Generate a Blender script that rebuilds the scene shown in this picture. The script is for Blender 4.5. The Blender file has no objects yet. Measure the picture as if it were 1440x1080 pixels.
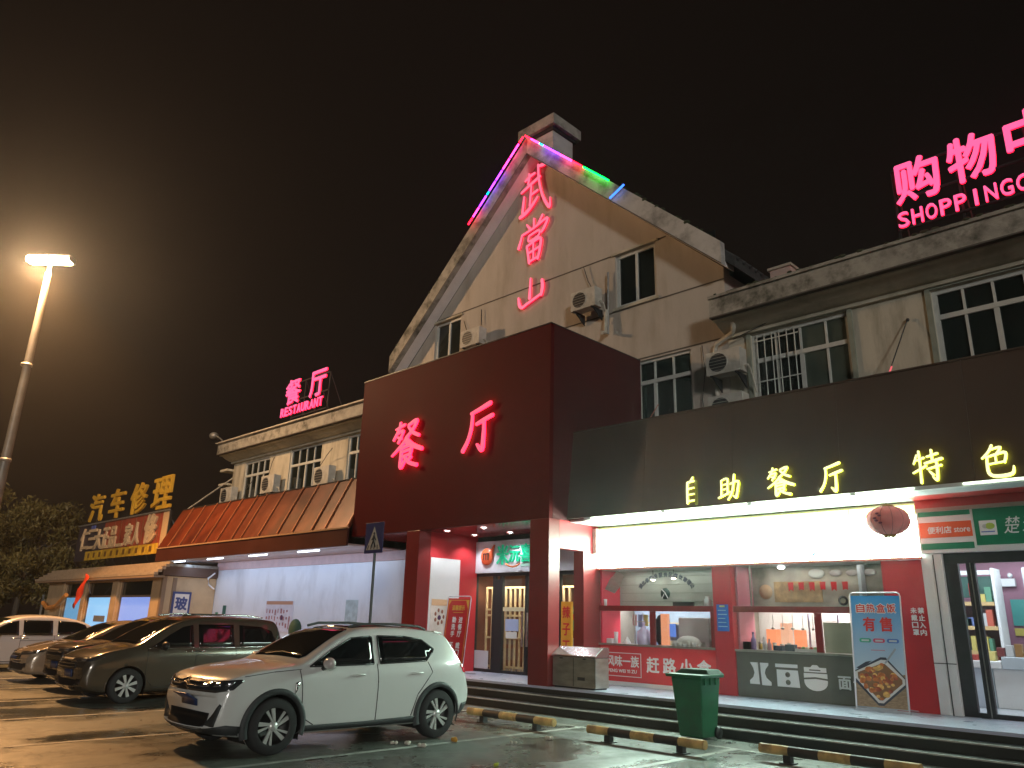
import bpy, bmesh, math, random
from mathutils import Vector, Matrix, Euler
from mathutils.bvhtree import BVHTree
from mathutils.geometry import tessellate_polygon

random.seed(7)
SC = bpy.context.scene
COL = SC.collection
R = math.radians

# ------------------------------------------------------------------ camera
cam_d = bpy.data.cameras.new('camera')
cam = bpy.data.objects.new('camera', cam_d)
COL.objects.link(cam)
pitch, yaw, roll = R(17.24), R(-44.64), R(1.53)
fw = Vector((math.sin(yaw) * math.cos(pitch), math.cos(yaw) * math.cos(pitch), math.sin(pitch)))
rt = Vector((math.cos(yaw), -math.sin(yaw), 0))
up = rt.cross(fw)
rt2 = math.cos(roll) * rt + math.sin(roll) * up
up2 = -math.sin(roll) * rt + math.cos(roll) * up
M = Matrix.Identity(4)
for i in range(3):
    M[i][0] = rt2[i]; M[i][1] = up2[i]; M[i][2] = -fw[i]
M.translation = Vector((0, 0, 1.65))
cam.matrix_world = M
cam_d.sensor_width = 36
cam_d.lens = 36 * 1082 / 1440
cam_d.clip_start = 0.1
cam_d.clip_end = 3000
SC.camera = cam

# ------------------------------------------------------------------ world, light, exposure
world = bpy.data.worlds.new('World')
SC.world = world
world.use_nodes = True
wn = world.node_tree.nodes; wl = world.node_tree.links
wn.clear()
w_out = wn.new('ShaderNodeOutputWorld')
sky = wn.new('ShaderNodeTexSky'); sky.sky_type = 'NISHITA'; sky.sun_disc = False
SUN_EL, SUN_AZ = R(9), R(128)          # azimuth measured from +Y clockwise
sky.sun_elevation = R(1.0); sky.sun_rotation = SUN_AZ
bg1 = wn.new('ShaderNodeBackground'); bg1.inputs[1].default_value = 0.0004
wl.new(sky.outputs[0], bg1.inputs[0])
# town glow on the clouded night sky: brown towards the left horizon, near black overhead
tc = wn.new('ShaderNodeTexCoord')
dot = wn.new('ShaderNodeVectorMath'); dot.operation = 'DOT_PRODUCT'
dot.inputs[1].default_value = Vector((-0.93, 0.22, 0.28)).normalized()
wl.new(tc.outputs['Generated'], dot.inputs[0])
mp = wn.new('ShaderNodeMapRange'); mp.inputs[1].default_value = -0.2; mp.inputs[2].default_value = 1.0
mp.interpolation_type = 'SMOOTHSTEP'
wl.new(dot.outputs['Value'], mp.inputs[0])
cr = wn.new('ShaderNodeValToRGB')
cr.color_ramp.elements[0].color = (0.0030, 0.0026, 0.0022, 1); cr.color_ramp.elements[0].position = 0.25
cr.color_ramp.elements[1].color = (0.0075, 0.0048, 0.0034, 1); cr.color_ramp.elements[1].position = 1.0
wl.new(mp.outputs[0], cr.inputs[0])
bg2 = wn.new('ShaderNodeBackground'); bg2.inputs[1].default_value = 1.0
wl.new(cr.outputs[0], bg2.inputs[0])
addw = wn.new('ShaderNodeAddShader')
wl.new(bg1.outputs[0], addw.inputs[0]); wl.new(bg2.outputs[0], addw.inputs[1])
wl.new(addw.outputs[0], w_out.inputs[0])

sun_d = bpy.data.lights.new('sun', 'SUN')
sun_d.energy = 0.86; sun_d.angle = R(7); sun_d.color = (1.0, 0.96, 0.88)
sun = bpy.data.objects.new('sun', sun_d); COL.objects.link(sun)
sdir = Vector((math.sin(SUN_AZ) * math.cos(SUN_EL), math.cos(SUN_AZ) * math.cos(SUN_EL), math.sin(SUN_EL)))
sun.rotation_euler = sdir.to_track_quat('Z', 'Y').to_euler()

SC.view_settings.view_transform = 'Standard'
SC.view_settings.look = 'None'
SC.view_settings.exposure = 0
SC.view_settings.gamma = 1
SC.view_settings.use_curve_mapping = False
SC.cycles.use_denoising = True
SC.cycles.max_bounces = 7
SC.cycles.volume_bounces = 0
SC.cycles.sample_clamp_indirect = 6

# ------------------------------------------------------------------ materials
MATS = {}
def mat(name, col, rough=0.6, metal=0.0, emit=None, es=1.0, var=0.0, scale=3.0, bump=0.0, bscale=40.0, coat=0.0, spec=0.5, dirt_shade=None, dscale=1.2, damt=0.5, trans=0.0, stretch=None):
    if name in MATS: return MATS[name]
    m = bpy.data.materials.new(name); m.use_nodes = True
    nt = m.node_tree; b = nt.nodes['Principled BSDF']
    b.inputs['Base Color'].default_value = (*col, 1)
    b.inputs['Roughness'].default_value = rough
    b.inputs['Metallic'].default_value = metal
    b.inputs['Specular IOR Level'].default_value = spec
    b.inputs['Coat Weight'].default_value = coat
    b.inputs['Coat Roughness'].default_value = 0.06
    b.inputs['Transmission Weight'].default_value = trans
    if emit:
        b.inputs['Emission Color'].default_value = (*emit, 1)
        b.inputs['Emission Strength'].default_value = es
    t = nt.nodes.new('ShaderNodeTexCoord')
    src = t.outputs['Object']
    if stretch:
        mpn = nt.nodes.new('ShaderNodeMapping'); mpn.inputs['Scale'].default_value = stretch
        nt.links.new(src, mpn.inputs[0]); src = mpn.outputs[0]
    last = None
    if var:
        n = nt.nodes.new('ShaderNodeTexNoise'); n.inputs['Scale'].default_value = scale; n.inputs['Detail'].default_value = 6
        nt.links.new(src, n.inputs['Vector'])
        mr = nt.nodes.new('ShaderNodeMapRange'); mr.inputs[1].default_value = 0.3; mr.inputs[2].default_value = 0.7
        mr.inputs[3].default_value = 1 - var; mr.inputs[4].default_value = 1 + var
        nt.links.new(n.outputs[0], mr.inputs[0])
        mx = nt.nodes.new('ShaderNodeMix'); mx.data_type = 'RGBA'; mx.blend_type = 'MULTIPLY'
        mx.inputs[0].default_value = 1
        mx.inputs[6].default_value = (*col, 1)
        nt.links.new(mr.outputs[0], mx.inputs[7])
        last = mx.outputs[2]
        rr = nt.nodes.new('ShaderNodeMapRange'); rr.inputs[3].default_value = max(0.03, rough * (1 - var)); rr.inputs[4].default_value = min(1, rough * (1 + var))
        nt.links.new(n.outputs[0], rr.inputs[0]); nt.links.new(rr.outputs[0], b.inputs['Roughness'])
    if dirt_shade:
        n2 = nt.nodes.new('ShaderNodeTexNoise'); n2.inputs['Scale'].default_value = dscale; n2.inputs['Detail'].default_value = 8; n2.inputs['Roughness'].default_value = 0.65
        nt.links.new(src, n2.inputs['Vector'])
        c2 = nt.nodes.new('ShaderNodeMapRange'); c2.inputs[1].default_value = 0.48; c2.inputs[2].default_value = 0.66
        c2.inputs[4].default_value = damt
        nt.links.new(n2.outputs[0], c2.inputs[0])
        mx2 = nt.nodes.new('ShaderNodeMix'); mx2.data_type = 'RGBA'
        nt.links.new(c2.outputs[0], mx2.inputs[0])
        if last: nt.links.new(last, mx2.inputs[6])
        else: mx2.inputs[6].default_value = (*col, 1)
        mx2.inputs[7].default_value = (*dirt_shade, 1)
        last = mx2.outputs[2]
    if last: nt.links.new(last, b.inputs['Base Color'])
    if bump:
        n3 = nt.nodes.new('ShaderNodeTexNoise'); n3.inputs['Scale'].default_value = bscale; n3.inputs['Detail'].default_value = 5
        nt.links.new(src, n3.inputs['Vector'])
        bp = nt.nodes.new('ShaderNodeBump'); bp.inputs['Strength'].default_value = bump; bp.inputs['Distance'].default_value = 0.02
        nt.links.new(n3.outputs[0], bp.inputs['Height']); nt.links.new(bp.outputs[0], b.inputs['Normal'])
    MATS[name] = m
    return m

def glow(name, col, s):
    return mat(name, (0.02, 0.02, 0.02), 0.5, emit=col, es=s)

cream = mat('cream_render', (0.47, 0.425, 0.375), 0.85, var=0.10, scale=1.3, bump=0.25, bscale=30, dirt_shade=(0.30, 0.25, 0.19), dscale=1.6, damt=0.5, stretch=(1, 1, 0.22))
creamL = mat('cream_render_wing', (0.53, 0.49, 0.40), 0.85, var=0.12, scale=1.6, bump=0.25, bscale=30, dirt_shade=(0.22, 0.19, 0.13), dscale=2.0, damt=0.6, stretch=(1, 1, 0.22))
concrete = mat('stained_concrete', (0.34, 0.32, 0.28), 0.9, var=0.25, scale=3, bump=0.5, bscale=18, dirt_shade=(0.05, 0.05, 0.035), dscale=1.8, damt=0.9)
verge_m = mat('verge_concrete', (0.50, 0.48, 0.46), 0.85, var=0.12, scale=2, bump=0.3, bscale=20, dirt_shade=(0.10, 0.10, 0.085), dscale=1.1, damt=0.8)
trimc = mat('cornice_paint', (0.52, 0.48, 0.38), 0.8, var=0.12, scale=2, dirt_shade=(0.2, 0.18, 0.12), dscale=1.5, damt=0.5)
soffit_p = mat('verge_soffit_lit', (0.78, 0.74, 0.74), 0.8, var=0.08, scale=2)  # colour brightened to stand for light bounced up onto the soffit
groove = mat('groove_dark', (0.10, 0.085, 0.07), 0.9)
roof_t = mat('roof_tile_dark', (0.05, 0.05, 0.05), 0.8, var=0.3, scale=6, bump=0.6, bscale=12)
wframe = mat('window_frame_white', (0.55, 0.56, 0.53), 0.5, var=0.08, scale=8)
wglass = mat('window_glass_dark', (0.012, 0.016, 0.014), 0.08, spec=0.6, var=0.2, scale=1.5)
wgreen = mat('frosted_green_pane', (0.06, 0.075, 0.06), 0.35, var=0.2, scale=2)
steel = mat('brushed_steel', (0.45, 0.43, 0.40), 0.32, metal=0.9, var=0.15, scale=5, stretch=(1, 1, 14))
steel_d = mat('galvanised_metal', (0.30, 0.30, 0.29), 0.5, metal=0.6, var=0.2, scale=8)
dark_m = mat('dark_metal', (0.03, 0.03, 0.032), 0.45, var=0.2, scale=6)
black = mat('black_plastic', (0.012, 0.012, 0.013), 0.5)
ac_m = mat('ac_casing', (0.52, 0.50, 0.45), 0.6, var=0.12, scale=5, dirt_shade=(0.2, 0.18, 0.14), dscale=3, damt=0.5)
pvc = mat('pvc_pipe', (0.55, 0.52, 0.45), 0.5, var=0.1, scale=7, dirt_shade=(0.15, 0.14, 0.1), dscale=6, damt=0.5)
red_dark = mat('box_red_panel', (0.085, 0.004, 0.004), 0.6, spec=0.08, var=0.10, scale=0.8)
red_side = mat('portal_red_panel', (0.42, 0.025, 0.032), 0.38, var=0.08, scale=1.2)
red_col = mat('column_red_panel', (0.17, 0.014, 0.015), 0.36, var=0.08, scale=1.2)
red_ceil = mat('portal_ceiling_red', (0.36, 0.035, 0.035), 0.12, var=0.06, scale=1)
can_m = mat('canopy_sheet', (0.085, 0.055, 0.042), 0.4, var=0.12, scale=0.7)
awn_m = mat('awning_sheet', (0.115, 0.024, 0.010), 0.36, metal=0.15, var=0.22, scale=1.6, bump=0.12, bscale=3, dirt_shade=(0.05, 0.010, 0.007), dscale=0.7, damt=0.95)  # dark blotches mix weathering with patchy shade put into the colour
awn_edge = mat('awning_fascia', (0.055, 0.016, 0.012), 0.4, var=0.15, scale=1.5)
white_wall = mat('white_wall_panel', (0.72, 0.74, 0.80), 0.35, var=0.03, scale=1, dirt_shade=(0.50, 0.50, 0.54), dscale=0.9, damt=0.7, stretch=(1, 1, 0.5))
white_p = mat('white_paint', (0.74, 0.74, 0.74), 0.5, var=0.04, scale=3)
deck_m = mat('deck_stone', (0.42, 0.46, 0.60), 0.28, var=0.08, scale=2.5, dirt_shade=(0.30, 0.32, 0.40), dscale=1.2, damt=0.4)
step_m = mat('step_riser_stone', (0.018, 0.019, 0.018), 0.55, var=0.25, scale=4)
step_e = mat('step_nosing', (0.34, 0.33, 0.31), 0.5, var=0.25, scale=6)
red_print = mat('red_print', (0.55, 0.02, 0.025), 0.45, var=0.06, scale=4)
red_counter = mat('red_counter_panel', (0.62, 0.045, 0.05), 0.4, var=0.05, scale=2)
dark_counter = mat('olive_counter_panel', (0.115, 0.105, 0.085), 0.4, var=0.12, scale=3)
letter_w = mat('letter_white', (0.78, 0.78, 0.78), 0.5)
yellow_p = mat('yellow_board', (0.68, 0.36, 0.03), 0.55, var=0.1, scale=5)
green_p = mat('green_panel', (0.015, 0.20, 0.10), 0.35, var=0.05, scale=2)
orange_p = mat('orange_panel', (0.66, 0.10, 0.03), 0.4, var=0.05, scale=2)
blue_p = mat('blue_print', (0.02, 0.10, 0.42), 0.5, var=0.05, scale=4)
lath = mat('lattice_wood', (0.52, 0.38, 0.21), 0.5, var=0.15, scale=6)
clear = mat('shop_glass', (1, 1, 1), 0.02, spec=0.5, trans=1.0)
clear.node_tree.nodes['Principled BSDF'].inputs['IOR'].default_value = 1.12
interior = mat('dim_interior', (0.25, 0.22, 0.18), 0.8, var=0.2, scale=2)
tubew = glow('tube_white', (0.92, 1.0, 0.98), 9)

# clear glass: let light pass (thin sheet mix)
def thin_glass(name, fac=0.12, tint=(1, 1, 1)):
    m = bpy.data.materials.new(name); m.use_nodes = True
    nt = m.node_tree; nt.nodes.clear()
    o = nt.nodes.new('ShaderNodeOutputMaterial'); tr = nt.nodes.new('ShaderNodeBsdfTransparent'); gl = nt.nodes.new('ShaderNodeBsdfGlossy')
    tr.inputs[0].default_value = (*tint, 1); gl.inputs['Roughness'].default_value = 0.03
    mx = nt.nodes.new('ShaderNodeMixShader'); lw_ = nt.nodes.new('ShaderNodeLayerWeight'); lw_.inputs[0].default_value = 0.5
    pw = nt.nodes.new('ShaderNodeMath'); pw.operation = 'POWER'; pw.inputs[1].default_value = 4.0
    fr = nt.nodes.new('ShaderNodeMath'); fr.operation = 'MULTIPLY_ADD'; fr.inputs[1].default_value = 0.7; fr.inputs[2].default_value = 0.035
    nt.links.new(lw_.outputs['Facing'], pw.inputs[0]); nt.links.new(pw.outputs[0], fr.inputs[0])
    nt.links.new(fr.outputs[0], mx.inputs[0]); nt.links.new(tr.outputs[0], mx.inputs[1]); nt.links.new(gl.outputs[0], mx.inputs[2])
    nt.links.new(mx.outputs[0], o.inputs[0])
    return m
sheet_glass = thin_glass('sheet_glass', tint=(0.95, 0.97, 0.96))

# ------------------------------------------------------------------ helpers
def root_loc(o):
    v = Vector((0, 0, 0))
    while o is not None:
        v += o.location; o = o.parent
    return v

class MB:
    def __init__(s): s.v = []; s.f = []; s.sm = []
    def add(s, vs, fs, smooth=False):
        n = len(s.v); s.v += [tuple(v) for v in vs]
        for f in fs: s.f.append([i + n for i in f]); s.sm.append(smooth)
        return s
    def box(s, x0, x1, y0, y1, z0, z1):
        if x0 > x1: x0, x1 = x1, x0
        if y0 > y1: y0, y1 = y1, y0
        if z0 > z1: z0, z1 = z1, z0
        v = [(x0, y0, z0), (x1, y0, z0), (x1, y1, z0), (x0, y1, z0), (x0, y0, z1), (x1, y0, z1), (x1, y1, z1), (x0, y1, z1)]
        return s.add(v, [(0, 3, 2, 1), (4, 5, 6, 7), (0, 1, 5, 4), (1, 2, 6, 5), (2, 3, 7, 6), (3, 0, 4, 7)])
    def prism(s, pts, d, smooth=False):
        """pts: ordered 3D polygon, d: extrusion vector"""
        n = len(pts); p = [Vector(q) for q in pts]; d = Vector(d)
        v = p + [q + d for q in p]
        f = [list(range(n))[::-1], list(range(n, 2 * n))]
        for i in range(n): f.append([i, (i + 1) % n, n + (i + 1) % n, n + i])
        return s.add(v, f, smooth)
    def tube(s, path, r, n=8, cap=True, r2=None):
        path = [Vector(p) for p in path]; vs = []; fs = []
        for i, p in enumerate(path):
            a = path[max(0, i - 1)]; b = path[min(len(path) - 1, i + 1)]
            t = (b - a).normalized()
            u = t.cross(Vector((0, 0, 1)))
            if u.length < 1e-3: u = t.cross(Vector((1, 0, 0)))
            u.normalize(); w = t.cross(u)
            rr = r if r2 is None else r + (r2 - r) * i / (len(path) - 1)
            for k in range(n):
                a_ = 2 * math.pi * k / n
                vs.append(p + (u * math.cos(a_) + w * math.sin(a_)) * rr)
        for i in range(len(path) - 1):
            for k in range(n):
                fs.append([i * n + k, i * n + (k + 1) % n, (i + 1) * n + (k + 1) % n, (i + 1) * n + k])
        s.add(vs, fs, True)
        if cap:
            m = len(vs)
            s.add(vs[:n], [list(range(n))]); s.add(vs[m - n:], [list(range(n))[::-1]])
        return s
    def lathe(s, c, prof, axis='z', n=24):
        """prof: (r, h) list about axis through c"""
        c = Vector(c); vs = []; fs = []
        for r, h in prof:
            for k in range(n):
                a = 2 * math.pi * k / n
                q = (r * math.cos(a), r * math.sin(a), h)
                if axis == 'x': q = (h, q[0], q[1])
                elif axis == 'y': q = (q[0], h, q[1])
                vs.append(c + Vector(q))
        m = len(prof)
        for i in range(m - 1):
            for k in range(n):
                fs.append([i * n + k, i * n + (k + 1) % n, (i + 1) * n + (k + 1) % n, (i + 1) * n + k])
        return s.add(vs, fs, True)
    def ball(s, c, rx, ry, rz, n=12, m=8):
        c = Vector(c); vs = []; fs = []
        for i in range(m + 1):
            t = math.pi * i / m
            for k in range(n):
                a = 2 * math.pi * k / n
                vs.append(c + Vector((rx * math.sin(t) * math.cos(a), ry * math.sin(t) * math.sin(a), rz * math.cos(t))))
        for i in range(m):
            for k in range(n): fs.append([i * n + k, (i + 1) * n + k, (i + 1) * n + (k + 1) % n, i * n + (k + 1) % n])
        return s.add(vs, fs, True)
    def wall(s, outline, holes, y, d):
        """x-z polygon with holes, front face at y, thickness d"""
        polys = [[Vector((p[0], p[1], 0)) for p in outline]] + [[Vector((p[0], p[1], 0)) for p in h] for h in holes]
        flat = [p for q in polys for p in q]
        tris = tessellate_polygon(polys)
        n = len(flat)
        v = [(p.x, y, p.y) for p in flat] + [(p.x, y + d, p.y) for p in flat]
        f = [list(t) for t in tris] + [[i + n for i in t][::-1] for t in tris]
        k = 0
        for q in polys:
            m = len(q)
            for i in range(m): f.append([k + i, k + (i + 1) % m, n + k + (i + 1) % m, n + k + i])
            k += m
        return s.add(v, f)
    def build(s, name, m, parent=None, bevel=0.0, loc=None, fix=True):
        me = bpy.data.meshes.new(name)
        off = root_loc(parent) if parent is not None else (Vector(loc) if loc else Vector((0, 0, 0)))
        me.from_pydata([tuple(Vector(v) - off) for v in s.v], [], s.f)
        me.polygons.foreach_set('use_smooth', s.sm)
        if fix:
            b = bmesh.new(); b.from_mesh(me); bmesh.ops.recalc_face_normals(b, faces=b.faces[:]); b.to_mesh(me); b.free()
        me.materials.append(m)
        o = bpy.data.objects.new(name, me); COL.objects.link(o)
        if parent is not None: o.parent = parent
        elif loc: o.location = loc
        if bevel:
            md = o.modifiers.new('bevel', 'BEVEL'); md.width = bevel; md.segments = 2; md.limit_method = 'ANGLE'; md.angle_limit = R(40)
        return o

def tag(o, label=None, cat=None, group=None, kind=None):
    if label: o['label'] = label
    if cat: o['category'] = cat
    if group: o['group'] = group
    if kind: o['kind'] = kind
    return o

def thing(name, label, cat, loc=(0, 0, 0), group=None):
    o = bpy.data.objects.new(name, None); COL.objects.link(o)
    o.empty_display_size = 0.2; o.location = loc
    return tag(o, label, cat, group)

def bx(name, m, parent, x0, x1, y0, y1, z0, z1, bevel=0.0):
    return MB().box(x0, x1, y0, y1, z0, z1).build(name, m, parent, bevel)

def copy_tree(o, parent=None):
    c = o.copy(); COL.objects.link(c)
    if parent is not None: c.parent = parent
    for ch in list(o.children): copy_tree(ch, c)
    return c

TXT = {}
def text_geo(s):
    if s in TXT: return TXT[s]
    c = bpy.data.curves.new('t', 'FONT'); c.body = s; c.size = 1; c.resolution_u = 3
    o = bpy.data.objects.new('t', c); COL.objects.link(o)
    bpy.context.view_layer.update()
    m = bpy.data.meshes.new_from_object(o.evaluated_get(bpy.context.evaluated_depsgraph_get()))
    bpy.data.objects.remove(o)
    b = bmesh.new(); b.from_mesh(m)
    bmesh.ops.remove_doubles(b, verts=b.verts[:], dist=1e-5)
    vs = [v.co.copy() for v in b.verts]; fs = [[v.index for v in f.verts] for f in b.faces]
    be = [(e.verts[0].index, e.verts[1].index) for e in b.edges if len(e.link_faces) == 1]
    b.free()
    x0 = min(v.x for v in vs); x1 = max(v.x for v in vs); y0 = min(v.y for v in vs); y1 = max(v.y for v in vs)
    vs = [((v.x - x0) / (x1 - x0), (v.y - y0) / (y1 - y0)) for v in vs]
    TXT[s] = (vs, fs, be, (x1 - x0) / max(1e-6, y1 - y0))
    return TXT[s]

def text(name, s, m, parent, o, w, h, U=(1, 0, 0), V=(0, 0, 1), depth=0.01, shear=0.0, bold=0.0, gap=0.0):
    """text fitted to w x h with its lower left at o, facing U x V"""
    vs, fs, be, asp = text_geo(s)
    o = Vector(o); U = Vector(U); V = Vector(V); N = U.cross(V)
    mb = MB()
    offs = [(0, 0)] if not bold else [(-bold, 0), (bold, 0), (0, bold), (0, -bold)]
    for k, (dx, dy) in enumerate(offs):
        P = [o + U * (x * w + y * h * shear + dx) + V * (y * h + dy) for x, y in vs]
        n = len(P); dd = depth + k * 0.0006
        v2 = [p + N * (gap + dd) for p in P] + [p + N * gap for p in P]
        f2 = [f for f in fs] + [[i + n for i in f][::-1] for f in fs] + [[a, b_, n + b_, n + a] for a, b_ in be]
        mb.add(v2, f2)
    return mb.build(name, m, parent, fix=False)

def vtext(name, s, m, parent, x, ztop, size, step, y, depth=0.004, bold=0.0):
    for i, ch in enumerate(s):
        if ch == ' ': continue
        text(name, ch, m, parent, (x - size / 2, y, ztop - size - i * step), size, size, depth=depth, bold=bold)

# brush written characters: strokes of (x, y, halfwidth) on a 100 grid
BR = {
'山': [[(50, 90, 4), (49, 60, 6), (48, 32, 8)], [(12, 44, 4), (16, 22, 8), (24, 12, 7), (40, 18, 6), (60, 25, 6), (84, 34, 5)], [(86, 74, 6), (88, 52, 8), (84, 30, 6)]],
'武': [[(20, 78, 3), (36, 84, 5), (50, 86, 4)], [(8, 58, 4), (36, 66, 5), (66, 74, 5)], [(60, 99, 5), (63, 70, 5), (72, 40, 5), (84, 18, 6), (97, 4, 6), (98, 22, 2)], [(60, 97, 4), (76, 95, 6), (92, 99, 6)], [(40, 62, 4), (38, 42, 5), (36, 24, 5)], [(38, 44, 4), (60, 48, 4)], [(18, 46, 4), (16, 32, 6), (14, 16, 6)], [(6, 8, 6), (24, 12, 7), (44, 22, 6), (60, 34, 4)], [(28, 94, 3), (34, 84, 5), (30, 70, 5)]],
'當': [[(50, 99, 4), (50, 78, 5)], [(28, 92, 3), (38, 80, 6)], [(76, 99, 5), (62, 82, 4)], [(4, 46, 7), (10, 60, 5), (14, 72, 4)], [(14, 72, 4), (50, 78, 4), (90, 88, 5), (84, 72, 6), (74, 62, 4)], [(36, 64, 4), (36, 52, 4), (64, 56, 4), (66, 68, 4), (36, 64, 4)], [(30, 42, 5), (34, 24, 5), (38, 4, 6)], [(30, 42, 4), (70, 50, 6), (70, 26, 6), (64, 6, 5)], [(38, 6, 4), (64, 10, 4)], [(50, 44, 4), (51, 10, 4)], [(34, 25, 4), (70, 31, 4)]],
'餐': [[(10, 86, 3), (38, 93, 5)], [(24, 99, 4), (22, 86, 4)], [(20, 84, 4), (4, 64, 4)], [(16, 76, 3), (36, 80, 4), (20, 56, 4)], [(18, 68, 4), (30, 64, 5)], [(52, 90, 4), (78, 97, 6), (66, 78, 5), (46, 64, 4)], [(52, 86, 4), (68, 72, 6), (86, 64, 6)], [(52, 66, 5), (34, 50, 5), (2, 30, 3)], [(46, 64, 4), (68, 46, 8), (98, 34, 7)], [(48, 54, 4), (53, 46, 5)], [(34, 42, 4), (64, 46, 6), (62, 24, 5)], [(33, 42, 4), (33, 22, 6), (34, 2, 7), (46, 14, 4)], [(36, 34, 4), (60, 37, 4)], [(36, 24, 4), (62, 27, 4)], [(66, 20, 4), (54, 14, 4)], [(44, 24, 5), (60, 10, 6), (84, 2, 7)]],
'厅': [[(28, 84, 5), (56, 90, 6), (88, 98, 7)], [(32, 84, 5), (30, 56, 6), (20, 30, 6), (4, 10, 7)], [(46, 60, 5), (70, 66, 6), (96, 72, 6)], [(70, 64, 6), (70, 36, 7), (66, 6, 8), (50, 18, 4)]],
'助': [[(14, 80, 4), (14, 50, 5), (12, 22, 5)], [(14, 80, 4), (42, 86, 5), (42, 54, 5), (42, 26, 5)], [(16, 62, 3), (40, 66, 4)], [(16, 44, 3), (40, 48, 4)], [(0, 14, 5), (24, 22, 5), (54, 34, 4)], [(54, 64, 4), (90, 72, 6), (86, 36, 6), (78, 10, 6), (66, 18, 3)], [(74, 99, 5), (68, 56, 6), (60, 28, 5), (42, 4, 4)]],
'特': [[(20, 88, 4), (8, 62, 4)], [(12, 70, 3), (42, 78, 5)], [(28, 99, 5), (28, 50, 5), (26, 2, 6)], [(4, 34, 4), (46, 52, 5)], [(52, 80, 4), (86, 87, 5)], [(68, 99, 5), (68, 66, 5)], [(44, 60, 5), (98, 70, 6)], [(50, 42, 4), (94, 50, 5)], [(80, 64, 5), (80, 32, 6), (76, 6, 6), (64, 16, 3)], [(56, 34, 4), (66, 22, 6)]],
'色': [[(44, 99, 5), (32, 80, 5), (12, 62, 4)], [(38, 86, 4), (68, 91, 5), (52, 70, 4)], [(24, 64, 4), (50, 70, 5), (80, 73, 6), (74, 44, 5)], [(26, 64, 5), (24, 34, 6), (28, 12, 7), (50, 4, 7), (90, 8, 7), (97, 30, 3)], [(51, 68, 4), (50, 46, 4)], [(26, 42, 4), (72, 46, 4)]],
'自': [[(24, 80, 6), (22, 44, 6), (22, 6, 7)], [(24, 82, 5), (56, 86, 5)], [(26, 58, 4), (54, 61, 4)], [(26, 36, 4), (54, 38, 4)], [(24, 12, 5), (54, 14, 5)], [(50, 99, 5), (38, 84, 4)]],
'丨': [[(78, 88, 6), (78, 50, 6), (76, 4, 7)]],
}
def brush(name, ch, face, back, parent, x0, z0, w, h, y, stand=0.06, depth=0.07, wmul=1.0):
    """brush character facing -y: face plates plus glowing returns behind"""
    top = MB(); ret = MB()
    for si, st in enumerate(BR[ch]):
        pts = []
        n = len(st)
        for i in range(n - 1):                      # resample smoothly
            p0 = Vector(st[max(0, i - 1)]); p1 = Vector(st[i]); p2 = Vector(st[i + 1]); p3 = Vector(st[min(n - 1, i + 2)])
            for k in range(5):
                t = k / 5
                pts.append(0.5 * ((2 * p1) + (p2 - p0) * t + (2 * p0 - 5 * p1 + 4 * p2 - p3) * t * t + (-p0 + 3 * p1 - 3 * p2 + p3) * t ** 3))
        pts.append(Vector(st[-1]))
        L = []; Rr = []
        for i, p in enumerate(pts):
            a = pts[max(0, i - 1)]; b = pts[min(len(pts) - 1, i + 1)]
            d = Vector((b.x - a.x, b.y - a.y)); d.normalize() if d.length > 1e-6 else None
            nn = Vector((-d.y, d.x)); r = p.z * wmul
            L.append((p.x + nn.x * r, p.y + nn.y * r)); Rr.append((p.x - nn.x * r, p.y - nn.y * r))
        def capp(p, q, sgn):                        # rounded end
            d = Vector((p.x - q.x, p.y - q.y)).normalized(); nn = Vector((-d.y, d.x)); r = p.z * wmul
            return [(p.x + (nn.x * math.cos(a) + d.x * math.sin(a)) * r, p.y + (nn.y * math.cos(a) + d.y * math.sin(a)) * r) for a in [math.pi * k / 5 for k in range(1, 5)]]
        e = capp(pts[-1], pts[-2], 1); s0 = capp(pts[0], pts[1], 1)
        # build as strip of quads + end fans
        def W(q, yy): return (x0 + q[0] / 100 * w, yy, z0 + q[1] / 100 * h)
        yf = y - stand - depth - si * 0.0012; yb = y - stand + si * 0.0003
        for mbt, ya, ybk in ((top, yf, yf + depth * 0.35), (ret, yf + depth * 0.35 + 0.001, yb)):
            ring = L + e[::1] + Rr[::-1] + s0[::1]
            nr = len(ring)
            v = [W(q, ya) for q in ring] + [W(q, ybk) for q in ring]
            m = len(L); f = []
            for i in range(m - 1):
                a, b = i, i + 1; c_, d_ = nr - len(s0) - 1 - (i + 1), nr - len(s0) - 1 - i
                f.append([a, b, c_, d_]); f.append([a + nr, d_ + nr, c_ + nr, b + nr])
            ends = [m - 1] + list(range(m, m + 4)) + [m + 4]; f.append(ends); f.append([i + nr for i in ends][::-1])
            st_ = [nr - 5] + list(range(nr - 4, nr)) + [0]; f.append(st_); f.append([i + nr for i in st_][::-1])
            for i in range(nr): f.append([i, (i + 1) % nr, nr + (i + 1) % nr, nr + i])
            mbt.add(v, f)
    o = top.build(name, face, parent, fix=False)
    if back: ret.build('return', back, o, fix=False)
    return o

def area(name, parent, loc, sx, sy, power, color, rot=(0, 0, 0), spread=None):
    d = bpy.data.lights.new(name, 'AREA'); d.shape = 'RECTANGLE'; d.size = sx; d.size_y = sy; d.energy = power; d.color = color
    if spread: d.spread = spread
    o = bpy.data.objects.new(name, d); COL.objects.link(o)
    o.location = Vector(loc) - (root_loc(parent) if parent else Vector((0, 0, 0))); o.rotation_euler = rot
    if parent: o.parent = parent
    return o

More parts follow.
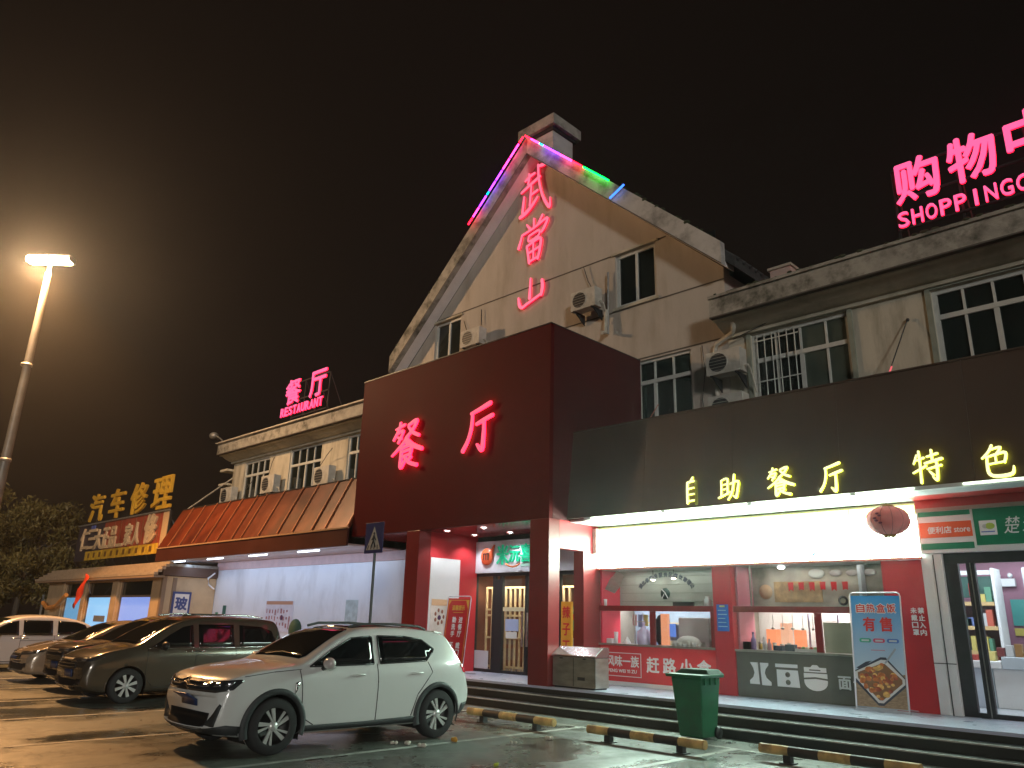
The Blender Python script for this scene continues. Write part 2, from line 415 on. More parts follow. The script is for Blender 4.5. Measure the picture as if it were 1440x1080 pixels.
# ------------------------------------------------------------------ ground
def ground_mat():
    m = bpy.data.materials.new('wet_parking_concrete'); m.use_nodes = True
    nt = m.node_tree; b = nt.nodes['Principled BSDF']; L = nt.links.new
    t = nt.nodes.new('ShaderNodeTexCoord')
    def noise(sc, det=6, ro=0.6, st=None):
        n = nt.nodes.new('ShaderNodeTexNoise'); n.inputs['Scale'].default_value = sc; n.inputs['Detail'].default_value = det; n.inputs['Roughness'].default_value = ro
        if st:
            mp_ = nt.nodes.new('ShaderNodeMapping'); mp_.inputs['Scale'].default_value = st; mp_.inputs['Rotation'].default_value = (0, 0, R(20)); L(t.outputs['Object'], mp_.inputs[0]); L(mp_.outputs[0], n.inputs['Vector'])
        else: L(t.outputs['Object'], n.inputs['Vector'])
        return n.outputs[0]
    def rng(src, a, b_, c=0, d=1, smooth=True):
        r = nt.nodes.new('ShaderNodeMapRange'); r.inputs[1].default_value = a; r.inputs[2].default_value = b_; r.inputs[3].default_value = c; r.inputs[4].default_value = d
        L(src, r.inputs[0]); return r.outputs[0]
    def mix(f, c1, c2):
        x = nt.nodes.new('ShaderNodeMix'); x.data_type = 'RGBA'; L(f, x.inputs[0])
        for c, i in ((c1, 6), (c2, 7)):
            if isinstance(c, tuple): x.inputs[i].default_value = (*c, 1)
            else: L(c, x.inputs[i])
        return x.outputs[2]
    big = rng(noise(0.35, 5), 0.38, 0.62)
    c = mix(big, (0.085, 0.092, 0.080), (0.14, 0.145, 0.125))
    stain = rng(noise(0.9, 8, 0.7, (1, 0.55, 1)), 0.54, 0.64)
    c = mix(stain, c, (0.045, 0.043, 0.04))
    spots = rng(noise(3.0, 4, 0.5), 0.64, 0.70)
    c = mix(spots, c, (0.05, 0.045, 0.04))
    grit = rng(noise(55, 3, 0.7), 0.35, 0.65, 0.75, 1.2)
    g = nt.nodes.new('ShaderNodeMix'); g.data_type = 'RGBA'; g.blend_type = 'MULTIPLY'; g.inputs[0].default_value = 1
    L(c, g.inputs[6]); L(grit, g.inputs[7])
    wv = nt.nodes.new('ShaderNodeTexVoronoi'); wv.feature = 'DISTANCE_TO_EDGE'; wv.inputs['Scale'].default_value = 0.33
    wob = nt.nodes.new('ShaderNodeTexNoise'); wob.inputs['Scale'].default_value = 1.6; wob.inputs['Detail'].default_value = 6
    L(t.outputs['Object'], wob.inputs['Vector'])
    va = nt.nodes.new('ShaderNodeVectorMath'); va.operation = 'ADD'; L(t.outputs['Object'], va.inputs[0]); L(wob.outputs[1], va.inputs[1]); L(va.outputs[0], wv.inputs['Vector'])
    crack = rng(wv.outputs[0], 0.002, 0.009, 1, 0)
    c2 = mix(crack, g.outputs[2], (0.03, 0.028, 0.025))
    L(c2, b.inputs['Base Color'])
    wet = rng(noise(0.55, 6, 0.6, (1, 0.7, 1)), 0.40, 0.60, 0.60, 0.13)
    L(wet, b.inputs['Roughness'])
    bp = nt.nodes.new('ShaderNodeBump'); bp.inputs['Strength'].default_value = 0.35; bp.inputs['Distance'].default_value = 0.012
    h = nt.nodes.new('ShaderNodeMath'); h.operation = 'ADD'; L(noise(38, 4, 0.7), h.inputs[0]); L(rng(noise(1.1, 3), 0, 1, 0, 3), h.inputs[1])
    L(h.outputs[0], bp.inputs['Height']); L(bp.outputs[0], b.inputs['Normal'])
    return m
gm = ground_mat()
g = MB().add([(-220, -80, 0), (90, -80, 0), (90, 180, 0), (-220, 180, 0)], [(0, 1, 2, 3)]).build('parking_lot', gm); tag(g, kind='structure')

line_m = mat('worn_line_paint', (0.42, 0.42, 0.39), 0.5, var=0.2, scale=5, dirt_shade=(0.13, 0.125, 0.115), dscale=2.6, damt=0.9)
ln = MB()
for x in (-8.95, -11.9, -14.75, -17.6, -20.45, -23.3, -26.2, -6.1, -3.2, -0.3):
    ln.add([(x - 0.055, 2.9, 0.004), (x + 0.055, 2.9, 0.004), (x + 0.055, 10.9, 0.004), (x - 0.055, 10.9, 0.004)], [(0, 1, 2, 3)])
o = ln.build('parking_lines', line_m); tag(o, kind='structure')
o = MB().add([(-30, 10.9, 0.004), (2, 10.9, 0.004), (2, 11.0, 0.004), (-30, 11.0, 0.004)], [(0, 1, 2, 3)]).build('parking_end_line', line_m); tag(o, kind='structure')

# entrance platform and its steps
XL, XR = -29.9, 7.0
ZD = 0.44
o = MB().box(XL, XR, 12.45, 24, 0.002, ZD).build('entrance_platform', deck_m); tag(o, kind='structure')
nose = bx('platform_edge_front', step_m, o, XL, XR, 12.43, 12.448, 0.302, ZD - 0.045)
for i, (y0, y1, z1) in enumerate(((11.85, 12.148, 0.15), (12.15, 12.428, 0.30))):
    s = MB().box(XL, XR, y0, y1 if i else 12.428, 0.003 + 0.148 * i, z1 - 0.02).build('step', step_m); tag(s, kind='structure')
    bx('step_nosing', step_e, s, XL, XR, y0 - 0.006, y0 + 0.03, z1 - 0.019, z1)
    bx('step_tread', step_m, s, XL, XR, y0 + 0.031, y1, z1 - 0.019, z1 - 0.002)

# ------------------------------------------------------------------ window builder (frame is a part, panes and bars its sub-parts)
def window(parent, x0, x1, z0, z1, y, cols, tz=None, thick=(), fr=0.07, mu=0.045, glassmat=None, bars=None, pane_mats=None, deep=0.09):
    """cols: inner mullion x positions; tz: transom height; thick: indices of wide mullions"""
    f = MB()
    f.box(x0, x0 + fr, y, y + deep, z0, z1); f.box(x1 - fr, x1, y, y + deep, z0, z1)
    f.box(x0 + fr, x1 - fr, y, y + deep, z1 - fr, z1); f.box(x0 + fr, x1 - fr, y, y + deep, z0, z0 + fr)
    xs = [x0 + fr] + list(cols) + [x1 - fr]
    if tz: f.box(x0 + fr, x1 - fr, y - 0.004, y + deep - 0.01, tz - 0.05, tz + 0.05)
    for i, c in enumerate(cols):
        m_ = mu * (2.0 if i in thick else 1.0) / 2
        f.box(c - m_, c + m_, y + 0.006, y + deep - 0.02, z0 + fr, (tz - 0.05) if tz else z1 - fr)
        if tz: f.box(c - mu / 2, c + mu / 2, y + 0.008, y + deep - 0.02, tz + 0.05, z1 - fr)
    w = f.build('window', wframe, parent)
    rows = [(z0 + fr, tz - 0.05), (tz + 0.05, z1 - fr)] if tz else [(z0 + fr, z1 - fr)]
    for i in range(len(xs) - 1):
        for (a, b) in rows:
            pm = (pane_mats[i] if pane_mats else None) or glassmat or wglass
            bx('pane', pm, w, xs[i] + 0.002, xs[i + 1] - 0.002, y + deep * 0.55, y + deep * 0.55 + 0.012, a - 0.01, b + 0.01)
    if bars:
        b = MB()
        for (xa, xb, n) in bars:
            for k in range(n):
                xx = xa + (xb - xa) * (k + 0.5) / n
                b.tube([(xx, y - 0.05, z0 + 0.02), (xx, y - 0.05, z1 - 0.04)], 0.012, 6)
            for zz in (z0 + 0.5, (z0 + z1) / 2, z1 - 0.2): b.box(xa, xb, y - 0.058, y - 0.046, zz - 0.012, zz + 0.012)
        b.build('security_bars', wframe, w)
    return w

# ------------------------------------------------------------------ gable building
GY = 16.0
gb = thing('gable_building', 'tall cream building with steep pointed gable and red neon characters down its face', 'building', (-15.4, GY, 0))
AX, AZ = -14.80, 16.00
EL, ER, EZ = -21.15, -8.53, 10.22
wR = (-11.84, -10.50, 10.02, 11.62); wL = (-19.63, -18.30, 10.0, 11.55)
lw = (-11.20, -9.55, 6.0, 8.32)
def rect(a): return [(a[0], a[2]), (a[1], a[2]), (a[1], a[3]), (a[0], a[3])]
gw = MB().wall([(EL + 0.02, 3.9), (ER, 3.9), (ER, EZ + 0.02), (AX, AZ + 0.05), (EL + 0.02, EZ - 0.02)], [rect(wR), rect(wL), rect(lw)], GY, 0.3).build('front_wall', cream, gb)
DEP = 30.0
bx('side_wall', cream, gb, ER - 0.3, ER, GY + 0.301, DEP, 3.9, EZ - 0.1)
bx('side_wall', cream, gb, EL + 0.02, EL + 0.32, GY + 0.301, DEP, 3.9, EZ - 0.1)
bx('rear_wall', cream, gb, EL + 0.33, ER - 0.31, DEP - 0.3, DEP, 3.9, EZ)
window(gb, *wR, GY + 0.07, [-11.17], mu=0.07, fr=0.09)
window(gb, *wL, GY + 0.07, [-18.95], mu=0.07, fr=0.09)
window(gb, *lw, GY + 0.07, [-10.68, -10.12], tz=7.72, thick=(0,), fr=0.07)
# dark lining behind windows
bx('dark_room', black, gb, EL + 0.5, ER - 0.5, GY + 0.6, GY + 0.65, 5.5, 11.7)
for a in (wR, wL):      # sloping hood trims and jambs around the gable windows
    bx('window_head', trimc, gb, a[0] - 0.10, a[1] + 0.10, GY - 0.06, GY - 0.002, a[3] + 0.002, a[3] + 0.07)
    bx('window_sill', trimc, gb, a[0] - 0.08, a[1] + 0.08, GY - 0.05, GY - 0.002, a[2] - 0.08, a[2] - 0.002)
for z, xa, xb in ((11.66, -19.45, -10.15), (9.92, -13.9, ER), (8.38, -11.3, ER)):
    bx('string_line', groove, gb, xa, xb, GY - 0.012, GY - 0.002, z - 0.018, z + 0.018)
# roof slopes with verge boards in front
def slope_pt(side, d, t):
    """d horizontal distance from the ridge, t vertical offset above the soffit line"""
    return (AX + (1 if side > 0 else -1) * d, AZ - d * 0.915 + t)
for side in (-1, 1):
    D = 6.56
    y0, y1 = 15.38, 15.985
    a = [(AX, AZ), slope_pt(side, D, 0), slope_pt(side, D, 0.62), (AX, AZ + 0.66)]
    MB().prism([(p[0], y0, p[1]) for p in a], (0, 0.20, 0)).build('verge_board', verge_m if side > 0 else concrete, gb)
    b = [(AX, AZ + 0.01), slope_pt(side, D, 0.01), slope_pt(side, D, 0.14), (AX, AZ + 0.14)]
    MB().prism([(p[0], y0 + 0.201, p[1]) for p in b], (0, y1 - y0 - 0.202, 0)).build('verge_soffit', soffit_p, gb)
    MB().prism([(p[0], y0 - 0.004, p[1]) for p in [(AX, AZ), slope_pt(side, D, 0), slope_pt(side, D, 0.035), (AX, AZ + 0.035)]], (0, 0.0035, 0)).build('drip_line', groove, gb)
    c = [(AX, AZ + 0.16), slope_pt(side, D + 0.25, 0.16), slope_pt(side, D + 0.25, 0.42), (AX, AZ + 0.42)]
    MB().prism([(p[0], y0 + 0.202, p[1]) for p in c], (0, DEP - y0, 0)).build('roof_slope', roof_t, gb)
    tl = MB()
    for k in range(46):   # tile rolls running down the slope, seen at the right eave
        yy = 15.7 + k * 0.3
        p0 = slope_pt(side, 0.3, 0.44); p1 = slope_pt(side, D + 0.3, 0.42)
        tl.tube([(p0[0], yy, p0[1]), (p1[0], yy, p1[1])], 0.05, 6)
    t_ = tl.build('roof_tiles', roof_t, gb); t_['kind'] = 'stuff'
# moss tufts and broken tiles along the verge tops
ms = MB()
for k in range(60):
    side = random.choice((-1, 1)); d = random.uniform(3.2 if side < 0 else 4.0, 6.8)
    p = slope_pt(side, d - .4, 0.63 + random.uniform(-.01, .02)); s_ = random.uniform(.02, .07)
    ms.ball((p[0], 15.4 + random.uniform(0, .2), p[1]), s_ * 1.5, s_, s_, 6, 4)
mo = ms.build('moss', mat('moss', (0.035, 0.045, 0.02), 0.95), gb); mo['kind'] = 'stuff'
# chimney
ch = MB().box(-15.62, -14.42, 16.2, 17.2, 15.9, 17.25).build('chimney', verge_m, gb)
bx('chimney_cap', concrete, ch, -15.82, -14.22, 16.0, 17.4, 17.251, 17.62)
bx('chimney_cap_band', dark_m, ch, -15.70, -14.34, 16.12, 17.28, 17.14, 17.249)

# light strips along the verge tops
def strip(label, side, segs, d0):
    t = thing('light_strip', label, 'light strip', (AX, 15.3, AZ), 'LED light strips on the gable edge')
    for (a, b, c, s) in segs:
        p0 = slope_pt(side, a + 0.015, 0.60); p1 = slope_pt(side, b - 0.015, 0.60)
        MB().tube([(p0[0], 15.24, p0[1] + 0.02), (p1[0], 15.24, p1[1] + 0.02)], 0.026, 8).build('tube', glow('led_%s' % s, c, 9.0), t)
    return t
pk = (1.6, 0.035, 0.40); vi = (0.40, 0.03, 1.6); te = (0.0, 0.35, 0.42); rd = (1.5, 0.008, 0.03); gn = (0.0, 1.1, 0.06); bl = (0.12, 0.55, 3.0)
strip('row of pink and violet LED tubes down the left edge of the pointed gable', -1,
      [(0.03, .22, rd, 'red'), (.22, .62, pk, 'pink'), (.62, .95, pk, 'pink'), (.95, 1.25, vi, 'violet'), (1.25, 1.55, vi, 'violet'), (1.55, 1.66, te, 'teal'), (1.66, 2.0, vi, 'violet'), (2.0, 2.3, pk, 'pink'), (2.3, 2.52, rd, 'red')], 0)
strip('row of pink, violet, red and green LED tubes down the right edge of the gable', 1,
      [(0.03, 0.3, rd, 'red'), (0.3, 0.66, pk, 'pink'), (0.66, 0.84, te, 'teal'), (0.84, 1.2, vi, 'violet'), (1.2, 1.5, vi, 'violet'), (1.5, 2.0, pk, 'pink'), (2.0, 2.38, rd, 'red'), (2.42, 3.35, gn, 'green')], 0)
t = thing('loose_light_tube', 'short blue LED tube hanging loose below the green ones on the right gable edge', 'light tube', (-11.0, 15.3, 13))
MB().tube([(-11.44, 15.26, 13.0), (-10.94, 15.24, 13.22)], 0.028, 8).build('tube', glow('led_blue', bl, 1.0), t)

# gable characters
pink = glow('neon_pink_face', (1.35, 0.115, 0.24), 1.0)
pinkb = glow('neon_red_return', (3.2, 0.03, 0.14), 2.6)
t = thing('gable_sign', 'three large pink neon characters running down the pointed gable wall', 'neon sign', (-15, 15.9, 11))
for chx, x0, x1, z0, z1 in (('武', -15.62, -14.22, 14.05, 15.85), ('當', -15.62, -14.22, 12.38, 13.95), ('山', -15.68, -14.35, 10.86, 12.0)):
    brush('character', chx, glow('gable_pink_face', (1.5, 0.20, 0.34), 1.0), glow('gable_red_return', (1.6, 0.015, 0.07), 1.0), t, x0, z0, x1 - x0, z1 - z0, GY, stand=0.05, depth=0.06, wmul=0.54)

# cream block and small pale chimney behind the right wing
t = thing('roof_chimney', 'small pale chimney behind the dark roof edge right of the gable', 'chimney', (-8.0, 18.3, 8.75))
bx('stack', mat('pale_block', (0.55, 0.42, 0.36), 0.8, var=0.1), t, -8.25, -7.7, 18.0, 18.6, 8.75, 10.75)
bx('cap', trimc, t, -8.3, -7.65, 17.95, 18.65, 10.751, 10.82)

# ------------------------------------------------------------------ wings
def wing(label, x0, x1, holes, name, wins):
    b = thing(name, label, 'building', ((x0 + x1) / 2, GY, 0))
    hs = [rect(h) for h in holes]
    MB().wall([(x0, 3.9), (x1, 3.9), (x1, 8.6), (x0, 8.6)], hs, GY + 0.004, 0.3).build('front_wall', creamL, b)
    bx('dark_room', black, b, x0 + 0.3, x1 - 0.3, GY + 0.7, GY + 0.75, 5.0, 8.5)
    for kw in wins: window(b, **kw)
    return b
rw_h = [(-7.94, -5.68, 5.9, 8.28), (-4.02, -0.6, 5.9, 8.26), (0.6, 4.2, 5.9, 8.26)]
rw = wing('cream wing with stained parapet and barred windows above the dark right canopy', -8.52, 7.0, rw_h, 'right_wing', [
    dict(x0=-7.94, x1=-5.68, z0=5.9, z1=8.28, y=GY + 0.06, cols=[-7.36, -6.78, -6.2], tz=7.62, thick=(1,), fr=0.08, pane_mats=[None, None, wgreen, wgreen], bars=[(-7.88, -6.8, 6)]),
    dict(x0=-4.02, x1=-0.6, z0=5.9, z1=8.26, y=GY + 0.06, cols=[-3.47, -2.95, -2.42, -1.8, -1.2], tz=7.68, thick=(1, 3), fr=0.09),
    dict(x0=0.6, x1=4.2, z0=5.9, z1=8.26, y=GY + 0.06, cols=[1.2, 1.8, 2.4, 3.0, 3.6], tz=7.68, thick=(1, 3), fr=0.09)])
for h in rw_h:
    m_ = MB()
    m_.box(h[0] - 0.10, h[0] - 0.002, GY - 0.045, GY + 0.002, h[2], h[3] + 0.1); m_.box(h[1] + 0.002, h[1] + 0.10, GY - 0.045, GY + 0.002, h[2], h[3] + 0.1)
    m_.box(h[0] - 0.001, h[1] + 0.001, GY - 0.045, GY + 0.002, h[3] + 0.003, h[3] + 0.1)
    m_.build('window_surround', mat('surround_green_grey', (0.25, 0.27, 0.22), 0.8, var=0.15, scale=3), rw)
def eave(b, x0, x1, ch):
    bx('parapet', concrete, b, x0, x1, 15.18, 15.36, 8.62, 9.06)
    bx('parapet_cap', concrete, b, x0, x1, 15.12, 15.42, 9.062, 9.13)
    bx('parapet_drip', groove, b, x0, x1, 15.16, 15.30, 8.585, 8.618)
    bx('eave_soffit', trimc, b, x0, x1, 15.302, 15.92, 8.56, 8.617)
    MB().prism([(x0, 15.45, 8.556), (x0, 15.98, 8.556), (x0, 15.98, 8.38), (x0, 15.80, 8.40), (x0, 15.62, 8.47)], (x1 - x0, 0, 0)).build('cornice', trimc, b)
    bx('cornice_fillet', trimc, b, x0, x1, 15.90, 16.0, 8.30, 8.378)
    bx('flat_roof', concrete, b, x0, x1, 15.361, 29, 8.63, 8.75)
    return b
eave(rw, -8.52, 7.0, 0)
# ragged crust of moss along parapet top
cr_ = MB()
for k in range(170):
    x = random.uniform(-8.5, 1.5); s_ = random.uniform(.012, .045)
    cr_.ball((x, random.uniform(15.12, 15.3), 9.135 + s_ * .3), s_ * 2.2, s_, s_, 6, 4)
mo = cr_.build('moss', MATS['moss'], rw); mo['kind'] = 'stuff'

lw_h = [(-32.55, -30.30, 5.6, 8.22), (-28.65, -26.25, 5.6, 8.30), (-24.45, -22.5, 5.6, 8.28)]
lwg = wing('cream left wing with stained parapet above the long red awning', -33.6, -21.16, lw_h, 'left_wing', [
    dict(x0=a, x1=b, z0=c, z1=d, y=GY + 0.06, cols=[a + (b - a) * .27, a + (b - a) * .5, a + (b - a) * .74], tz=7.60, thick=(1,), fr=0.08) for a, b, c, d in lw_h])
eave(lwg, -33.75, -21.16, 0)
bx('side_wall', creamL, lwg, -33.6, -33.3, GY + 0.31, 28, 3.9, 8.6)
bx('gutter', mat('gutter_pale', (0.5, 0.45, 0.38), 0.5, var=0.2, scale=4), lwg, -33.75, -22.25, 15.05, 15.11, 9.08, 9.13)  # gutter in one pale tone
for zz in (7.95, 7.3):
    bx('side_ledge', trimc, lwg, -34.3, -33.62, 15.7, 16.8, zz, zz + 0.1)

# dining hall: ground floor between the garage and the entrance box
dh = thing('dining_hall', 'long plain white ground floor wall under the left awning', 'building', (-22, 14.2, 0))
MB().wall([(-30.0, ZD + .002), (-15.62, ZD + .002), (-15.62, 3.32), (-30.0, 3.32)], [], 14.2, 0.2).build('white_wall', white_wall, dh)
bx('header_board', mat('header_pale_red', (0.50, 0.30, 0.28), 0.4, var=0.1), dh, -30.0, -15.62, 14.16, 14.4, 3.322, 3.60)
bx('roof_slab', concrete, dh, -33.2, -18.4, 13.7, 16.0, 5.5, 5.6)

# ------------------------------------------------------------------ entrance box ("portal")
px0, px1, py0, pz0, pz1 = -18.42, -11.07, 12.45, 3.83, 8.32
pt = thing('entrance_box', 'big dark red entrance box projecting over the restaurant doors', 'entrance canopy', (-14.7, 12.45, 0))
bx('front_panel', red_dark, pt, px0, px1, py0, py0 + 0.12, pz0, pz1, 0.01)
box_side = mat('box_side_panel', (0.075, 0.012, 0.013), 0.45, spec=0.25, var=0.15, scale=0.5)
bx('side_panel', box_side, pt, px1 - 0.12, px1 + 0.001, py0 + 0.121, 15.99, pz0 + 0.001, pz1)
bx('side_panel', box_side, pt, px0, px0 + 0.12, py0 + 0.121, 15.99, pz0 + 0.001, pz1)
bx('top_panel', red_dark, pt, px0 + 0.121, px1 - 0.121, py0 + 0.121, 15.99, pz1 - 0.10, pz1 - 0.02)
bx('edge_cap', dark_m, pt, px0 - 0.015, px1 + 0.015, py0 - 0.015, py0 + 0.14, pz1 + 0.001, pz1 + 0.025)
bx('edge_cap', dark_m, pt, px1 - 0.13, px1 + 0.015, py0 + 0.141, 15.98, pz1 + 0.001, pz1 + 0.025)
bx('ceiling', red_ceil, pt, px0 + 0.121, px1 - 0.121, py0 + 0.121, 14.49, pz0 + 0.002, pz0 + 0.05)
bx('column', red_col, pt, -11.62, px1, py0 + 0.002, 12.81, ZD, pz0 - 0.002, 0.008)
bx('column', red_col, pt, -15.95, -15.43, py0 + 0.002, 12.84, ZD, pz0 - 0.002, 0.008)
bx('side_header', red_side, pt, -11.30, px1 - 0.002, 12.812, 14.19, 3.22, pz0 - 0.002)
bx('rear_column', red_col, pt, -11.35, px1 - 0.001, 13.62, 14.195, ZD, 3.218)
bx('conduit_box', pvc, pt, px1, px1 + 0.10, 13.95, 14.15, 3.18, 3.74)
# left flank wall inside the entrance
bx('flank_wall', red_side, pt, -15.62, -15.435, 12.842, 14.49, ZD, pz0)
bx('flank_panel', mat('flank_white', (0.62, 0.62, 0.62), 0.25, var=0.03), pt, -15.434, -15.415, 12.86, 13.86, ZD + 0.25, 3.19)
# down lights
dl_m = glow('downlight', (1, 1, 1), 40)
for (x, y) in ((-14.95, 12.95), (-13.65, 12.98), (-15.05, 14.0), (-13.8, 14.05), (-12.4, 13.4)):
    t = thing('downlight', 'round white downlight in the red ceiling %s' % {(-14.95, 12.95): 'nearest the left column', (-13.65, 12.98): 'at the front, second from the left', (-15.05, 14.0): 'at the back above the door sign logo', (-13.8, 14.05): 'at the back above the green characters', (-12.4, 13.4): 'by the right column'}[(x, y)], 'downlight', (x, y, 3.8), 'downlights over the restaurant doors')
    MB().lathe((x, y, 3.812), [(0.045, 0.0), (0.085, 0.0), (0.085, 0.018)], n=16).build('ring', steel, t)
    MB().lathe((x, y, 3.822), [(0.0005, 0.0), (0.075, 0.0)], n=16).build('lens', dl_m, t, fix=False)
    d = bpy.data.lights.new('spot', 'SPOT'); d.energy = 60; d.spot_size = R(120); d.spot_blend = 0.6; d.color = (0.92, 0.96, 1.0); d.shadow_soft_size = 0.05
    l = bpy.data.objects.new('spot', d); COL.objects.link(l); l.parent = t; l.location = (0, 0, -0.02)

# neon on the box
t = thing('box_sign', 'two pink neon characters on the front of the dark red entrance box', 'neon sign', (-14.8, 12.4, 6))
brush('character', '餐', pink, pinkb, t, -16.74, 5.50, 1.30, 1.28, py0, stand=0.055, depth=0.045, wmul=0.62)
brush('character', '厅', pink, pinkb, t, -13.90, 5.52, 1.10, 1.22, py0, stand=0.055, depth=0.045, wmul=0.62)

# restaurant doors
rd_ = thing('restaurant_entrance', 'glass restaurant entrance in black frames below a white sign board', 'entrance', (-13.4, 14.5, 0.44))
DY = 14.5
fr = MB()
for x in (-15.50, -14.78, -14.52, -13.62, -12.95, -12.55, -11.80, -11.42): fr.box(x - 0.045, x + 0.045, DY, DY + 0.09, ZD, 2.80)
fr.box(-14.76, -14.54, DY + 0.005, DY + 0.08, ZD, 2.72)
fr.box(-15.6, -11.30, DY - 0.01, DY + 0.10, 2.801, 2.88); fr.box(-15.45, -11.45, DY + 0.006, DY + 0.08, ZD, ZD + 0.07)
fr.build('door_frame', black, rd_)
for (a, b) in ((-15.455, -14.825), (-14.475, -13.665), (-13.575, -12.995), (-12.505, -11.845)):
    bx('glass_leaf', sheet_glass, rd_, a, b, DY + 0.04, DY + 0.046, ZD + 0.075, 2.72)
bx('lower_panel', mat('frosted_lower', (0.45, 0.47, 0.50), 0.3), rd_, -15.45, -14.95, DY + 0.02, DY + 0.035, ZD + 0.08, 0.95)
bx('lower_panel', mat('grey_lower', (0.32, 0.32, 0.33), 0.4), rd_, -12.50, -11.85, DY + 0.02, DY + 0.035, ZD + 0.08, 1.35)
bx('handle', steel, rd_, -13.72, -13.68, DY - 0.06, DY - 0.03, 1.1, 1.9)
bx('handle', steel, rd_, -13.56, -13.52, DY - 0.06, DY - 0.03, 1.1, 1.9)
nb = bx('notice', mat('notice_yellowish', (0.55, 0.48, 0.3), 0.5), rd_, -14.45, -13.68, DY + 0.02, DY + 0.034, 1.93, 2.03)
bx('notice', mat('paper_blue', (0.35, 0.42, 0.62), 0.5), rd_, -14.35, -13.90, DY + 0.02, DY + 0.034, 1.45, 1.74)
bx('notice', mat('paper_white', (0.62, 0.62, 0.60), 0.5), rd_, -14.32, -13.95, DY + 0.02, DY + 0.034, 1.28, 1.43)
bx('notice', red_print, rd_, -12.25, -12.0, DY + 0.02, DY + 0.034, 1.75, 1.88)
# lattice screens just inside
def lattice(x0, x1, label):
    t = thing('lattice_screen', label, 'lattice screen', ((x0 + x1) / 2, 15.0, ZD), 'wooden lattice screens inside the doors')
    n = max(2, int((x1 - x0) / 0.15)); y = 14.8
    for k in range(n + 1):
        x = x0 + (x1 - x0) * k / n
        bx('slat', lath, t, x - 0.025, x + 0.025, y, y + 0.04, ZD + 0.05, 2.55)
    for z in (2.50, 1.95, 1.80, 1.25, 0.55): bx('rail', lath, t, x0 - 0.02, x1 + 0.02, y - 0.004, y + 0.044, z, z + 0.05)
    return t
lattice(-15.35, -14.92, 'wooden slat screen behind the red standing poster')
lattice(-14.64, -13.80, 'wooden slat screen behind the glass door with paper notices')
lattice(-13.62, -13.42, 'narrow wooden slat screen beside the dark red column')
lattice(-12.66, -12.10, 'wooden slat screen behind the rightmost glass leaf')
bx('hall_wall', mat('hall_dim_orange', (0.13, 0.05, 0.025), 0.8, var=0.5, scale=1.4), rd_, -16.0, -11.3, 17.5, 17.6, ZD, 3.6)
bx('hall_floor', mat('hall_floor', (0.3, 0.29, 0.27), 0.2, var=0.1), rd_, -16.0, -11.3, 14.6, 17.4, ZD + 0.002, ZD + 0.01)
bx('hall_ceiling', interior, rd_, -16.0, -11.3, 14.6, 17.4, 3.0, 3.05)
bx('hall_side', MATS['hall_dim_orange'], rd_, -16.1, -16.0, 14.6, 17.5, ZD, 3.0); bx('hall_side', interior, rd_, -11.45, -11.4, 14.6, 17.5, ZD, 3.0)
area('lattice_fill_light', rd_, (-13.7, 14.66, 2.74), 3.4, 0.10, 80, (1, 0.9, 0.72), rot=(R(35), 0, 0))  # added light without a fitting, put in to brighten the lattice screens
area('hall_light', rd_, (-13.6, 15.6, 2.95), 3.0, 1.2, 28, (1, 0.85, 0.65))
for i in range(6):
    bx('shelf_item', mat('shelf_orange' if i % 2 else 'shelf_green', (0.6, 0.22, 0.06) if i % 2 else (0.1, 0.25, 0.14), 0.5), rd_, -15.3 + i * 0.62, -14.95 + i * 0.62, 16.4, 16.7, 0.9 + 0.3 * (i % 3), 1.5 + 0.3 * (i % 3))
# sign board over the doors
sb = bx('sign_board', mat('sign_board_pale', (0.58, 0.60, 0.66), 0.35, var=0.04, scale=2), None, -15.5, -11.36, DY - 0.07, DY - 0.015, 2.885, 3.70)
tag(sb, 'pale board over the doors with orange logo and green characters', 'sign')
lg = MB().lathe((-14.98, DY - 0.13, 3.30), [(0.001, 0), (0.20, 0), (0.22, 0.02), (0.22, 0.055)], axis='y', n=24)
lo = lg.build('logo_disc', orange_p, sb)
MB().prism([(-14.86, DY - 0.131, 3.42), (-14.70, DY - 0.131, 3.60), (-14.80, DY - 0.131, 3.28)], (0, 0.05, 0)).build('logo_tip', orange_p, sb)
mm = MB()
mm.box(-15.08, -15.045, DY - 0.15, DY - 0.132, 3.21, 3.36); mm.box(-14.995, -14.965, DY - 0.15, DY - 0.132, 3.21, 3.36); mm.box(-14.915, -14.88, DY - 0.15, DY - 0.132, 3.21, 3.36); mm.box(-15.08, -14.88, DY - 0.15, DY - 0.1325, 3.361, 3.39)
mm.build('logo_letter', black, sb)
gf = mat('sign_green', (0.01, 0.42, 0.22), 0.4, emit=(0.0, 0.16, 0.08), es=1.0)
for i, (chx, x, w, z, h) in enumerate((('米', -14.62, 0.42, 3.08, 0.50), ('沅', -14.17, 0.38, 3.14, 0.42), ('喜', -13.76, 0.36, 3.13, 0.44), ('多', -13.38, 0.36, 3.13, 0.44))):
    text('character', chx, gf, sb, (x, DY - 0.07, z), w, h, depth=0.035, bold=0.007)
sm = MB(); pts = [(-14.22 + 0.5 * k / 8, DY - 0.15, 3.12 - 0.11 * math.sin(math.pi * (0.1 + 0.8 * k / 8))) for k in range(9)]
sm.tube(pts, 0.022, 6).build('logo_smile', mat('logo_orange', (0.75, 0.22, 0.08), 0.4), sb)
bx('sub_lettering', mat('pale_green_text', (0.35, 0.6, 0.5), 0.5), sb, -13.76, -13.0, DY - 0.078, DY - 0.071, 3.02, 3.09)

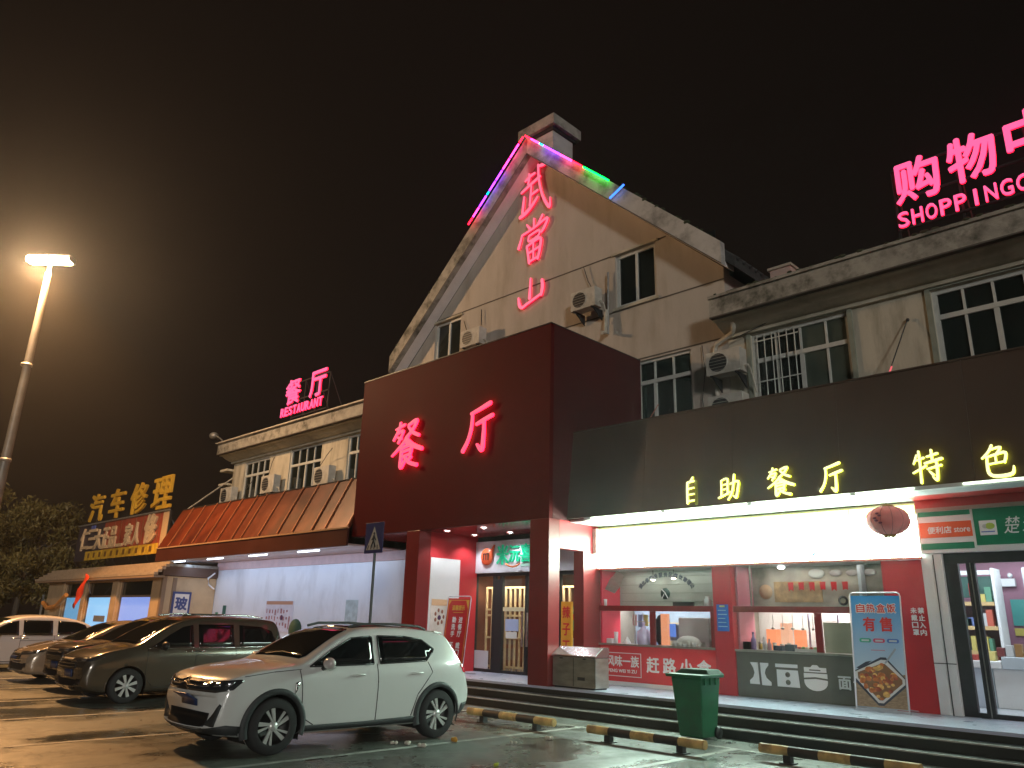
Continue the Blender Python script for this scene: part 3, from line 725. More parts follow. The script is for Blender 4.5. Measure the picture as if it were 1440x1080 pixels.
# poster on the white flank panel
t = thing('flank_poster', 'faded food poster on the white panel left of the doors', 'poster', (-15.41, 13.3, 1.6))
pst = MB().box(-15.414, -15.408, 12.93, 13.55, 1.20, 2.18).build('sheet', mat('poster_cream', (0.62, 0.58, 0.52), 0.4, var=0.1, scale=5), t)
MB().box(-15.4075, -15.404, 12.95, 13.53, 2.02, 2.17).build('title_band', mat('poster_tan', (0.6, 0.38, 0.22), 0.5), t)
bl_ = MB()
for k in range(7):
    a = k * 0.9; bl_.ball((-15.404, 13.22 + 0.14 * math.cos(a), 1.75 + 0.16 * math.sin(a)), 0.003, 0.035, 0.05, 8, 5)
bl_.build('printed_flowers', mat('poster_brown', (0.25, 0.1, 0.06), 0.5), t)
MB().ball((-15.404, 13.22, 1.73), 0.003, 0.06, 0.06, 10, 6).build('printed_bowl', mat('poster_purple', (0.08, 0.03, 0.10), 0.5), t)
MB().box(-15.414, -15.408, 13.05, 13.58, 0.99, 1.09).build('red_label', red_print, t)

# ------------------------------------------------------------------ right canopy
CY0, CY1 = 13.04, 13.26
cn = thing('right_canopy', 'long dark sheet-clad canopy fascia above the food stalls and shop', 'canopy', (-4, 13.04, 3.8))
x0, x1 = px1 + 0.002, 7.0
n = 9
for i in range(n):
    a = x0 + (x1 - x0) * i / n; b = x0 + (x1 - x0) * (i + 1) / n - 0.004
    MB().prism([(a, CY0, 3.86), (a, CY1, 5.84), (a, CY1 + 0.1, 5.84), (a, CY0 + 0.1, 3.86)], (b - a, 0, 0)).build('fascia_panel', can_m, cn)
bx('top_flashing', can_m, cn, x0, x1, CY1 - 0.02, 15.98, 5.842, 5.87)
bx('lower_rail', mat('white_rail', (0.6, 0.63, 0.62), 0.35), cn, x0 + 0.5, x1, CY0 - 0.03, CY0 + 0.12, 3.80, 3.857)
sof_m = mat('canopy_soffit', (0.42, 0.46, 0.48), 0.3, var=0.06, scale=1.5)
bx('soffit', sof_m, cn, x0, -4.25, CY0 + 0.121, 14.3, 3.801, 3.85)
bx('soffit', mat('soffit_red', (0.45, 0.05, 0.045), 0.3, var=0.06), cn, -4.249, x1, CY0 + 0.55, 14.3, 3.801, 3.85)
bx('soffit_edge', sof_m, cn, -4.249, x1, CY0 + 0.121, CY0 + 0.549, 3.801, 3.85)
tube = glow('canopy_tube', (0.85, 1.0, 0.72), 5)
for a, b in ((-10.35, -8.6), (-8.5, -6.75), (-6.65, -4.9), (-4.8, -3.9), (-3.2, -2.0), (-1.9, 0)):
    MB().tube([(a, CY0 - 0.045, 3.83), (b, CY0 - 0.045, 3.83)], 0.014, 8).build('light_tube', tube, cn)
# letters on the canopy
yf = glow('letter_yellow_face', (1.5, 1.5, 0.72), 1.0); yb = glow('letter_yellow_return', (1.1, 1.25, 0.02), 2.6)
off = mat('letter_unlit', (0.35, 0.33, 0.05), 0.4)
cs = thing('canopy_sign', 'glowing yellow characters along the lower edge of the dark right canopy', 'sign', (-5, 13.0, 4.1))
for chx, xa, xb, za, zb in (('自', -8.10, -7.62, 3.92, 4.44), ('助', -7.32, -6.86, 3.92, 4.40), ('餐', -6.34, -5.84, 3.92, 4.43), ('厅', -5.40, -4.98, 3.88, 4.39), ('特', -3.90, -3.44, 3.90, 4.41), ('色', -2.96, -2.50, 3.88, 4.37)):
    brush('character', chx, yf, yb, cs, xa, za, xb - xa, zb - za, CY0 + 0.06, stand=0.06, depth=0.03, wmul=0.72)
brush('unlit_stroke', '丨', off, None, cs, -8.12, 3.90, 0.46, 0.5, CY0 + 0.05, stand=0.08, depth=0.05)

# light box menu panels
lb = thing('menu_light_box', 'glaring white light box of menu panels above both food stalls', 'light box', (-7.6, 14.2, 3.3))
lbf = glow('lightbox_face', (0.72, 1.0, 0.84), 48)
lbt = glow('lightbox_top', (1.0, 1.0, 0.45), 3.0)
xs = [-11.06, -10.12, -9.17, -8.22, -7.27, -6.32, -5.37, -4.26]
for i in range(7):
    a, b = xs[i], xs[i + 1]
    bx('menu_panel', lbf, lb, a + 0.004, b - 0.004, 14.10, 14.13, 2.88, 3.56)
    bx('top_panel', lbt, lb, a + 0.012, b - 0.012, 14.10, 14.13, 3.585, 3.74)
bx('frame', mat('lb_frame', (0.5, 0.5, 0.3), 0.5), lb, -11.06, -4.25, 14.131, 14.198, 2.86, 3.78)
bx('bottom_trim', mat('lb_trim_red', (0.6, 0.18, 0.14), 0.4), lb, -11.06, -4.25, 14.09, 14.13, 2.835, 2.872)
MB().prism([(-6.45, 14.095, 2.90), (-6.05, 14.095, 2.96), (-5.98, 14.095, 3.06), (-6.12, 14.095, 2.98)], (0, 0.003, 0)).build('printed_fish', glow('fish_blue', (0.25, 0.55, 1.0), 1), lb)
for i, (x, z) in enumerate(((-10.3, 3.3), (-8.7, 3.12), (-8.6, 3.16), (-8.5, 3.1), (-7.5, 3.13), (-7.42, 3.13), (-6.7, 3.5), (-5.2, 3.3))):
    bx('printed_mark', glow('mark_grey', (0.5, 0.55, 0.6), 1), lb, x, x + 0.06, 14.095, 14.099, z, z + 0.03)

# ------------------------------------------------------------------ stalls
SY = 14.2
def pillar(label, x0, x1, m, zt=2.83, y0=14.14):
    o = bx('pillar', m, None, x0, x1, y0, 14.7, ZD + 0.001, zt, 0.006); return tag(o, label, 'pillar')
p1 = pillar('red pillar with a small blue notice between the two food stalls', -8.20, -7.79, red_side)
p2 = pillar('red pillar beside the white shop pillar with white characters', -4.93, -4.28, red_side)
p3 = pillar('white panelled pillar beside the glass shop door', -4.279, -3.96, white_p, 2.92)
bx('joint', black, p3, -4.281, -3.95, 14.128, 14.1395, 1.20, 1.212)
bx('joint', black, p3, -4.09, -4.08, 14.128, 14.139, ZD, 2.9)
nb = bx('notice_board', blue_p, None, -8.12, -7.87, 14.12, 14.135, 1.60, 2.10); tag(nb, 'small blue notice on the red pillar between the stalls', 'notice')
for k in range(5): bx('notice_line', mat('pale_print', (0.45, 0.55, 0.65), 0.5), nb, -8.09, -7.90 - 0.02 * (k % 3), 14.113, 14.119, 1.68 + k * 0.075, 1.695 + k * 0.075)
bx('notice_title', mat('print_yellow', (0.6, 0.55, 0.15), 0.5), nb, -8.05, -7.94, 14.113, 14.119, 2.05, 2.08)
vtext('character', '禁止入内', letter_w, p2, -4.375, 2.06, 0.09, 0.115, 14.138, bold=0.003)
vtext('character', '未戴口罩', letter_w, p2, -4.49, 2.06, 0.09, 0.115, 14.138, bold=0.003)

st1 = thing('snack_stall', 'red snack stall counter with white lettering and lit serving windows', 'food stall', (-9.7, SY, ZD))
bx('counter_front', red_counter, st1, -11.10, -8.21, SY - 0.02, SY + 0.1, ZD + 0.08, 1.24, 0.005)
bx('plinth', white_p, st1, -11.10, -8.21, SY - 0.03, SY + 0.1, ZD + 0.002, ZD + 0.078)
bx('counter_top', steel, st1, -11.10, -8.21, SY - 0.06, SY + 0.55, 1.242, 1.28)
bx('window_beam', red_col, st1, -11.10, -8.21, SY - 0.03, SY + 0.04, 1.96, 2.07)
bx('window_post', red_col, st1, -9.74, -9.62, SY - 0.02, SY + 0.035, 1.282, 1.958)
bx('window_post', red_col, st1, -8.30, -8.22, SY - 0.02, SY + 0.035, 1.282, 1.958)
bx('glass_pane', sheet_glass, st1, -9.60, -8.32, SY, SY + 0.006, 1.30, 1.955)
bx('glass_pane', sheet_glass, st1, -11.0, -8.22, SY, SY + 0.006, 2.075, 2.83)
bx('left_wall', mat('stall_side_red', (0.62, 0.04, 0.07), 0.4), st1, -11.10, -11.05, SY + 0.05, 14.92, ZD, 2.835)
bx('back_wall', mat('stall_tile_green', (0.34, 0.37, 0.32), 0.4, var=0.06, scale=2), st1, -11.10, -8.2, 14.93, 15.0, 1.98, 2.90)
bx('back_wall_lower', mat('stall_kitchen', (0.30, 0.36, 0.45), 0.4, var=0.25, scale=1.5), st1, -13.0, -8.0, 15.95, 16.05, ZD, 2.3)
bx('right_wall', interior, st1, -8.19, -8.15, SY + 0.1, 16.2, ZD, 2.9)
bx('stall_ceiling', mat('ceil_grey', (0.3, 0.3, 0.28), 0.6), st1, -11.05, -8.19, SY + 0.05, 14.925, 2.84, 2.88)
# wall tiles joints on stall back wall
for k in range(5):
    bx('tile_joint', mat('tile_joint', (0.2, 0.22, 0.18), 0.6), st1, -11.0, -8.3, 14.922, 14.929, 2.0 + k * 0.18, 2.006 + k * 0.18)
arc = '湖北省交投服务区餐饮管理公司'
for i, chx in enumerate(arc[:13]):
    a = R(150 - 120 * i / 12); cx_, cz_ = -9.80, 2.27
    ca, sa = math.cos(a), math.sin(a)
    U = Vector((sa, 0, -ca)); V = Vector((ca, 0, sa)); s_ = 0.095
    p = Vector((cx_, 14.925, cz_)) + Vector((ca * 0.72, 0, sa * 0.44)) - U * s_ / 2
    col_ = mat('arc_print_dark', (0.05, 0.07, 0.09), 0.5)
    text('wall_character', chx, col_, st1, p, s_, s_, U=U, V=V, depth=0.006, bold=0.004)
MB().lathe((-9.82, 14.915, 2.35), [(0.001, 0), (0.12, 0), (0.12, 0.012)], axis='y', n=24).build('wall_logo', mat('logo_dark_green', (0.02, 0.06, 0.05), 0.5), st1)
MB().tube([(-9.90, 14.908, 2.44), (-9.82, 14.908, 2.37), (-9.75, 14.908, 2.25)], 0.009, 6).build('logo_stroke', letter_w, st1)
MB().tube([(-9.84, 14.908, 2.35), (-9.90, 14.908, 2.25)], 0.007, 6).build('logo_stroke', letter_w, st1)
tv = bx('wall_screen', black, st1, -9.60, -9.10, 14.86, 14.92, 2.07, 2.17)
area('stall_light', st1, (-9.6, 14.6, 2.82), 2.4, 0.4, 11, (1, 0.98, 0.92))
area('kitchen_light', st1, (-10.2, 15.3, 2.25), 2.6, 0.5, 60, (0.95, 0.97, 1.0))
# counter lettering
def box_outline(x0, x1, z0, z1, y, t_, m, parent):
    b = MB().box(x0, x1, y - 0.006, y, z1 - t_, z1).box(x0, x1, y - 0.006, y, z0, z0 + t_)
    b.box(x0, x0 + t_, y - 0.006, y, z0 + t_, z1 - t_).box(x1 - t_, x1, y - 0.006, y, z0 + t_, z1 - t_); return b.build('logo_outline', m, parent)
box_outline(-10.96, -9.98, 0.62, 1.10, SY - 0.021, 0.014, letter_w, st1)
text('lettering', '风味一族', letter_w, st1, (-10.88, SY - 0.021, 0.82), 0.84, 0.22, depth=0.006, bold=0.005)
text('lettering', 'FENG WEI YI ZU', letter_w, st1, (-10.84, SY - 0.021, 0.70), 0.74, 0.065, depth=0.006, bold=0.002)
for i, chx in enumerate('赶路小食'):
    text('lettering', chx, letter_w, st1, (-9.84 + i * 0.40, SY - 0.021, 0.74), 0.30, 0.30, depth=0.006, bold=0.008)

st2 = thing('noodle_stall', 'olive noodle stall counter with chunky white logo characters', 'food stall', (-6.3, SY, ZD))
bx('counter_front', dark_counter, st2, -7.785, -4.935, SY - 0.02, SY + 0.1, ZD + 0.004, 1.24, 0.005)
bx('counter_top', steel, st2, -7.785, -4.935, SY - 0.06, SY + 0.55, 1.242, 1.28)
bx('window_beam', red_col, st2, -7.785, -4.935, SY - 0.03, SY + 0.04, 1.96, 2.07)
bx('window_post', red_col, st2, -6.20, -6.08, SY - 0.02, SY + 0.035, 1.282, 1.958)
bx('window_post', steel, st2, -7.42, -7.40, SY - 0.02, SY + 0.02, 2.071, 2.83)
bx('glass_pane', sheet_glass, st2, -7.75, -6.21, SY, SY + 0.006, 1.30, 1.955)
bx('glass_pane', sheet_glass, st2, -7.75, -4.94, SY + 0.001, SY + 0.007, 2.075, 2.83)
bx('side_wall', mat('stall2_pink', (0.5, 0.16, 0.22), 0.4), st2, -7.78, -7.74, SY + 0.1, 14.92, 0.5, 2.835)
bx('upper_back_wall', mat('menu_wall', (0.34, 0.30, 0.25), 0.5, var=0.5, scale=2.2), st2, -7.78, -4.93, 14.93, 15.0, 1.98, 2.9)
bx('lower_back_wall', mat('kitchen_wall', (0.60, 0.56, 0.55), 0.4, var=0.12, scale=2), st2, -9.2, -4.6, 15.9, 15.95, ZD, 2.3)
bx('right_wall', interior, st2, -4.93, -4.9, SY + 0.5, 16.0, ZD, 2.9)
bx('stall_ceiling', MATS['ceil_grey'], st2, -7.74, -4.93, SY + 0.05, 14.925, 2.84, 2.88)
bx('blank_panel', mat('khaki_panel', (0.24, 0.22, 0.16), 0.5, var=0.08), st2, -6.05, -4.97, SY - 0.01, SY + 0.02, 1.285, 1.80)
area('kitchen_light', st2, (-6.6, 15.4, 2.25), 2.6, 0.4, 58, (1, 0.93, 0.85))
area('stall_light', st2, (-6.4, 14.6, 2.82), 2.4, 0.4, 9, (1, 0.92, 0.80))
MB().lathe((-7.46, 14.915, 2.37), [(0.001, 0), (0.14, 0), (0.14, 0.01)], axis='y', n=20).build('menu_dish', mat('dish_tan', (0.5, 0.33, 0.2), 0.5), st2)
bx('menu_picture', mat('menu_tan', (0.42, 0.27, 0.13), 0.5, var=0.35, scale=9), st2, -7.28, -6.32, 14.918, 14.928, 2.17, 2.56)
MB().ball((-6.40, 14.91, 2.70), 0.16, 0.02, 0.09, 14, 8).build('menu_bowl', mat('bowl_white', (0.6, 0.6, 0.58), 0.4), st2)
for k in range(3): MB().ball((-6.03 + k * 0.31, 14.91, 2.70), 0.12, 0.015, 0.06, 12, 6).build('menu_plate', mat('plate_grey', (0.4, 0.36, 0.36), 0.4), st2)
for k in range(2): MB().lathe((-5.94 + 0.25 * k, 14.91, 2.20), [(0.05, 0), (0.09, 0), (0.09, 0.012)], axis='y', n=16).build('wheel_picture', black, st2)
for k in range(6):
    xk = -6.96 + k * 0.21
    f = MB().prism([(xk, 14.86, 2.54), (xk + .11, 14.86, 2.54), (xk + .10, 14.86, 2.37 + 0.02 * (k % 2)), (xk + .055, 14.86, 2.41), (xk + .01, 14.86, 2.37 + 0.02 * (k % 2))], (0, 0.006, 0)).build('pennant', red_print, None)
    tag(f, ('leftmost', 'second', 'third', 'fourth', 'fifth', 'rightmost')[k] + ' red pennant of the row above the noodle counter', 'pennant', 'red pennants in the noodle stall')
t = thing('ceiling_spot', 'bright round lamp in the ceiling of the noodle stall', 'lamp', (-6.95, 14.6, 2.8)); MB().ball((-6.95, 14.6, 2.81), 0.07, 0.07, 0.035, 12, 6).build('bulb', glow('bulb_white', (0.9, 0.95, 1), 12), t)
# chunky logo: cut white shapes standing on the olive counter
def shape(name, pts, parent, y=SY - 0.021, d=0.014, m=letter_w):
    return MB().prism([(p[0], y - d, p[1]) for p in pts], (0, d, 0)).build(name, m, parent)
def arcpts(cx_, cz_, rx, rz, a0, a1, n_=8): return [(cx_ + rx * math.cos(R(a0 + (a1 - a0) * k / n_)), cz_ + rz * math.sin(R(a0 + (a1 - a0) * k / n_))) for k in range(n_ + 1)]
shape('logo_shape', [(-7.50, 1.06), (-7.35, 1.06), (-7.33, 0.68), (-7.52, 0.68), (-7.52, 0.74)] + [(-7.45, 0.80), (-7.42, 0.88), (-7.44, 0.96)], st2)
shape('logo_shape', [(-7.30, 1.06), (-7.14, 1.06), (-7.14, 1.02), (-7.20, 0.95), (-7.22, 0.88), (-7.19, 0.80), (-7.10, 0.73), (-7.10, 0.67), (-7.28, 0.67)], st2)
shape('logo_shape', [(-7.00, 1.06), (-6.58, 1.06), (-6.58, 1.00), (-7.00, 1.00)], st2)
shape('logo_shape', [(-6.98, 0.96), (-6.58, 0.96), (-6.56, 0.67), (-6.98, 0.67)], st2)
for z in (0.88, 0.75): MB().lathe((-6.77, SY - 0.042, z), [(0.001, 0), (0.045, 0), (0.045, 0.006)], axis='y', n=16).build('logo_dot', dark_counter, st2)
shape('logo_shape', [(-6.46, 1.03), (-6.34, 1.03), (-6.30, 1.07), (-6.22, 1.07), (-6.18, 1.03), (-6.06, 1.03), (-6.06, 0.95), (-6.46, 0.95)], st2)
shape('logo_shape', [(-6.47, 0.93), (-6.05, 0.93), (-6.05, 0.85), (-6.26, 0.87), (-6.47, 0.85)], st2)
shape('logo_shape', [(-6.47, 0.82)] + [(-6.26, 0.84), (-6.05, 0.82)] + arcpts(-6.26, 0.79, 0.21, 0.15, 0, -180, 10), st2)
bx('logo_bar', dark_counter, st2, -6.36, -6.16, SY - 0.044, SY - 0.036, 0.975, 0.995)
text('lettering', '面', letter_w, st2, (-5.86, SY - 0.021, 0.70), 0.21, 0.21, depth=0.012, bold=0.006)
text('lettering', '馆', letter_w, st2, (-5.60, SY - 0.021, 0.70), 0.22, 0.22, depth=0.012, bold=0.006)

# goods on the counters: each a thing of its own
def item(name, label, cat, mb, m, group=None, bevel=0): return tag(mb.build(name, m, None, bevel), label, cat, group)
wpl = mat('white_plastic', (0.75, 0.75, 0.78), 0.4); stm = mat('steamer_white', (0.8, 0.78, 0.76), 0.5)
item('food_cone', 'white paper cone standing at the left of the snack counter', 'paper cone', MB().lathe((-10.45, 14.35, 1.281), [(0.09, 0), (0.02, 0.13), (0.001, 0.15)], n=12), wpl)
def bottle(x, y, label, m, h=0.30, r=0.045, group=None):
    return item('bottle', label, 'bottle', MB().lathe((x, y, 1.281), [(0.001, 0), (r, 0), (r, h * .55), (r * .45, h * .72), (r * .4, h * .92), (r * .5, h * .93), (r * .5, h), (0.001, h)], n=12), m, group)
jar = MB().lathe((-10.05, 14.4, 1.281), [(0.001, 0), (0.13, 0), (0.15, 0.10), (0.14, 0.26), (0.05, 0.33), (0.02, 0.40), (0.045, 0.44), (0.001, 0.46)], n=16)
item('urn', 'white ribbed dispenser urn in the left serving window', 'urn', jar, mat('urn_lilac', (0.6, 0.55, 0.78), 0.25, var=0.1, scale=12))
item('rack', 'tall thin metal rack behind the urn on the snack counter', 'rack', MB().tube([(-10.3, 14.45, 1.281), (-10.33, 14.45, 1.93)], 0.012).tube([(-10.12, 14.6, 1.281), (-10.2, 14.6, 1.93)], 0.012).tube([(-10.32, 14.5, 1.75), (-10.1, 14.55, 1.75)], 0.01), steel)
item('food_warmer', 'white domed food warmer in the right serving window', 'food warmer', MB().box(-9.32, -8.75, 14.35, 14.7, 1.281, 1.36).ball((-9.03, 14.52, 1.36), 0.27, 0.16, 0.13, 16, 8), stm, bevel=0)
t = thing('steamer_cabinet', 'tall pale steamer cabinet behind the right serving window', 'cabinet', (-9.0, 15.2, 1.28))
bx('body', mat('cab_pink_grey', (0.62, 0.55, 0.56), 0.4, var=0.08), t, -9.45, -8.72, 14.82, 15.3, 0.9, 1.85, 0.02); bx('shelf', white_p, t, -8.7, -8.3, 14.82, 15.3, 1.62, 1.66); bx('shelf', white_p, t, -8.7, -8.3, 14.82, 15.3, 1.40, 1.44)
item('menu_tower', 'orange lit menu tower at the edge of the right serving window', 'menu display', MB().box(-9.88, -9.72, 14.8, 14.9, 1.281, 1.92), glow('menu_orange', (0.95, 0.35, 0.18), 0.9))
item('screen', 'small glowing blue screen beside the orange menu tower', 'screen', MB().box(-9.66, -9.54, 14.8, 14.86, 1.45, 1.72), glow('screen_blue', (0.15, 0.3, 0.9), 0.8))
item('coat', 'dark coat hanging at the back of the snack stall', 'coat', MB().ball((-9.95, 14.9, 1.58), 0.16, 0.08, 0.33, 12, 8), mat('coat_dark', (0.03, 0.02, 0.03), 0.9))
item('cup_stack', 'stack of white cups beside the left stall wall', 'cups', MB().lathe((-10.75, 14.35, 1.281), [(0.001, 0), (0.035, 0), (0.05, 0.24), (0.001, 0.24)], n=12), wpl)
item('napkin_pack', 'small white pack at the far left end of the snack counter', 'napkin pack', MB().box(-10.98, -10.83, 14.3, 14.42, 1.281, 1.38), wpl, bevel=0.01)
item('thermos', 'small white canister on the beam at the right of the snack stall', 'canister', MB().lathe((-8.42, 14.30, 2.071), [(0.001, 0), (0.07, 0), (0.07, 0.13), (0.04, 0.16), (0.04, 0.19), (0.001, 0.19)], n=14), wpl)
item('cup', 'little white cup on the beam at the left of the snack stall', 'cup', MB().lathe((-10.98, 14.28, 2.071), [(0.001, 0), (0.03, 0), (0.04, 0.14), (0.001, 0.14)], n=12), wpl)
for i, (x, y, z) in enumerate(((-9.98, 14.7, 2.64), (-9.45, 14.7, 2.66))):
    t = thing('pendant_lamp', ('left' if i == 0 else 'right') + ' small pendant lamp hanging in the snack stall', 'pendant lamp', (x, y, z), 'pendant lamps in the snack stall')
    MB().tube([(x, y, z + 0.06), (x, y, 2.84)], 0.008, 6).build('cord', black, t)
    MB().lathe((x, y, z), [(0.08, 0), (0.06, 0.04), (0.015, 0.07)], n=14).build('shade', dark_m, t, fix=False)
    MB().ball((x, y, z - 0.005), 0.05, 0.05, 0.025, 10, 6).build('bulb', glow('bulb_warm', (1, 0.85, 0.7), 12), t)
# steel tubes shaped to stand for a reflection, top left
bg_ = MB()
for k in range(9):
    bg_.tube([(-10.62 + 0.02 * k, 14.25, 2.80 - 0.01 * k), (-10.80 + 0.03 * k, 14.22, 2.62 - 0.02 * k), (-10.95 + 0.03 * k, 14.25, 2.42 - 0.01 * k)], 0.014, 5)
item('reflection_bundle', 'bundle of shiny tubes standing for a reflection in the top left of the snack stall', 'reflection shape', bg_, steel)
bottle(-7.52, 14.4, 'purple tinted bottle at the left of the noodle counter', mat('bottle_purple', (0.3, 0.22, 0.45), 0.2), 0.32, 0.05)
bottle(-7.35, 14.5, 'pale bottle second from the left on the noodle counter', wpl, 0.24, 0.04)
bottle(-7.2, 14.4, 'short pinkish bottle beside the dark tub', mat('bottle_pink', (0.6, 0.35, 0.4), 0.3), 0.2, 0.04)
item('tub', 'black tub at the left end of the noodle counter', 'tub', MB().box(-7.72, -7.58, 14.35, 14.5, 1.281, 1.42), black, bevel=0.01)
item('tub', 'dark blue box between bottles and tray on the noodle counter', 'tub', MB().box(-7.10, -6.94, 14.35, 14.5, 1.281, 1.37), mat('tub_blue', (0.05, 0.07, 0.12), 0.4), bevel=0.01)
item('tub', 'larger dark box left of the food tray on the noodle counter', 'tub', MB().box(-6.88, -6.70, 14.35, 14.5, 1.281, 1.40), mat('tub_blue2', (0.08, 0.10, 0.14), 0.4), bevel=0.01)
t = thing('food_tray', 'long tray of colourful dishes on the noodle counter', 'food tray', (-6.4, 14.4, 1.28))
bx('tray', white_p, t, -6.66, -6.22, 14.3, 14.5, 1.281, 1.33)
for k in range(6): MB().ball((-6.62 + k * 0.075, 14.4, 1.345), 0.034, 0.06, 0.025, 8, 5).build('dish', mat(('dish_red', 'dish_green', 'dish_cream')[k % 3], ((0.5, 0.08, 0.05), (0.2, 0.35, 0.12), (0.65, 0.6, 0.45))[k % 3], 0.5), t)
for k, x in enumerate((-7.55, -7.25, -6.98)):
    item('heat_lamp', ('leftmost', 'middle', 'rightmost')[k] + ' orange lit warming cabinet behind the noodle counter glass', 'warming cabinet', MB().box(x, x + (0.16 if k else 0.22), 15.0, 15.2, 1.25, 1.66 + 0.12 * (k % 2)), glow('warm_orange_%d' % (k % 2), ((1.2, 0.36, 0.16), (1.0, 0.5, 0.32))[k % 2], 1.0))
t = thing('plate_rack', 'white wire plate rack behind the noodle counter', 'rack', (-6.5, 15.3, 1.28))
for k in range(5): bx('shelf', white_p, t, -6.75, -6.2, 15.2, 15.5, 1.35 + k * 0.12, 1.36 + k * 0.12)
for x in (-6.76, -6.19): bx('upright', mat('rack_lilac', (0.45, 0.4, 0.6), 0.4), t, x - 0.012, x + 0.012, 15.19, 15.22, 0.9, 1.95)

ORD = ('first', 'second', 'third', 'fourth', 'fifth', 'sixth', 'seventh', 'eighth')
for k in range(6):
    x = -8.66 - k * 0.11
    item('bowl', ORD[5 - k] + ' white bowl of the row along the right serving window of the snack stall', 'bowl', MB().lathe((x, 14.30, 1.281), [(0.001, 0), (0.03, 0), (0.048, 0.05 + 0.03 * (k % 3)), (0.042, 0.05 + 0.03 * (k % 3)), (0.001, 0.02)], n=12), wpl if k % 2 else stm, 'bowls on the snack counter')
jc = ((0.5, 0.10, 0.05), (0.55, 0.4, 0.1), (0.2, 0.3, 0.12), (0.6, 0.55, 0.45), (0.35, 0.12, 0.06), (0.1, 0.1, 0.1))
for k in range(6):
    x = -7.64 + k * 0.145
    t = thing('condiment_jar', ORD[k] + ' small condiment jar from the left behind the noodle counter glass', 'jar', (x, 14.62, 1.281), 'condiment jars on the noodle counter')
    MB().lathe((x, 14.62, 1.281), [(0.001, 0), (0.036, 0), (0.036, 0.09 + 0.02 * (k % 2)), (0.001, 0.09 + 0.02 * (k % 2))], n=12).build('glass', mat('jar_%d' % k, jc[k], 0.3), t)
    MB().lathe((x, 14.62, 1.373 + 0.02 * (k % 2)), [(0.001, 0), (0.038, 0), (0.038, 0.025), (0.001, 0.025)], n=12).build('lid', steel, t)
for k in range(5):
    x = -7.30 + k * 0.2
    item('ladle', ORD[k] + ' ladle from the left hanging behind the noodle counter', 'ladle', MB().tube([(x, 14.8, 1.93), (x, 14.8, 1.70)], 0.006, 5).ball((x, 14.79, 1.68), 0.035, 0.03, 0.025, 10, 6), steel, 'hanging ladles in the noodle stall')
for k in range(4):
    x = -10.62 + k * 0.15
    item('hanging_bag', ORD[k] + ' packet from the left hanging behind the left serving window', 'packet', MB().box(x, x + 0.10, 14.80, 14.83, 1.66 - 0.03 * (k % 2), 1.90), mat('bag_%d' % k, ((0.5, 0.3, 0.3), (0.25, 0.3, 0.5), (0.55, 0.5, 0.2), (0.5, 0.15, 0.12))[k], 0.4), 'packets hanging in the snack stall')
bx('shelf_board', lath, st1, -10.75, -8.4, 15.6, 15.9, 1.72, 1.75)
for k in range(9):
    x = -11.3 + k * 0.28
    item('carton', ORD[min(k, 7)] + (' (last)' if k == 8 else '') + ' carton from the left at the back of the snack kitchen', 'carton', MB().box(x, x + 0.2, 15.6, 15.85, 1.0, 1.25 + 0.1 * (k % 3)), mat('carton_%d' % (k % 4), ((0.55, 0.42, 0.25), (0.6, 0.6, 0.6), (0.2, 0.3, 0.5), (0.5, 0.12, 0.1))[k % 4], 0.6), 'cartons in the snack kitchen')

# yellow vertical board
yb_ = bx('yellow_sign', yellow_p, None, -11.66, -11.355, 13.55, 13.60, 0.9, 2.13)
yb_.location = (0.0, 0, 0)
tag(yb_, 'tall yellow board with three red brush characters beside the snack stall', 'sign')
for i, chx in enumerate('辣子王'):
    text('character', chx, red_print, yb_, (-11.61, 13.55, 1.78 - i * 0.36), 0.21, 0.25, depth=0.006, bold=0.006)

# ------------------------------------------------------------------ convenience shop
cv = thing('convenience_shop', 'convenience shop front with dark framed glass door and green sign', 'shop', (-2, SY, ZD))
sg = bx('sign_board', white_p, cv, -4.25, 5.0, SY - 0.10, SY + 0.05, 2.925, 3.60)
bx('sign_top_trim', mat('trim_tan', (0.4, 0.33, 0.27), 0.5), sg, -4.25, 5.0, SY - 0.12, SY + 0.04, 3.602, 3.66)
for z0_, z1_, m_ in ((3.52, 3.595, green_p), (3.17, 3.42, orange_p), (2.98, 3.08, green_p)): bx('stripe', m_, sg, -4.22, -3.44, SY - 0.108, SY - 0.101, z0_, z1_)
bx('green_field', green_p, sg, -3.40, 5.0, SY - 0.112, SY - 0.1015, 3.02, 3.595)
text('lettering', '便利店', letter_w, sg, (-4.10, SY - 0.108, 3.235), 0.36, 0.11, depth=0.004, bold=0.003)
text('lettering', 'store', letter_w, sg, (-3.70, SY - 0.108, 3.245), 0.23, 0.075, depth=0.004, bold=0.002)
bx('logo_square', letter_w, sg, -3.33, -3.09, SY - 0.122, SY - 0.1125, 3.17, 3.40, 0.004)
MB().ball((-3.18, SY - 0.124, 3.31), 0.07, 0.004, 0.05, 12, 6).build('logo_leaf', mat('leaf_lime', (0.35, 0.5, 0.08), 0.5), sg)
MB().ball((-3.24, SY - 0.1235, 3.31), 0.05, 0.003, 0.035, 12, 6).build('logo_leaf', mat('leaf_pale', (0.45, 0.5, 0.5), 0.5), sg)
bx('logo_line', blue_p, sg, -3.31, -3.12, SY - 0.127, SY - 0.1225, 3.215, 3.23)
text('lettering', '楚', letter_w, sg, (-3.00, SY - 0.113, 3.18), 0.20, 0.26, depth=0.006, shear=0.2)
text('lettering', '道', letter_w, sg, (-2.75, SY - 0.113, 3.20), 0.20, 0.24, depth=0.006, shear=0.2)
bx('header', MATS['soffit_red'], cv, -4.25, 5.0, SY - 0.11, SY + 0.05, 3.662, 3.80)
fr = MB()
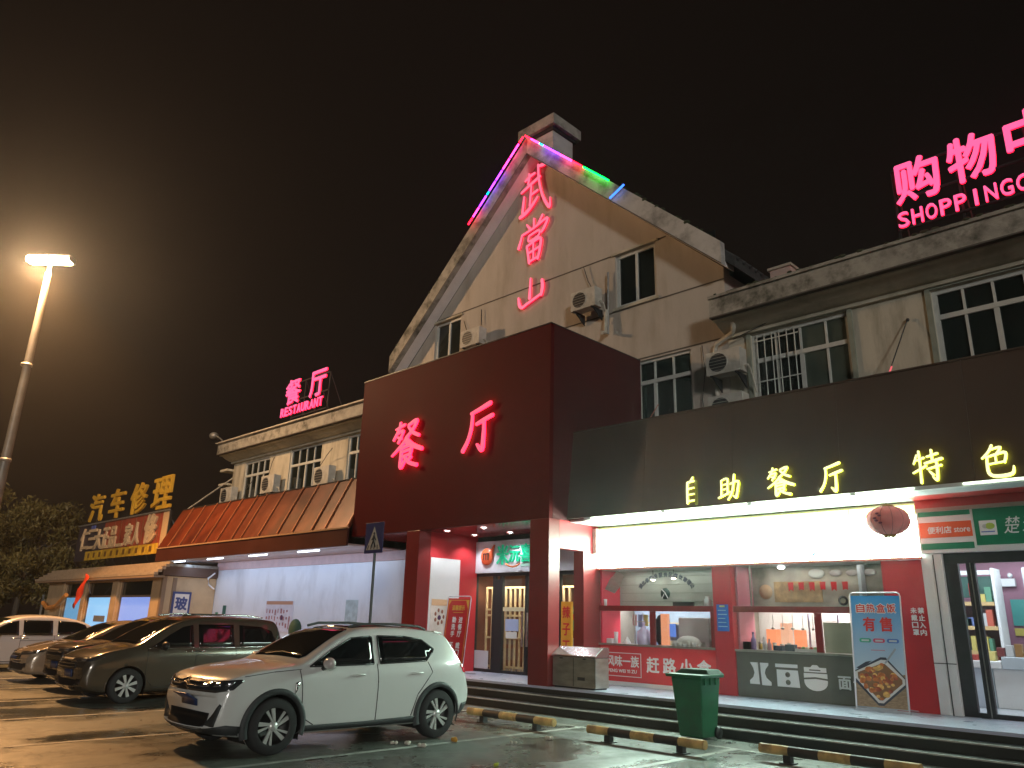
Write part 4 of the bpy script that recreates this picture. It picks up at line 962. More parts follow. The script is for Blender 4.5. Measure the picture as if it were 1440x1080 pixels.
for a, b in ((-3.955, -3.76), (-3.64, -3.52), (-1.9, -1.78), (-0.2, -0.08), (1.6, 1.75), (4.8, 5.0)): fr.box(a, b, SY + 0.02, SY + 0.12, ZD + 0.001, 2.85)
fr.box(-3.95, 5.0, SY + 0.01, SY + 0.13, 2.76, 2.92); fr.box(-3.95, 5.0, SY + 0.025, SY + 0.11, ZD + 0.0015, ZD + 0.07)
fr.build('door_frame', dark_m, cv)
bx('frame_strip', steel, cv, -3.585, -3.57, SY + 0.005, SY + 0.019, ZD + 0.01, 2.76)  # thin steel strip along the door frame
for a, b in ((-3.76, -3.64), (-3.52, -1.9), (-1.78, -0.2), (-0.08, 1.6)): bx('glass_leaf', sheet_glass, cv, a, b, SY + 0.06, SY + 0.066, ZD + 0.07, 2.76)
bx('floor', mat('shop_floor', (0.55, 0.58, 0.62), 0.15, var=0.05), cv, -5.5, 5.0, SY + 0.13, 21, ZD + 0.003, ZD + 0.01)
bx('ceiling', white_p, cv, -5.5, 5.0, SY + 0.13, 21, 3.3, 3.35)
bx('back_wall', mat('shop_wall_plum', (0.36, 0.17, 0.24), 0.5, var=0.05), cv, -5.5, 5.0, 18.4, 18.5, ZD, 3.3)
bx('left_wall', mat('shop_wall_blue', (0.5, 0.55, 0.62), 0.5), cv, -5.55, -5.5, SY + 0.5, 18.4, ZD, 3.3)
area('shop_light', cv, (-3.5, 16.4, 3.25), 3.0, 3.0, 150, (0.82, 0.91, 1.0))
t = thing('display_shelf', 'tall shop shelf with green top board and red paper charms inside the doors', 'shelf', (-4.6, 17.6, ZD))
for a in (-5.4, -4.05): bx('upright', white_p, t, a, a + 0.05, 17.4, 17.9, ZD + .01, 2.9)
bx('top_board', mat('shelf_dark_green', (0.05, 0.12, 0.10), 0.5), t, -5.34, -4.06, 17.45, 17.5, 2.35, 2.75); bx('top_rail', white_p, t, -5.34, -4.06, 17.40, 17.44, 2.78, 2.86)
for z in (2.2, 1.75, 1.3, 0.9): bx('shelf_board', mat('shelf_wood', (0.62, 0.42, 0.2), 0.5), t, -5.34, -4.06, 17.4, 17.9, z, z + 0.07)
bx('back_board', mat('shelf_plum', (0.3, 0.2, 0.25), 0.5), t, -5.34, -4.06, 17.91, 17.93, 0.9, 2.2)
sg_ = random.Random(9)
for ci in range(5):
    gmb = MB()
    for z in (1.82, 1.37, 0.97, 2.27):
        x = -5.30
        while x < -4.2:
            w_ = sg_.uniform(.06, .13)
            if sg_.randrange(5) == ci: gmb.box(x, x + w_ - .01, 17.42, 17.6, z + .002, z + sg_.uniform(.14, .32))
            x += w_
    if gmb.v: gmb.build('shelf_goods', mat('goods_%d' % ci, ((0.55, 0.12, 0.08), (0.6, 0.5, 0.15), (0.12, 0.3, 0.2), (0.55, 0.55, 0.55), (0.15, 0.2, 0.45))[ci], 0.5), t)['kind'] = 'stuff'
for k, x in enumerate((-5.05, -4.45)): item('paper_charm', ('left' if k == 0 else 'right') + ' red paper charm hanging before the shelf top board', 'paper charm', MB().box(x, x + 0.16, 17.36, 17.37, 2.38, 2.62), red_print)
ct = thing('shop_counter', 'pale blue cash counter just inside the shop doors', 'counter', (-3.8, 16.3, ZD))
cm = mat('counter_pale', (0.55, 0.62, 0.70), 0.35, var=0.04)
bx('body', cm, ct, -4.9, -3.98, 16.2, 16.9, ZD + 0.011, 1.10, 0.01); bx('top', white_p, ct, -4.95, -3.80, 16.12, 16.95, 1.102, 1.22, 0.01)
bx('end_cabinet', white_p, ct, -3.97, -3.2, 16.25, 16.9, ZD + 0.011, 1.10, 0.01); bx('glass_case', mat('case_front', (0.5, 0.55, 0.6), 0.2), ct, -3.79, -2.6, 16.12, 16.95, 1.102, 1.30, 0.01)
gcol = [(0.6, 0.45, 0.08), (0.05, 0.06, 0.05), (0.55, 0.5, 0.45), (0.4, 0.06, 0.05), (0.1, 0.12, 0.1), (0.65, 0.55, 0.2), (0.2, 0.05, 0.05), (0.5, 0.5, 0.5), (0.3, 0.16, 0.06)]
PK = ['%s packet, %s in the row along the shop counter' % (c, n) for c, n in zip(('yellow', 'black', 'beige', 'dark red', 'dark green', 'pale yellow', 'maroon', 'light grey', 'brown', 'yellow', 'black', 'beige', 'dark red', 'dark green'), ('leftmost', 'second', 'third', 'fourth', 'fifth', 'sixth', 'seventh', 'eighth', 'ninth', 'fifth from the right', 'fourth from the right', 'third from the right', 'second from the right', 'rightmost'))]
for k in range(14):
    x = -4.75 + k * 0.14; h = random.uniform(0.08, 0.24); c_ = gcol[k % 9]
    item('snack_box', PK[k], 'packet', MB().box(x, x + 0.115, 16.3 + random.uniform(0, .2), 16.55, 1.221 if x < -3.93 else 1.301, 1.225 + h + (0.08 if x > -3.93 else 0)), mat('packet_%d' % (k % 9), c_, 0.5), 'packets on the shop counter', 0.006)
item('wall_poster', 'green notice on the plum wall at the back of the shop', 'poster', MB().box(-4.00, -3.72, 18.37, 18.39, 1.85, 2.35), mat('poster_green', (0.08, 0.35, 0.32), 0.5))
item('wall_notice', 'yellow notice below the green one on the plum wall', 'notice', MB().box(-4.00, -3.66, 18.37, 18.39, 1.66, 1.80), mat('notice_yellow', (0.6, 0.5, 0.12), 0.5))
t = thing('emergency_light', 'white twin headed emergency light on the plum wall', 'emergency light', (-4.0, 18.35, 2.7))
bx('box', wpl, t, -4.2, -3.85, 18.30, 18.39, 2.60, 2.75); MB().ball((-4.13, 18.3, 2.81), 0.05, 0.05, 0.05, 10, 6).build('lamp_head', wpl, t); MB().ball((-3.92, 18.3, 2.81), 0.05, 0.05, 0.05, 10, 6).build('lamp_head', wpl, t)
item('fridge', 'tall white cabinet at the right edge inside the shop', 'cabinet', MB().box(-3.55, -2.7, 17.5, 18.3, ZD + .012, 2.9), mat('fridge_white', (0.6, 0.66, 0.7), 0.3), bevel=0.02)
item('poster_column', 'white printed column seen through the narrow left door leaf', 'poster', MB().box(-4.75, -4.50, 16.0, 16.05, 1.25, 2.1), mat('printed_white', (0.55, 0.55, 0.62), 0.5, var=0.4, scale=9))

# ------------------------------------------------------------------ standing posters
def stand(name, label, x0, x1, y, z0, z1, lean, face):
    t = thing(name, label, 'poster stand', ((x0 + x1) / 2, y, ZD))
    # tilted frame: build in tilted axes
    V = Vector((0, lean, math.sqrt(1 - lean * lean))); U = Vector((1, 0, 0)); N = U.cross(V)
    H = (z1 - z0) / V.z; W = x1 - x0; o = Vector((x0, y, z0))
    P = lambda u, v, n=0: o + U * u + V * v + N * n
    c = 0.06
    path = [P(0, 0), P(0, H - c), P(c * .3, H - c * .3), P(c, H), P(W - c, H), P(W - c * .3, H - c * .3), P(W, H - c), P(W, 0), P(0, 0)]
    MB().tube(path, 0.013, 8, cap=False).build('frame', mat('stand_frame', (0.6, 0.6, 0.66), 0.3, metal=0.5), t)
    MB().prism([P(0.015, 0.02), P(W - 0.015, 0.02), P(W - 0.015, H - 0.05), P(0.015, H - 0.05)], N * -0.008).build('poster_sheet', face, t, fix=True)
    b = MB().tube([P(0.02, 0.03, -0.02), (x0 + 0.02, y + 0.45, ZD + 0.02)], 0.01).tube([P(W - 0.02, 0.03, -0.02), (x1 - 0.02, y + 0.45, ZD + 0.02)], 0.01)
    b.tube([P(W / 2, H * 0.75, -0.02), (x0 + W / 2, y + 0.45, ZD + 0.02)], 0.01); b.tube([(x0, y + 0.45, ZD + 0.015), (x1, y + 0.45, ZD + 0.015)], 0.012)
    b.box(x0 - 0.03, x1 + 0.03, y - 0.04, y + 0.04, ZD + 0.001, ZD + 0.03); b.build('back_legs', MATS['stand_frame'], t)
    return t, P, U, V, N, W, H
def pv(s, m, t, P, U, V, u, vtop, size, step, bold=0.004):
    for i, chx in enumerate(s):
        if chx == ' ': continue
        text('character', chx, m, t, P(u, vtop - size - i * step, 0.002), size, size, U=U, V=V, depth=0.003, bold=bold)

poster_red = mat('poster_red_face', (0.50, 0.015, 0.02), 0.4, var=0.08, scale=2)
gold = mat('print_gold', (0.62, 0.33, 0.05), 0.4)
t, P, U, V, N, W, H = stand('poster_stand', 'red standing poster with white characters and gold border at the left door', -15.25, -14.40, 13.15, ZD + 0.03, 2.25, 0.12, poster_red)
g_ = MB()
for a, b, c, d in ((0.05, 0.065, 0.06, H - 0.09), (W - 0.065, W - 0.05, 0.06, H - 0.09)): g_.prism([P(a, c, .002), P(b, c, .002), P(b, d, .002), P(a, d, .002)], N * .003)
for c, d in ((0.06, 0.075), (H - 0.105, H - 0.09)): g_.prism([P(0.066, c, .002), P(W - 0.066, c, .002), P(W - 0.066, d, .002), P(0.066, d, .002)], N * .003)
g_.prism([P(0.07, H - .11, .002), P(0.14, H - .11, .002), P(0.07, H - .2, .002)], N * .003); g_.prism([P(W - 0.07, H - .11, .002), P(W - 0.07, H - .3, .002), P(W - 0.16, H - .11, .002)], N * .003)
g_.build('gold_border', gold, t)
text('lettering', '温馨提示', gold, t, P(0.2, H - 0.34, 0.002), 0.46, 0.12, U=U, V=V, depth=0.003, bold=0.004)
MB().prism([P(0.26, H - .40, .002), P(0.62, H - .40, .002), P(0.62, H - .385, .002), P(0.26, H - .385, .002)], N * .003).build('gold_line', gold, t)
pv('进餐厅', letter_w, t, P, U, V, 0.50, H - 0.50, 0.135, 0.165); pv('戴口罩', letter_w, t, P, U, V, 0.50, H - 1.10, 0.135, 0.165)
pv('勤洗手', letter_w, t, P, U, V, 0.26, H - 0.50, 0.135, 0.165); pv('不聚集', letter_w, t, P, U, V, 0.26, H - 1.10, 0.135, 0.165)

sky_p = bpy.data.materials.new('poster_blue_fade'); sky_p.use_nodes = True
nt = sky_p.node_tree; b_ = nt.nodes['Principled BSDF']; b_.inputs['Roughness'].default_value = 0.35
tcn = nt.nodes.new('ShaderNodeTexCoord'); sx = nt.nodes.new('ShaderNodeSeparateXYZ'); rp = nt.nodes.new('ShaderNodeValToRGB')
nt.links.new(tcn.outputs['Generated'], sx.inputs[0]); nt.links.new(sx.outputs[2], rp.inputs[0]); nt.links.new(rp.outputs[0], b_.inputs['Base Color'])
rp.color_ramp.elements[0].color = (0.45, 0.55, 0.66, 1); rp.color_ramp.elements[0].position = 0.3
rp.color_ramp.elements[1].color = (0.03, 0.30, 0.68, 1); rp.color_ramp.elements[1].position = 1
t, P, U, V, N, W, H = stand('poster_stand', 'blue standing poster with red lettering above a picture of fried chicken in a box', -5.41, -4.59, 13.70, ZD + 0.03, 2.29, 0.10, sky_p)
def pq(pts, n=0.002, d=0.002): return [P(u, v, n) for u, v in pts], N * d
def pshape(name, pts, m, n=0.002, d=0.002):
    a, b = pq(pts, n, d); return MB().prism(a, b).build(name, m, t)
rl = mat('print_red', (0.58, 0.03, 0.03), 0.45); wl_ = letter_w
for i, chx in enumerate('自热盒饭'):
    text('character', chx, wl_, t, P(0.10 + i * 0.165, H - 0.325, 0.002), 0.142, 0.145, U=U, V=V, depth=0.002, bold=0.012)
    text('character', chx, rl, t, P(0.105 + i * 0.165, H - 0.320, 0.005), 0.132, 0.135, U=U, V=V, depth=0.002, bold=0.003)
for i, chx in enumerate('有售'):
    text('character', chx, rl, t, P(0.20 + i * 0.27, H - 0.62, 0.002), 0.19, 0.22, U=U, V=V, depth=0.003, bold=0.007)
for i, c_ in enumerate(((0.03, 0.33, 0.22), (0.5, 0.05, 0.12), (0.06, 0.16, 0.5))):
    u0 = 0.12 + i * 0.22
    pts = [(u0 + 0.03 + 0.03 * math.cos(R(a)), H - 0.77 + 0.033 * math.sin(R(a))) for a in range(90, 271, 30)] + [(u0 + 0.16 + 0.03 * math.cos(R(a)), H - 0.77 + 0.033 * math.sin(R(a))) for a in range(-90, 91, 30)]
    pshape('pill_label', pts, mat('pill_%d' % i, c_, 0.4))
    pshape('pill_print', [(u0 + 0.035, H - 0.785), (u0 + 0.155, H - 0.785), (u0 + 0.155, H - 0.757), (u0 + 0.035, H - 0.757)], mat('pill_text', (0.5, 0.55, 0.6), 0.5), 0.0045, 0.001)
tbl = mat('print_wood', (0.28, 0.19, 0.12), 0.5, var=0.3, scale=14, stretch=(1, 1, 4))
pshape('picture_table', [(0.02, 0.03), (W - 0.02, 0.03), (W - 0.02, 0.55), (0.02, 0.42)], tbl, 0.0015, 0.001)
pshape('picture_tray', [(-0.0 + 0.02, 0.40), (0.36, 0.06), (0.44, 0.06), (W - 0.025, 0.36), (W - 0.025, 0.50), (0.52, 0.80), (0.44, 0.80), (0.02, 0.58)], mat('tray_navy', (0.03, 0.035, 0.06), 0.4), 0.003, 0.001)
pshape('picture_tray_rim', [(0.02, 0.46), (0.36, 0.10), (0.44, 0.10), (W - 0.03, 0.40), (W - 0.03, 0.48), (0.52, 0.76), (0.44, 0.76), (0.02, 0.56)], mat('tray_white', (0.62, 0.62, 0.64), 0.4), 0.0045, 0.001)
pshape('picture_tray_inside', [(0.06, 0.46), (0.38, 0.14), (0.43, 0.14), (W - 0.07, 0.41), (W - 0.07, 0.47), (0.50, 0.70), (0.44, 0.70), (0.06, 0.55)], mat('tray_inside', (0.20, 0.10, 0.05), 0.5), 0.006, 0.001)
ck = [MB(), MB(), MB()]
for k in range(85):
    u = random.uniform(0.06, W - 0.09); v = random.uniform(0.16, 0.72)
    if abs((u - 0.41) / 0.36) + abs((v - 0.44) / 0.31) > 1.0: continue
    s_ = random.uniform(.028, .062)
    ck[random.choice((0, 0, 1, 2))].ball(P(u, v, 0.008), s_, 0.004, s_ * random.uniform(.6, 1), 7, 5)
for i, c_ in enumerate(((0.42, 0.13, 0.04), (0.60, 0.34, 0.10), (0.28, 0.06, 0.03))): ck[i].build('picture_chicken', mat('chicken_%d' % i, c_, 0.4, var=0.3, scale=30), t)['kind'] = 'stuff'
pshape('picture_fork', [(0.50, 0.72), (0.52, 0.70), (0.70, 0.93), (0.68, 0.95)], mat('fork_grey', (0.3, 0.33, 0.4), 0.3), 0.012, 0.002)
pshape('picture_bowl', [(0.04, 0.62), (0.10, 0.60), (0.30, 0.74), (0.20, 0.72)], mat('tray_navy', (0.03, 0.035, 0.06), 0.4), 0.003, 0.001)
pshape('print_smallcaps', [(0.30, H - 0.93), (0.52, H - 0.93), (0.52, H - 0.915), (0.30, H - 0.915)], mat('small_red', (0.45, 0.2, 0.3), 0.4))

# ------------------------------------------------------------------ stainless bin, wheelie bin
t = thing('steel_bin', 'wide stainless steel litter bin with sloping lid beside the column', 'litter bin', (-10.5, 12.55, ZD))
stb = mat('bin_steel', (0.40, 0.385, 0.34), 0.34, metal=0.85, var=0.22, scale=3, stretch=(1, 1, 3))
bx('body', stb, t, -11.04, -9.93, 12.58, 13.0, ZD + 0.03, 1.02, 0.008)
bx('plinth', dark_m, t, -11.0, -9.97, 12.60, 12.98, ZD, ZD + 0.03)
MB().prism([(-11.05, 12.55, 1.022), (-11.05, 13.01, 1.022), (-11.05, 13.01, 1.22), (-11.05, 12.82, 1.22), (-11.05, 12.56, 1.06)], (1.13, 0, 0)).build('lid', mat('bin_lid_steel', (0.42, 0.36, 0.36), 0.25, metal=0.9, var=0.12, scale=2), t, bevel=0.006)
for x in (-10.49,): bx('seam', dark_m, t, x - 0.004, x + 0.004, 12.572, 12.579, ZD + 0.05, 1.01)
bx('maker_mark', dark_m, t, -10.38, -10.20, 12.572, 12.579, 0.60, 0.66)
for x in (-10.8, -10.2): bx('hinge', dark_m, t, x - 0.03, x + 0.03, 12.55, 12.575, 0.99, 1.01)

gb_m = mat('bin_green', (0.010, 0.10, 0.042), 0.42, var=0.12, scale=4, dirt_shade=(0.03, 0.06, 0.035), dscale=5, damt=0.5)
t = thing('wheelie_bin', 'green plastic wheelie bin standing against the steps', 'wheelie bin', (-7.05, 11.5, 0))
def frus(x0, x1, y0, y1, z0, X0, X1, Y0, Y1, z1): return [(x0, y0, z0), (x1, y0, z0), (x1, y1, z0), (x0, y1, z0), (X0, Y0, z1), (X1, Y0, z1), (X1, Y1, z1), (X0, Y1, z1)]
FQ = [(0, 3, 2, 1), (4, 5, 6, 7), (0, 1, 5, 4), (1, 2, 6, 5), (2, 3, 7, 6), (3, 0, 4, 7)]
MB().add(frus(-7.24, -6.83, 11.27, 11.70, 0.03, -7.30, -6.76, 11.17, 11.76, 0.90), FQ).build('body', gb_m, t, bevel=0.02)
rim = MB(); rim.add(frus(-7.35, -6.72, 11.10, 11.80, 0.901, -7.36, -6.71, 11.09, 11.81, 0.95), FQ); rim.build('rim', gb_m, t, bevel=0.008)
rb = MB(); 
for k in range(3): rb.box(-6.755, -6.73, 11.25 + k * 0.16, 11.28 + k * 0.16, 0.80, 0.90)
rb.build('rim_rib', gb_m, t)
MB().add(frus(-7.34, -6.72, 11.35, 11.83, 0.951, -7.26, -6.80, 11.42, 11.80, 1.02), FQ).build('lid', mat('bin_green_dark', (0.004, 0.03, 0.016), 0.7, spec=0.2), t, bevel=0.012)
MB().tube([(-7.25, 11.84, 0.93), (-7.25, 11.90, 0.97), (-6.83, 11.90, 0.97), (-6.83, 11.84, 0.93)], 0.015).build('handle', gb_m, t)
for x in (-7.27, -6.80): MB().lathe((x - 0.02, 11.70, 0.09), [(0.001, 0), (0.09, 0), (0.09, 0.04), (0.001, 0.04)], axis='x', n=18).build('wheel', black, t)
MB().tube([(-7.08, 11.245, 0.55), (-7.03, 11.243, 0.62), (-6.98, 11.245, 0.55), (-7.08, 11.245, 0.55)], 0.006, 5).build('recycling_mark', mat('bin_mark', (0.12, 0.22, 0.15), 0.5), t)

# ------------------------------------------------------------------ lantern
t = thing('red_lantern', 'round red paper lantern with tassel hanging before the light box', 'lantern', (-4.47, 13.3, 3.4))
lan = mat('lantern_silk', (0.62, 0.11, 0.10), 0.7, var=0.12, scale=8)
lx, ly, lz = -4.46, 13.35, 3.40
lanv = MB().ball((lx, ly, lz), 0.335, 0.335, 0.24, 24, 14).build('silk_body', lan, t)
rbm = MB()
for k in range(12):
    a = k * math.pi / 6
    rbm.tube([(lx + 0.338 * math.sin(th) * math.cos(a), ly + 0.338 * math.sin(th) * math.sin(a), lz + 0.242 * math.cos(th)) for th in [math.pi * j / 10 for j in range(1, 10)]], 0.004, 5)
rbm.build('ribs', mat('lantern_rib', (0.25, 0.03, 0.03), 0.6), t)
MB().lathe((lx, ly, lz), [(0.001, .26), (0.10, .26), (0.11, .225), (0.001, .225)], n=16).build('top_cap', mat('lantern_gold', (0.3, 0.18, 0.06), 0.4, metal=0.4), t)
MB().lathe((lx, ly, lz), [(0.001, -.225), (0.10, -.225), (0.10, -.265), (0.001, -.265)], n=16).build('bottom_cap', MATS['lantern_gold'], t)
ts = MB()
for k in range(7): ts.tube([(lx + 0.06 * math.cos(k), ly + 0.06 * math.sin(k), lz - 0.26), (lx + 0.05 * math.cos(k), ly + 0.05 * math.sin(k), lz - 0.36 - 0.02 * (k % 3))], 0.005, 4)
ts.build('tassel', mat('tassel_green', (0.1, 0.2, 0.12), 0.8), t)
MB().tube([(lx, ly, lz + 0.25), (lx, ly, 3.80)], 0.005, 5).build('string', black, t)
pm = MB()
for k in range(5):
    th = 1.2 + 0.16 * k; a = R(-100 + 8 * math.sin(k * 2))
    pm.ball((lx + 0.34 * math.sin(th) * math.cos(a), ly + 0.34 * math.sin(th) * math.sin(a), lz + 0.245 * math.cos(th)), 0.03, 0.008, 0.018, 8, 5)
pm.build('faded_print', mat('lantern_dark', (0.18, 0.03, 0.05), 0.7), t)

# ------------------------------------------------------------------ air conditioners and pipes
def make_ac():
    t = thing('air_conditioner', 'x', 'air conditioner')
    bx('casing', ac_m, t, -0.42, 0.42, -0.18, 0.14, 0, 0.56, 0.012)
    MB().lathe((-0.12, -0.196, 0.28), [(0.215, 0.014), (0.235, 0.0), (0.25, 0.014)], axis='y', n=24).build('fan_ring', ac_m, t, fix=False)
    MB().lathe((-0.12, -0.187, 0.28), [(0.001, 0), (0.22, 0.0)], axis='y', n=24).build('fan_hole', dark_m, t, fix=False)
    g = MB()
    for k in range(6): g.tube([(-0.12 - math.sqrt(max(0, .0484 - (k * .075 - .19) ** 2)), -0.20, 0.28 + k * .075 - .19), (-0.12 + math.sqrt(max(0, .0484 - (k * .075 - .19) ** 2)), -0.20, 0.28 + k * .075 - .19)], 0.005, 4)
    g.build('grille', ac_m, t)
    for x in (-0.3, 0.3):
        b = MB().box(x - 0.02, x + 0.02, -0.2, 0.30, -0.04, -0.002); b.prism([(x - .015, 0.30, -0.04), (x - .015, 0.30, -0.30), (x - .015, -0.1, -0.04)], (0.03, 0, 0))
        b.build('bracket', dark_m, t)
    p = MB().tube([(0.42, 0.0, 0.15), (0.50, 0.0, 0.15), (0.53, 0.05, 0.05), (0.53, 0.2, -0.25), (0.53, 0.3, -0.45)], 0.022, 6)
    p.build('hose', pvc, t)
    return t
ac0 = make_ac()
acs = [((-12.60, 15.66, 10.08), 'air conditioner on its bracket below right of the lowest neon character'),
       ((-17.25, 15.66, 10.08), 'air conditioner beside the left gable window, just above the red box'),
       ((-8.38, 15.60, 7.28), 'upper air conditioner beside the drainpipe right of the gable'),
       ((-8.38, 15.60, 6.20), 'lower stained air conditioner beside the drainpipe, half hidden by the dark canopy'),
       ((-33.00, 15.66, 6.36), 'leftmost air conditioner at the corner of the left wing'),
       ((-29.35, 15.66, 6.50), 'air conditioner right of the first window of the left wing'),
       ((-25.30, 15.66, 6.40), 'air conditioner between the second and third windows of the left wing')]
for i, (l, lab) in enumerate(acs):
    a = ac0 if i == 0 else copy_tree(ac0)
    a.location = l; a.scale = (1.05, 1, 1.02) if i < 4 else (1.25, 1, 1.3); a['label'] = lab; a['group'] = 'air conditioners on the facade'
def pipe(name, label, pts, r, m=pvc, cat='pipe'):
    t = MB().tube(pts, r, 8).build(name, m, None); return tag(t, label, cat)
pipe('drainpipe', 'white drainpipe bending down from the parapet beside the gable', [(-8.15, 15.55, 8.62), (-8.15, 15.60, 8.42), (-8.25, 15.75, 8.34), (-8.75, 15.88, 8.22), (-8.82, 15.90, 8.1), (-8.84, 15.91, 5.9)], 0.06)
pipe('vent_pipe', 'stained vertical pipe right of the gable air conditioner', [(-12.02, 15.9, 11.15), (-12.04, 15.9, 9.3)], 0.035, steel_d)
pipe('vent_pipe', 'white stub pipe below the gable air conditioner', [(-12.06, 15.85, 10.0), (-12.06, 15.8, 9.3), (-12.02, 15.6, 9.25)], 0.055)
pipe('cable_conduit', 'thin conduit climbing the wall above the left gable air conditioner', [(-17.2, 15.92, 10.9), (-17.22, 15.92, 11.45)], 0.015, dark_m)
t = thing('fallen_pole', 'thin pole with a red glowing end leaning on the right wing wall', 'pole', (-4.6, 15.6, 6.4))
MB().tube([(-4.50, 15.93, 7.72), (-4.78, 15.55, 6.72)], 0.012, 6).build('rod', dark_m, t)
MB().tube([(-4.78, 15.55, 6.70), (-4.86, 15.42, 6.42)], 0.018, 6).build('glowing_end', glow('stick_red', (0.9, 0.14, 0.16), 1), t)
MB().ball((-4.49, 15.95, 7.74), 0.04, 0.03, 0.04, 8, 6).build('wall_eye', dark_m, t)
pipe('fallen_pole', 'thin pale stick leaning across the tall window beside the red box', [(-10.45, 15.85, 7.0), (-10.95, 15.8, 6.35)], 0.012, mat('stick_pink', (0.5, 0.2, 0.16), 0.5), 'pole')
pipe('stay_rod', 'pale stay rod running down from the left wing corner to the awning', [(-31.9, 13.4, 5.75), (-33.4, 15.9, 7.6)], 0.03, pvc, 'rod')
for k, (a, b) in enumerate((((-32.0, 15.8, 6.35), (-31.0, 15.7, 7.25)), ((-29.9, 15.8, 7.35), (-29.2, 15.6, 8.0)), ((-26.0, 15.8, 7.2), (-24.7, 15.5, 7.75)))):
    m_ = [a, ((a[0] + b[0]) / 2, a[1] - 0.1, (a[2] + b[2]) / 2 + 0.12), b]
    pipe('cable', ('first', 'second', 'third')[k] + ' cable above an air conditioner on the left wing, from the left', m_, 0.012, dark_m, 'cable')
for lab_, pts in (('thin dark cable sagging along the right wing below its parapet', [(-8.3, 15.85, 8.22), (-7.0, 15.80, 8.50), (-5.0, 15.80, 8.47), (-3.0, 15.80, 8.50), (1.0, 15.80, 8.47)]),
                   ('dark cable dropping from the gable string line behind the air conditioner', [(-12.9, 15.9, 11.6), (-12.75, 15.92, 11.1), (-12.5, 15.9, 10.66)]),
                   ('loose cable running down the wall between the tall window and the drainpipe', [(-9.2, 15.95, 8.3), (-9.12, 15.9, 7.6), (-9.25, 15.93, 6.9), (-9.15, 15.95, 6.1)]),
                   ('long slack cable crossing the gable wall from the left window to the red box', [(-18.1, 15.95, 11.3), (-17.2, 15.9, 9.3), (-16.2, 15.93, 8.4)])):
    pipe('cable', lab_, pts, 0.012, dark_m, 'cable')
# corner floodlight (unlit)
t = thing('floodlight', 'small unlit floodlight sticking out from the left wing parapet corner', 'floodlight', (-34.2, 15.3, 9.5))
MB().tube([(-33.5, 15.3, 9.13), (-33.75, 15.3, 9.35), (-34.3, 15.25, 9.62)], 0.035).build('arm', steel_d, t); MB().ball((-34.5, 15.25, 9.62), 0.25, 0.2, 0.17, 12, 8).build('head', steel_d, t)

# ------------------------------------------------------------------ rooftop signs
def ladder(parent, x0, x1, z0, z1, y, n):
    f = MB()
    for z in (z0 + 0.02, (z0 + z1) / 2, z1): f.box(x0, x1, y, y + 0.04, z - 0.02, z + 0.02)
    for k in range(n + 1):
        x = x0 + (x1 - x0) * k / n
        f.box(x - 0.02, x + 0.02, y + 0.041, y + 0.08, 9.13, z1 + 0.02)
        f.tube([(x, y + 0.06, z1), (x, y + 1.2, 8.75)], 0.015, 5)
    f.build('support_frame', dark_m, parent)
rnp = glow('roof_pink_face', (1.5, 0.16, 0.42), 1.0); rnr = glow('roof_red_return', (2.2, 0.01, 0.07), 2.0)
def block(ch, t, x, z, w, h, y, bold, nm='character'):
    o = text(nm, ch, rnp, t, (x, y, z), w, h, depth=0.02, bold=bold)
    o2 = text('return', ch, rnr, o, (x, y, z), w, h, depth=0.03, bold=bold * 1.0, gap=-0.035)
    return o
t = thing('rooftop_sign', 'pink neon rooftop sign with large characters over SHOPPING lettering at upper right', 'neon sign', (-1, 15.4, 9.1))
ladder(t, -4.3, 4.0, 9.5, 10.9, 15.5, 7)
for chx, x, w, z, h in (('购', -4.25, 0.82, 10.08, 0.94), ('物', -3.24, 0.82, 10.12, 0.97), ('中', -2.22, 0.80, 10.13, 1.06), ('心', -1.15, 0.82, 10.16, 0.9)): block(chx, t, x, z, w, h, 15.5, 0.020)
txs = 'SHOPPINGCENTER'; adv = 0.262
for i, chx in enumerate(txs):
    w = 0.20 if chx != 'I' else 0.05
    block(chx, t, -4.28 + i * adv + (0.08 if chx == 'I' else 0), 9.56, w, 0.33, 15.5, 0.005, 'letter')
t = thing('rooftop_sign', 'small pink neon rooftop sign reading RESTAURANT on the left wing', 'neon sign', (-27, 15.8, 9.1))
ladder(t, -28.3, -25.6, 9.5, 11.0, 15.6, 3)
block('餐', t, -28.85, 10.15, 1.15, 1.05, 15.6, 0.018); block('厅', t, -26.95, 10.15, 1.15, 1.05, 15.6, 0.020)
for i, chx in enumerate('RESTAURANT'): block(chx, t, -29.10 + i * 0.325, 9.68, 0.255, 0.36, 15.6, 0.010, 'letter')

# ------------------------------------------------------------------ left awning
ax0, ax1 = -31.5, px0 - 0.01
aw = thing('left_awning', 'long rust red sheet awning with raised seams over the white wall', 'awning', (-25, 12.3, 3.6))
n = 13
ra = random.Random(5); cuts = [ax0] + [ax0 + (ax1 - ax0) * (i + ra.uniform(-.18, .18)) / n for i in range(1, n)] + [ax1]
for i in range(n):
    a = cuts[i]; b = cuts[i + 1] - 0.006; dz_ = ra.uniform(-.012, .012)
    q = MB().prism([(a, 12.32, 4.10 + dz_), (a, 13.10, 5.66 + dz_), (a, 13.16, 5.62 + dz_), (a, 12.38, 4.06 + dz_)], (b - a, 0, 0)).build('awning_panel', awn_m, aw)
    q.rotation_euler = (0, 0, 0)
    MB().prism([(b - 0.022, 12.318, 4.12), (b - 0.022, 13.09, 5.665), (b - 0.022, 13.06, 5.70), (b - 0.022, 12.28, 4.14)], (0.04, 0, 0)).build('seam', mat('awning_seam_lit', (0.34, 0.13, 0.06), 0.35, metal=0.2, var=0.2, scale=3), aw)  # seam colour lightened to show the light caught on the ridges
bx('fascia', awn_edge, aw, ax0, ax1, 12.30, 12.36, 3.58, 4.05)
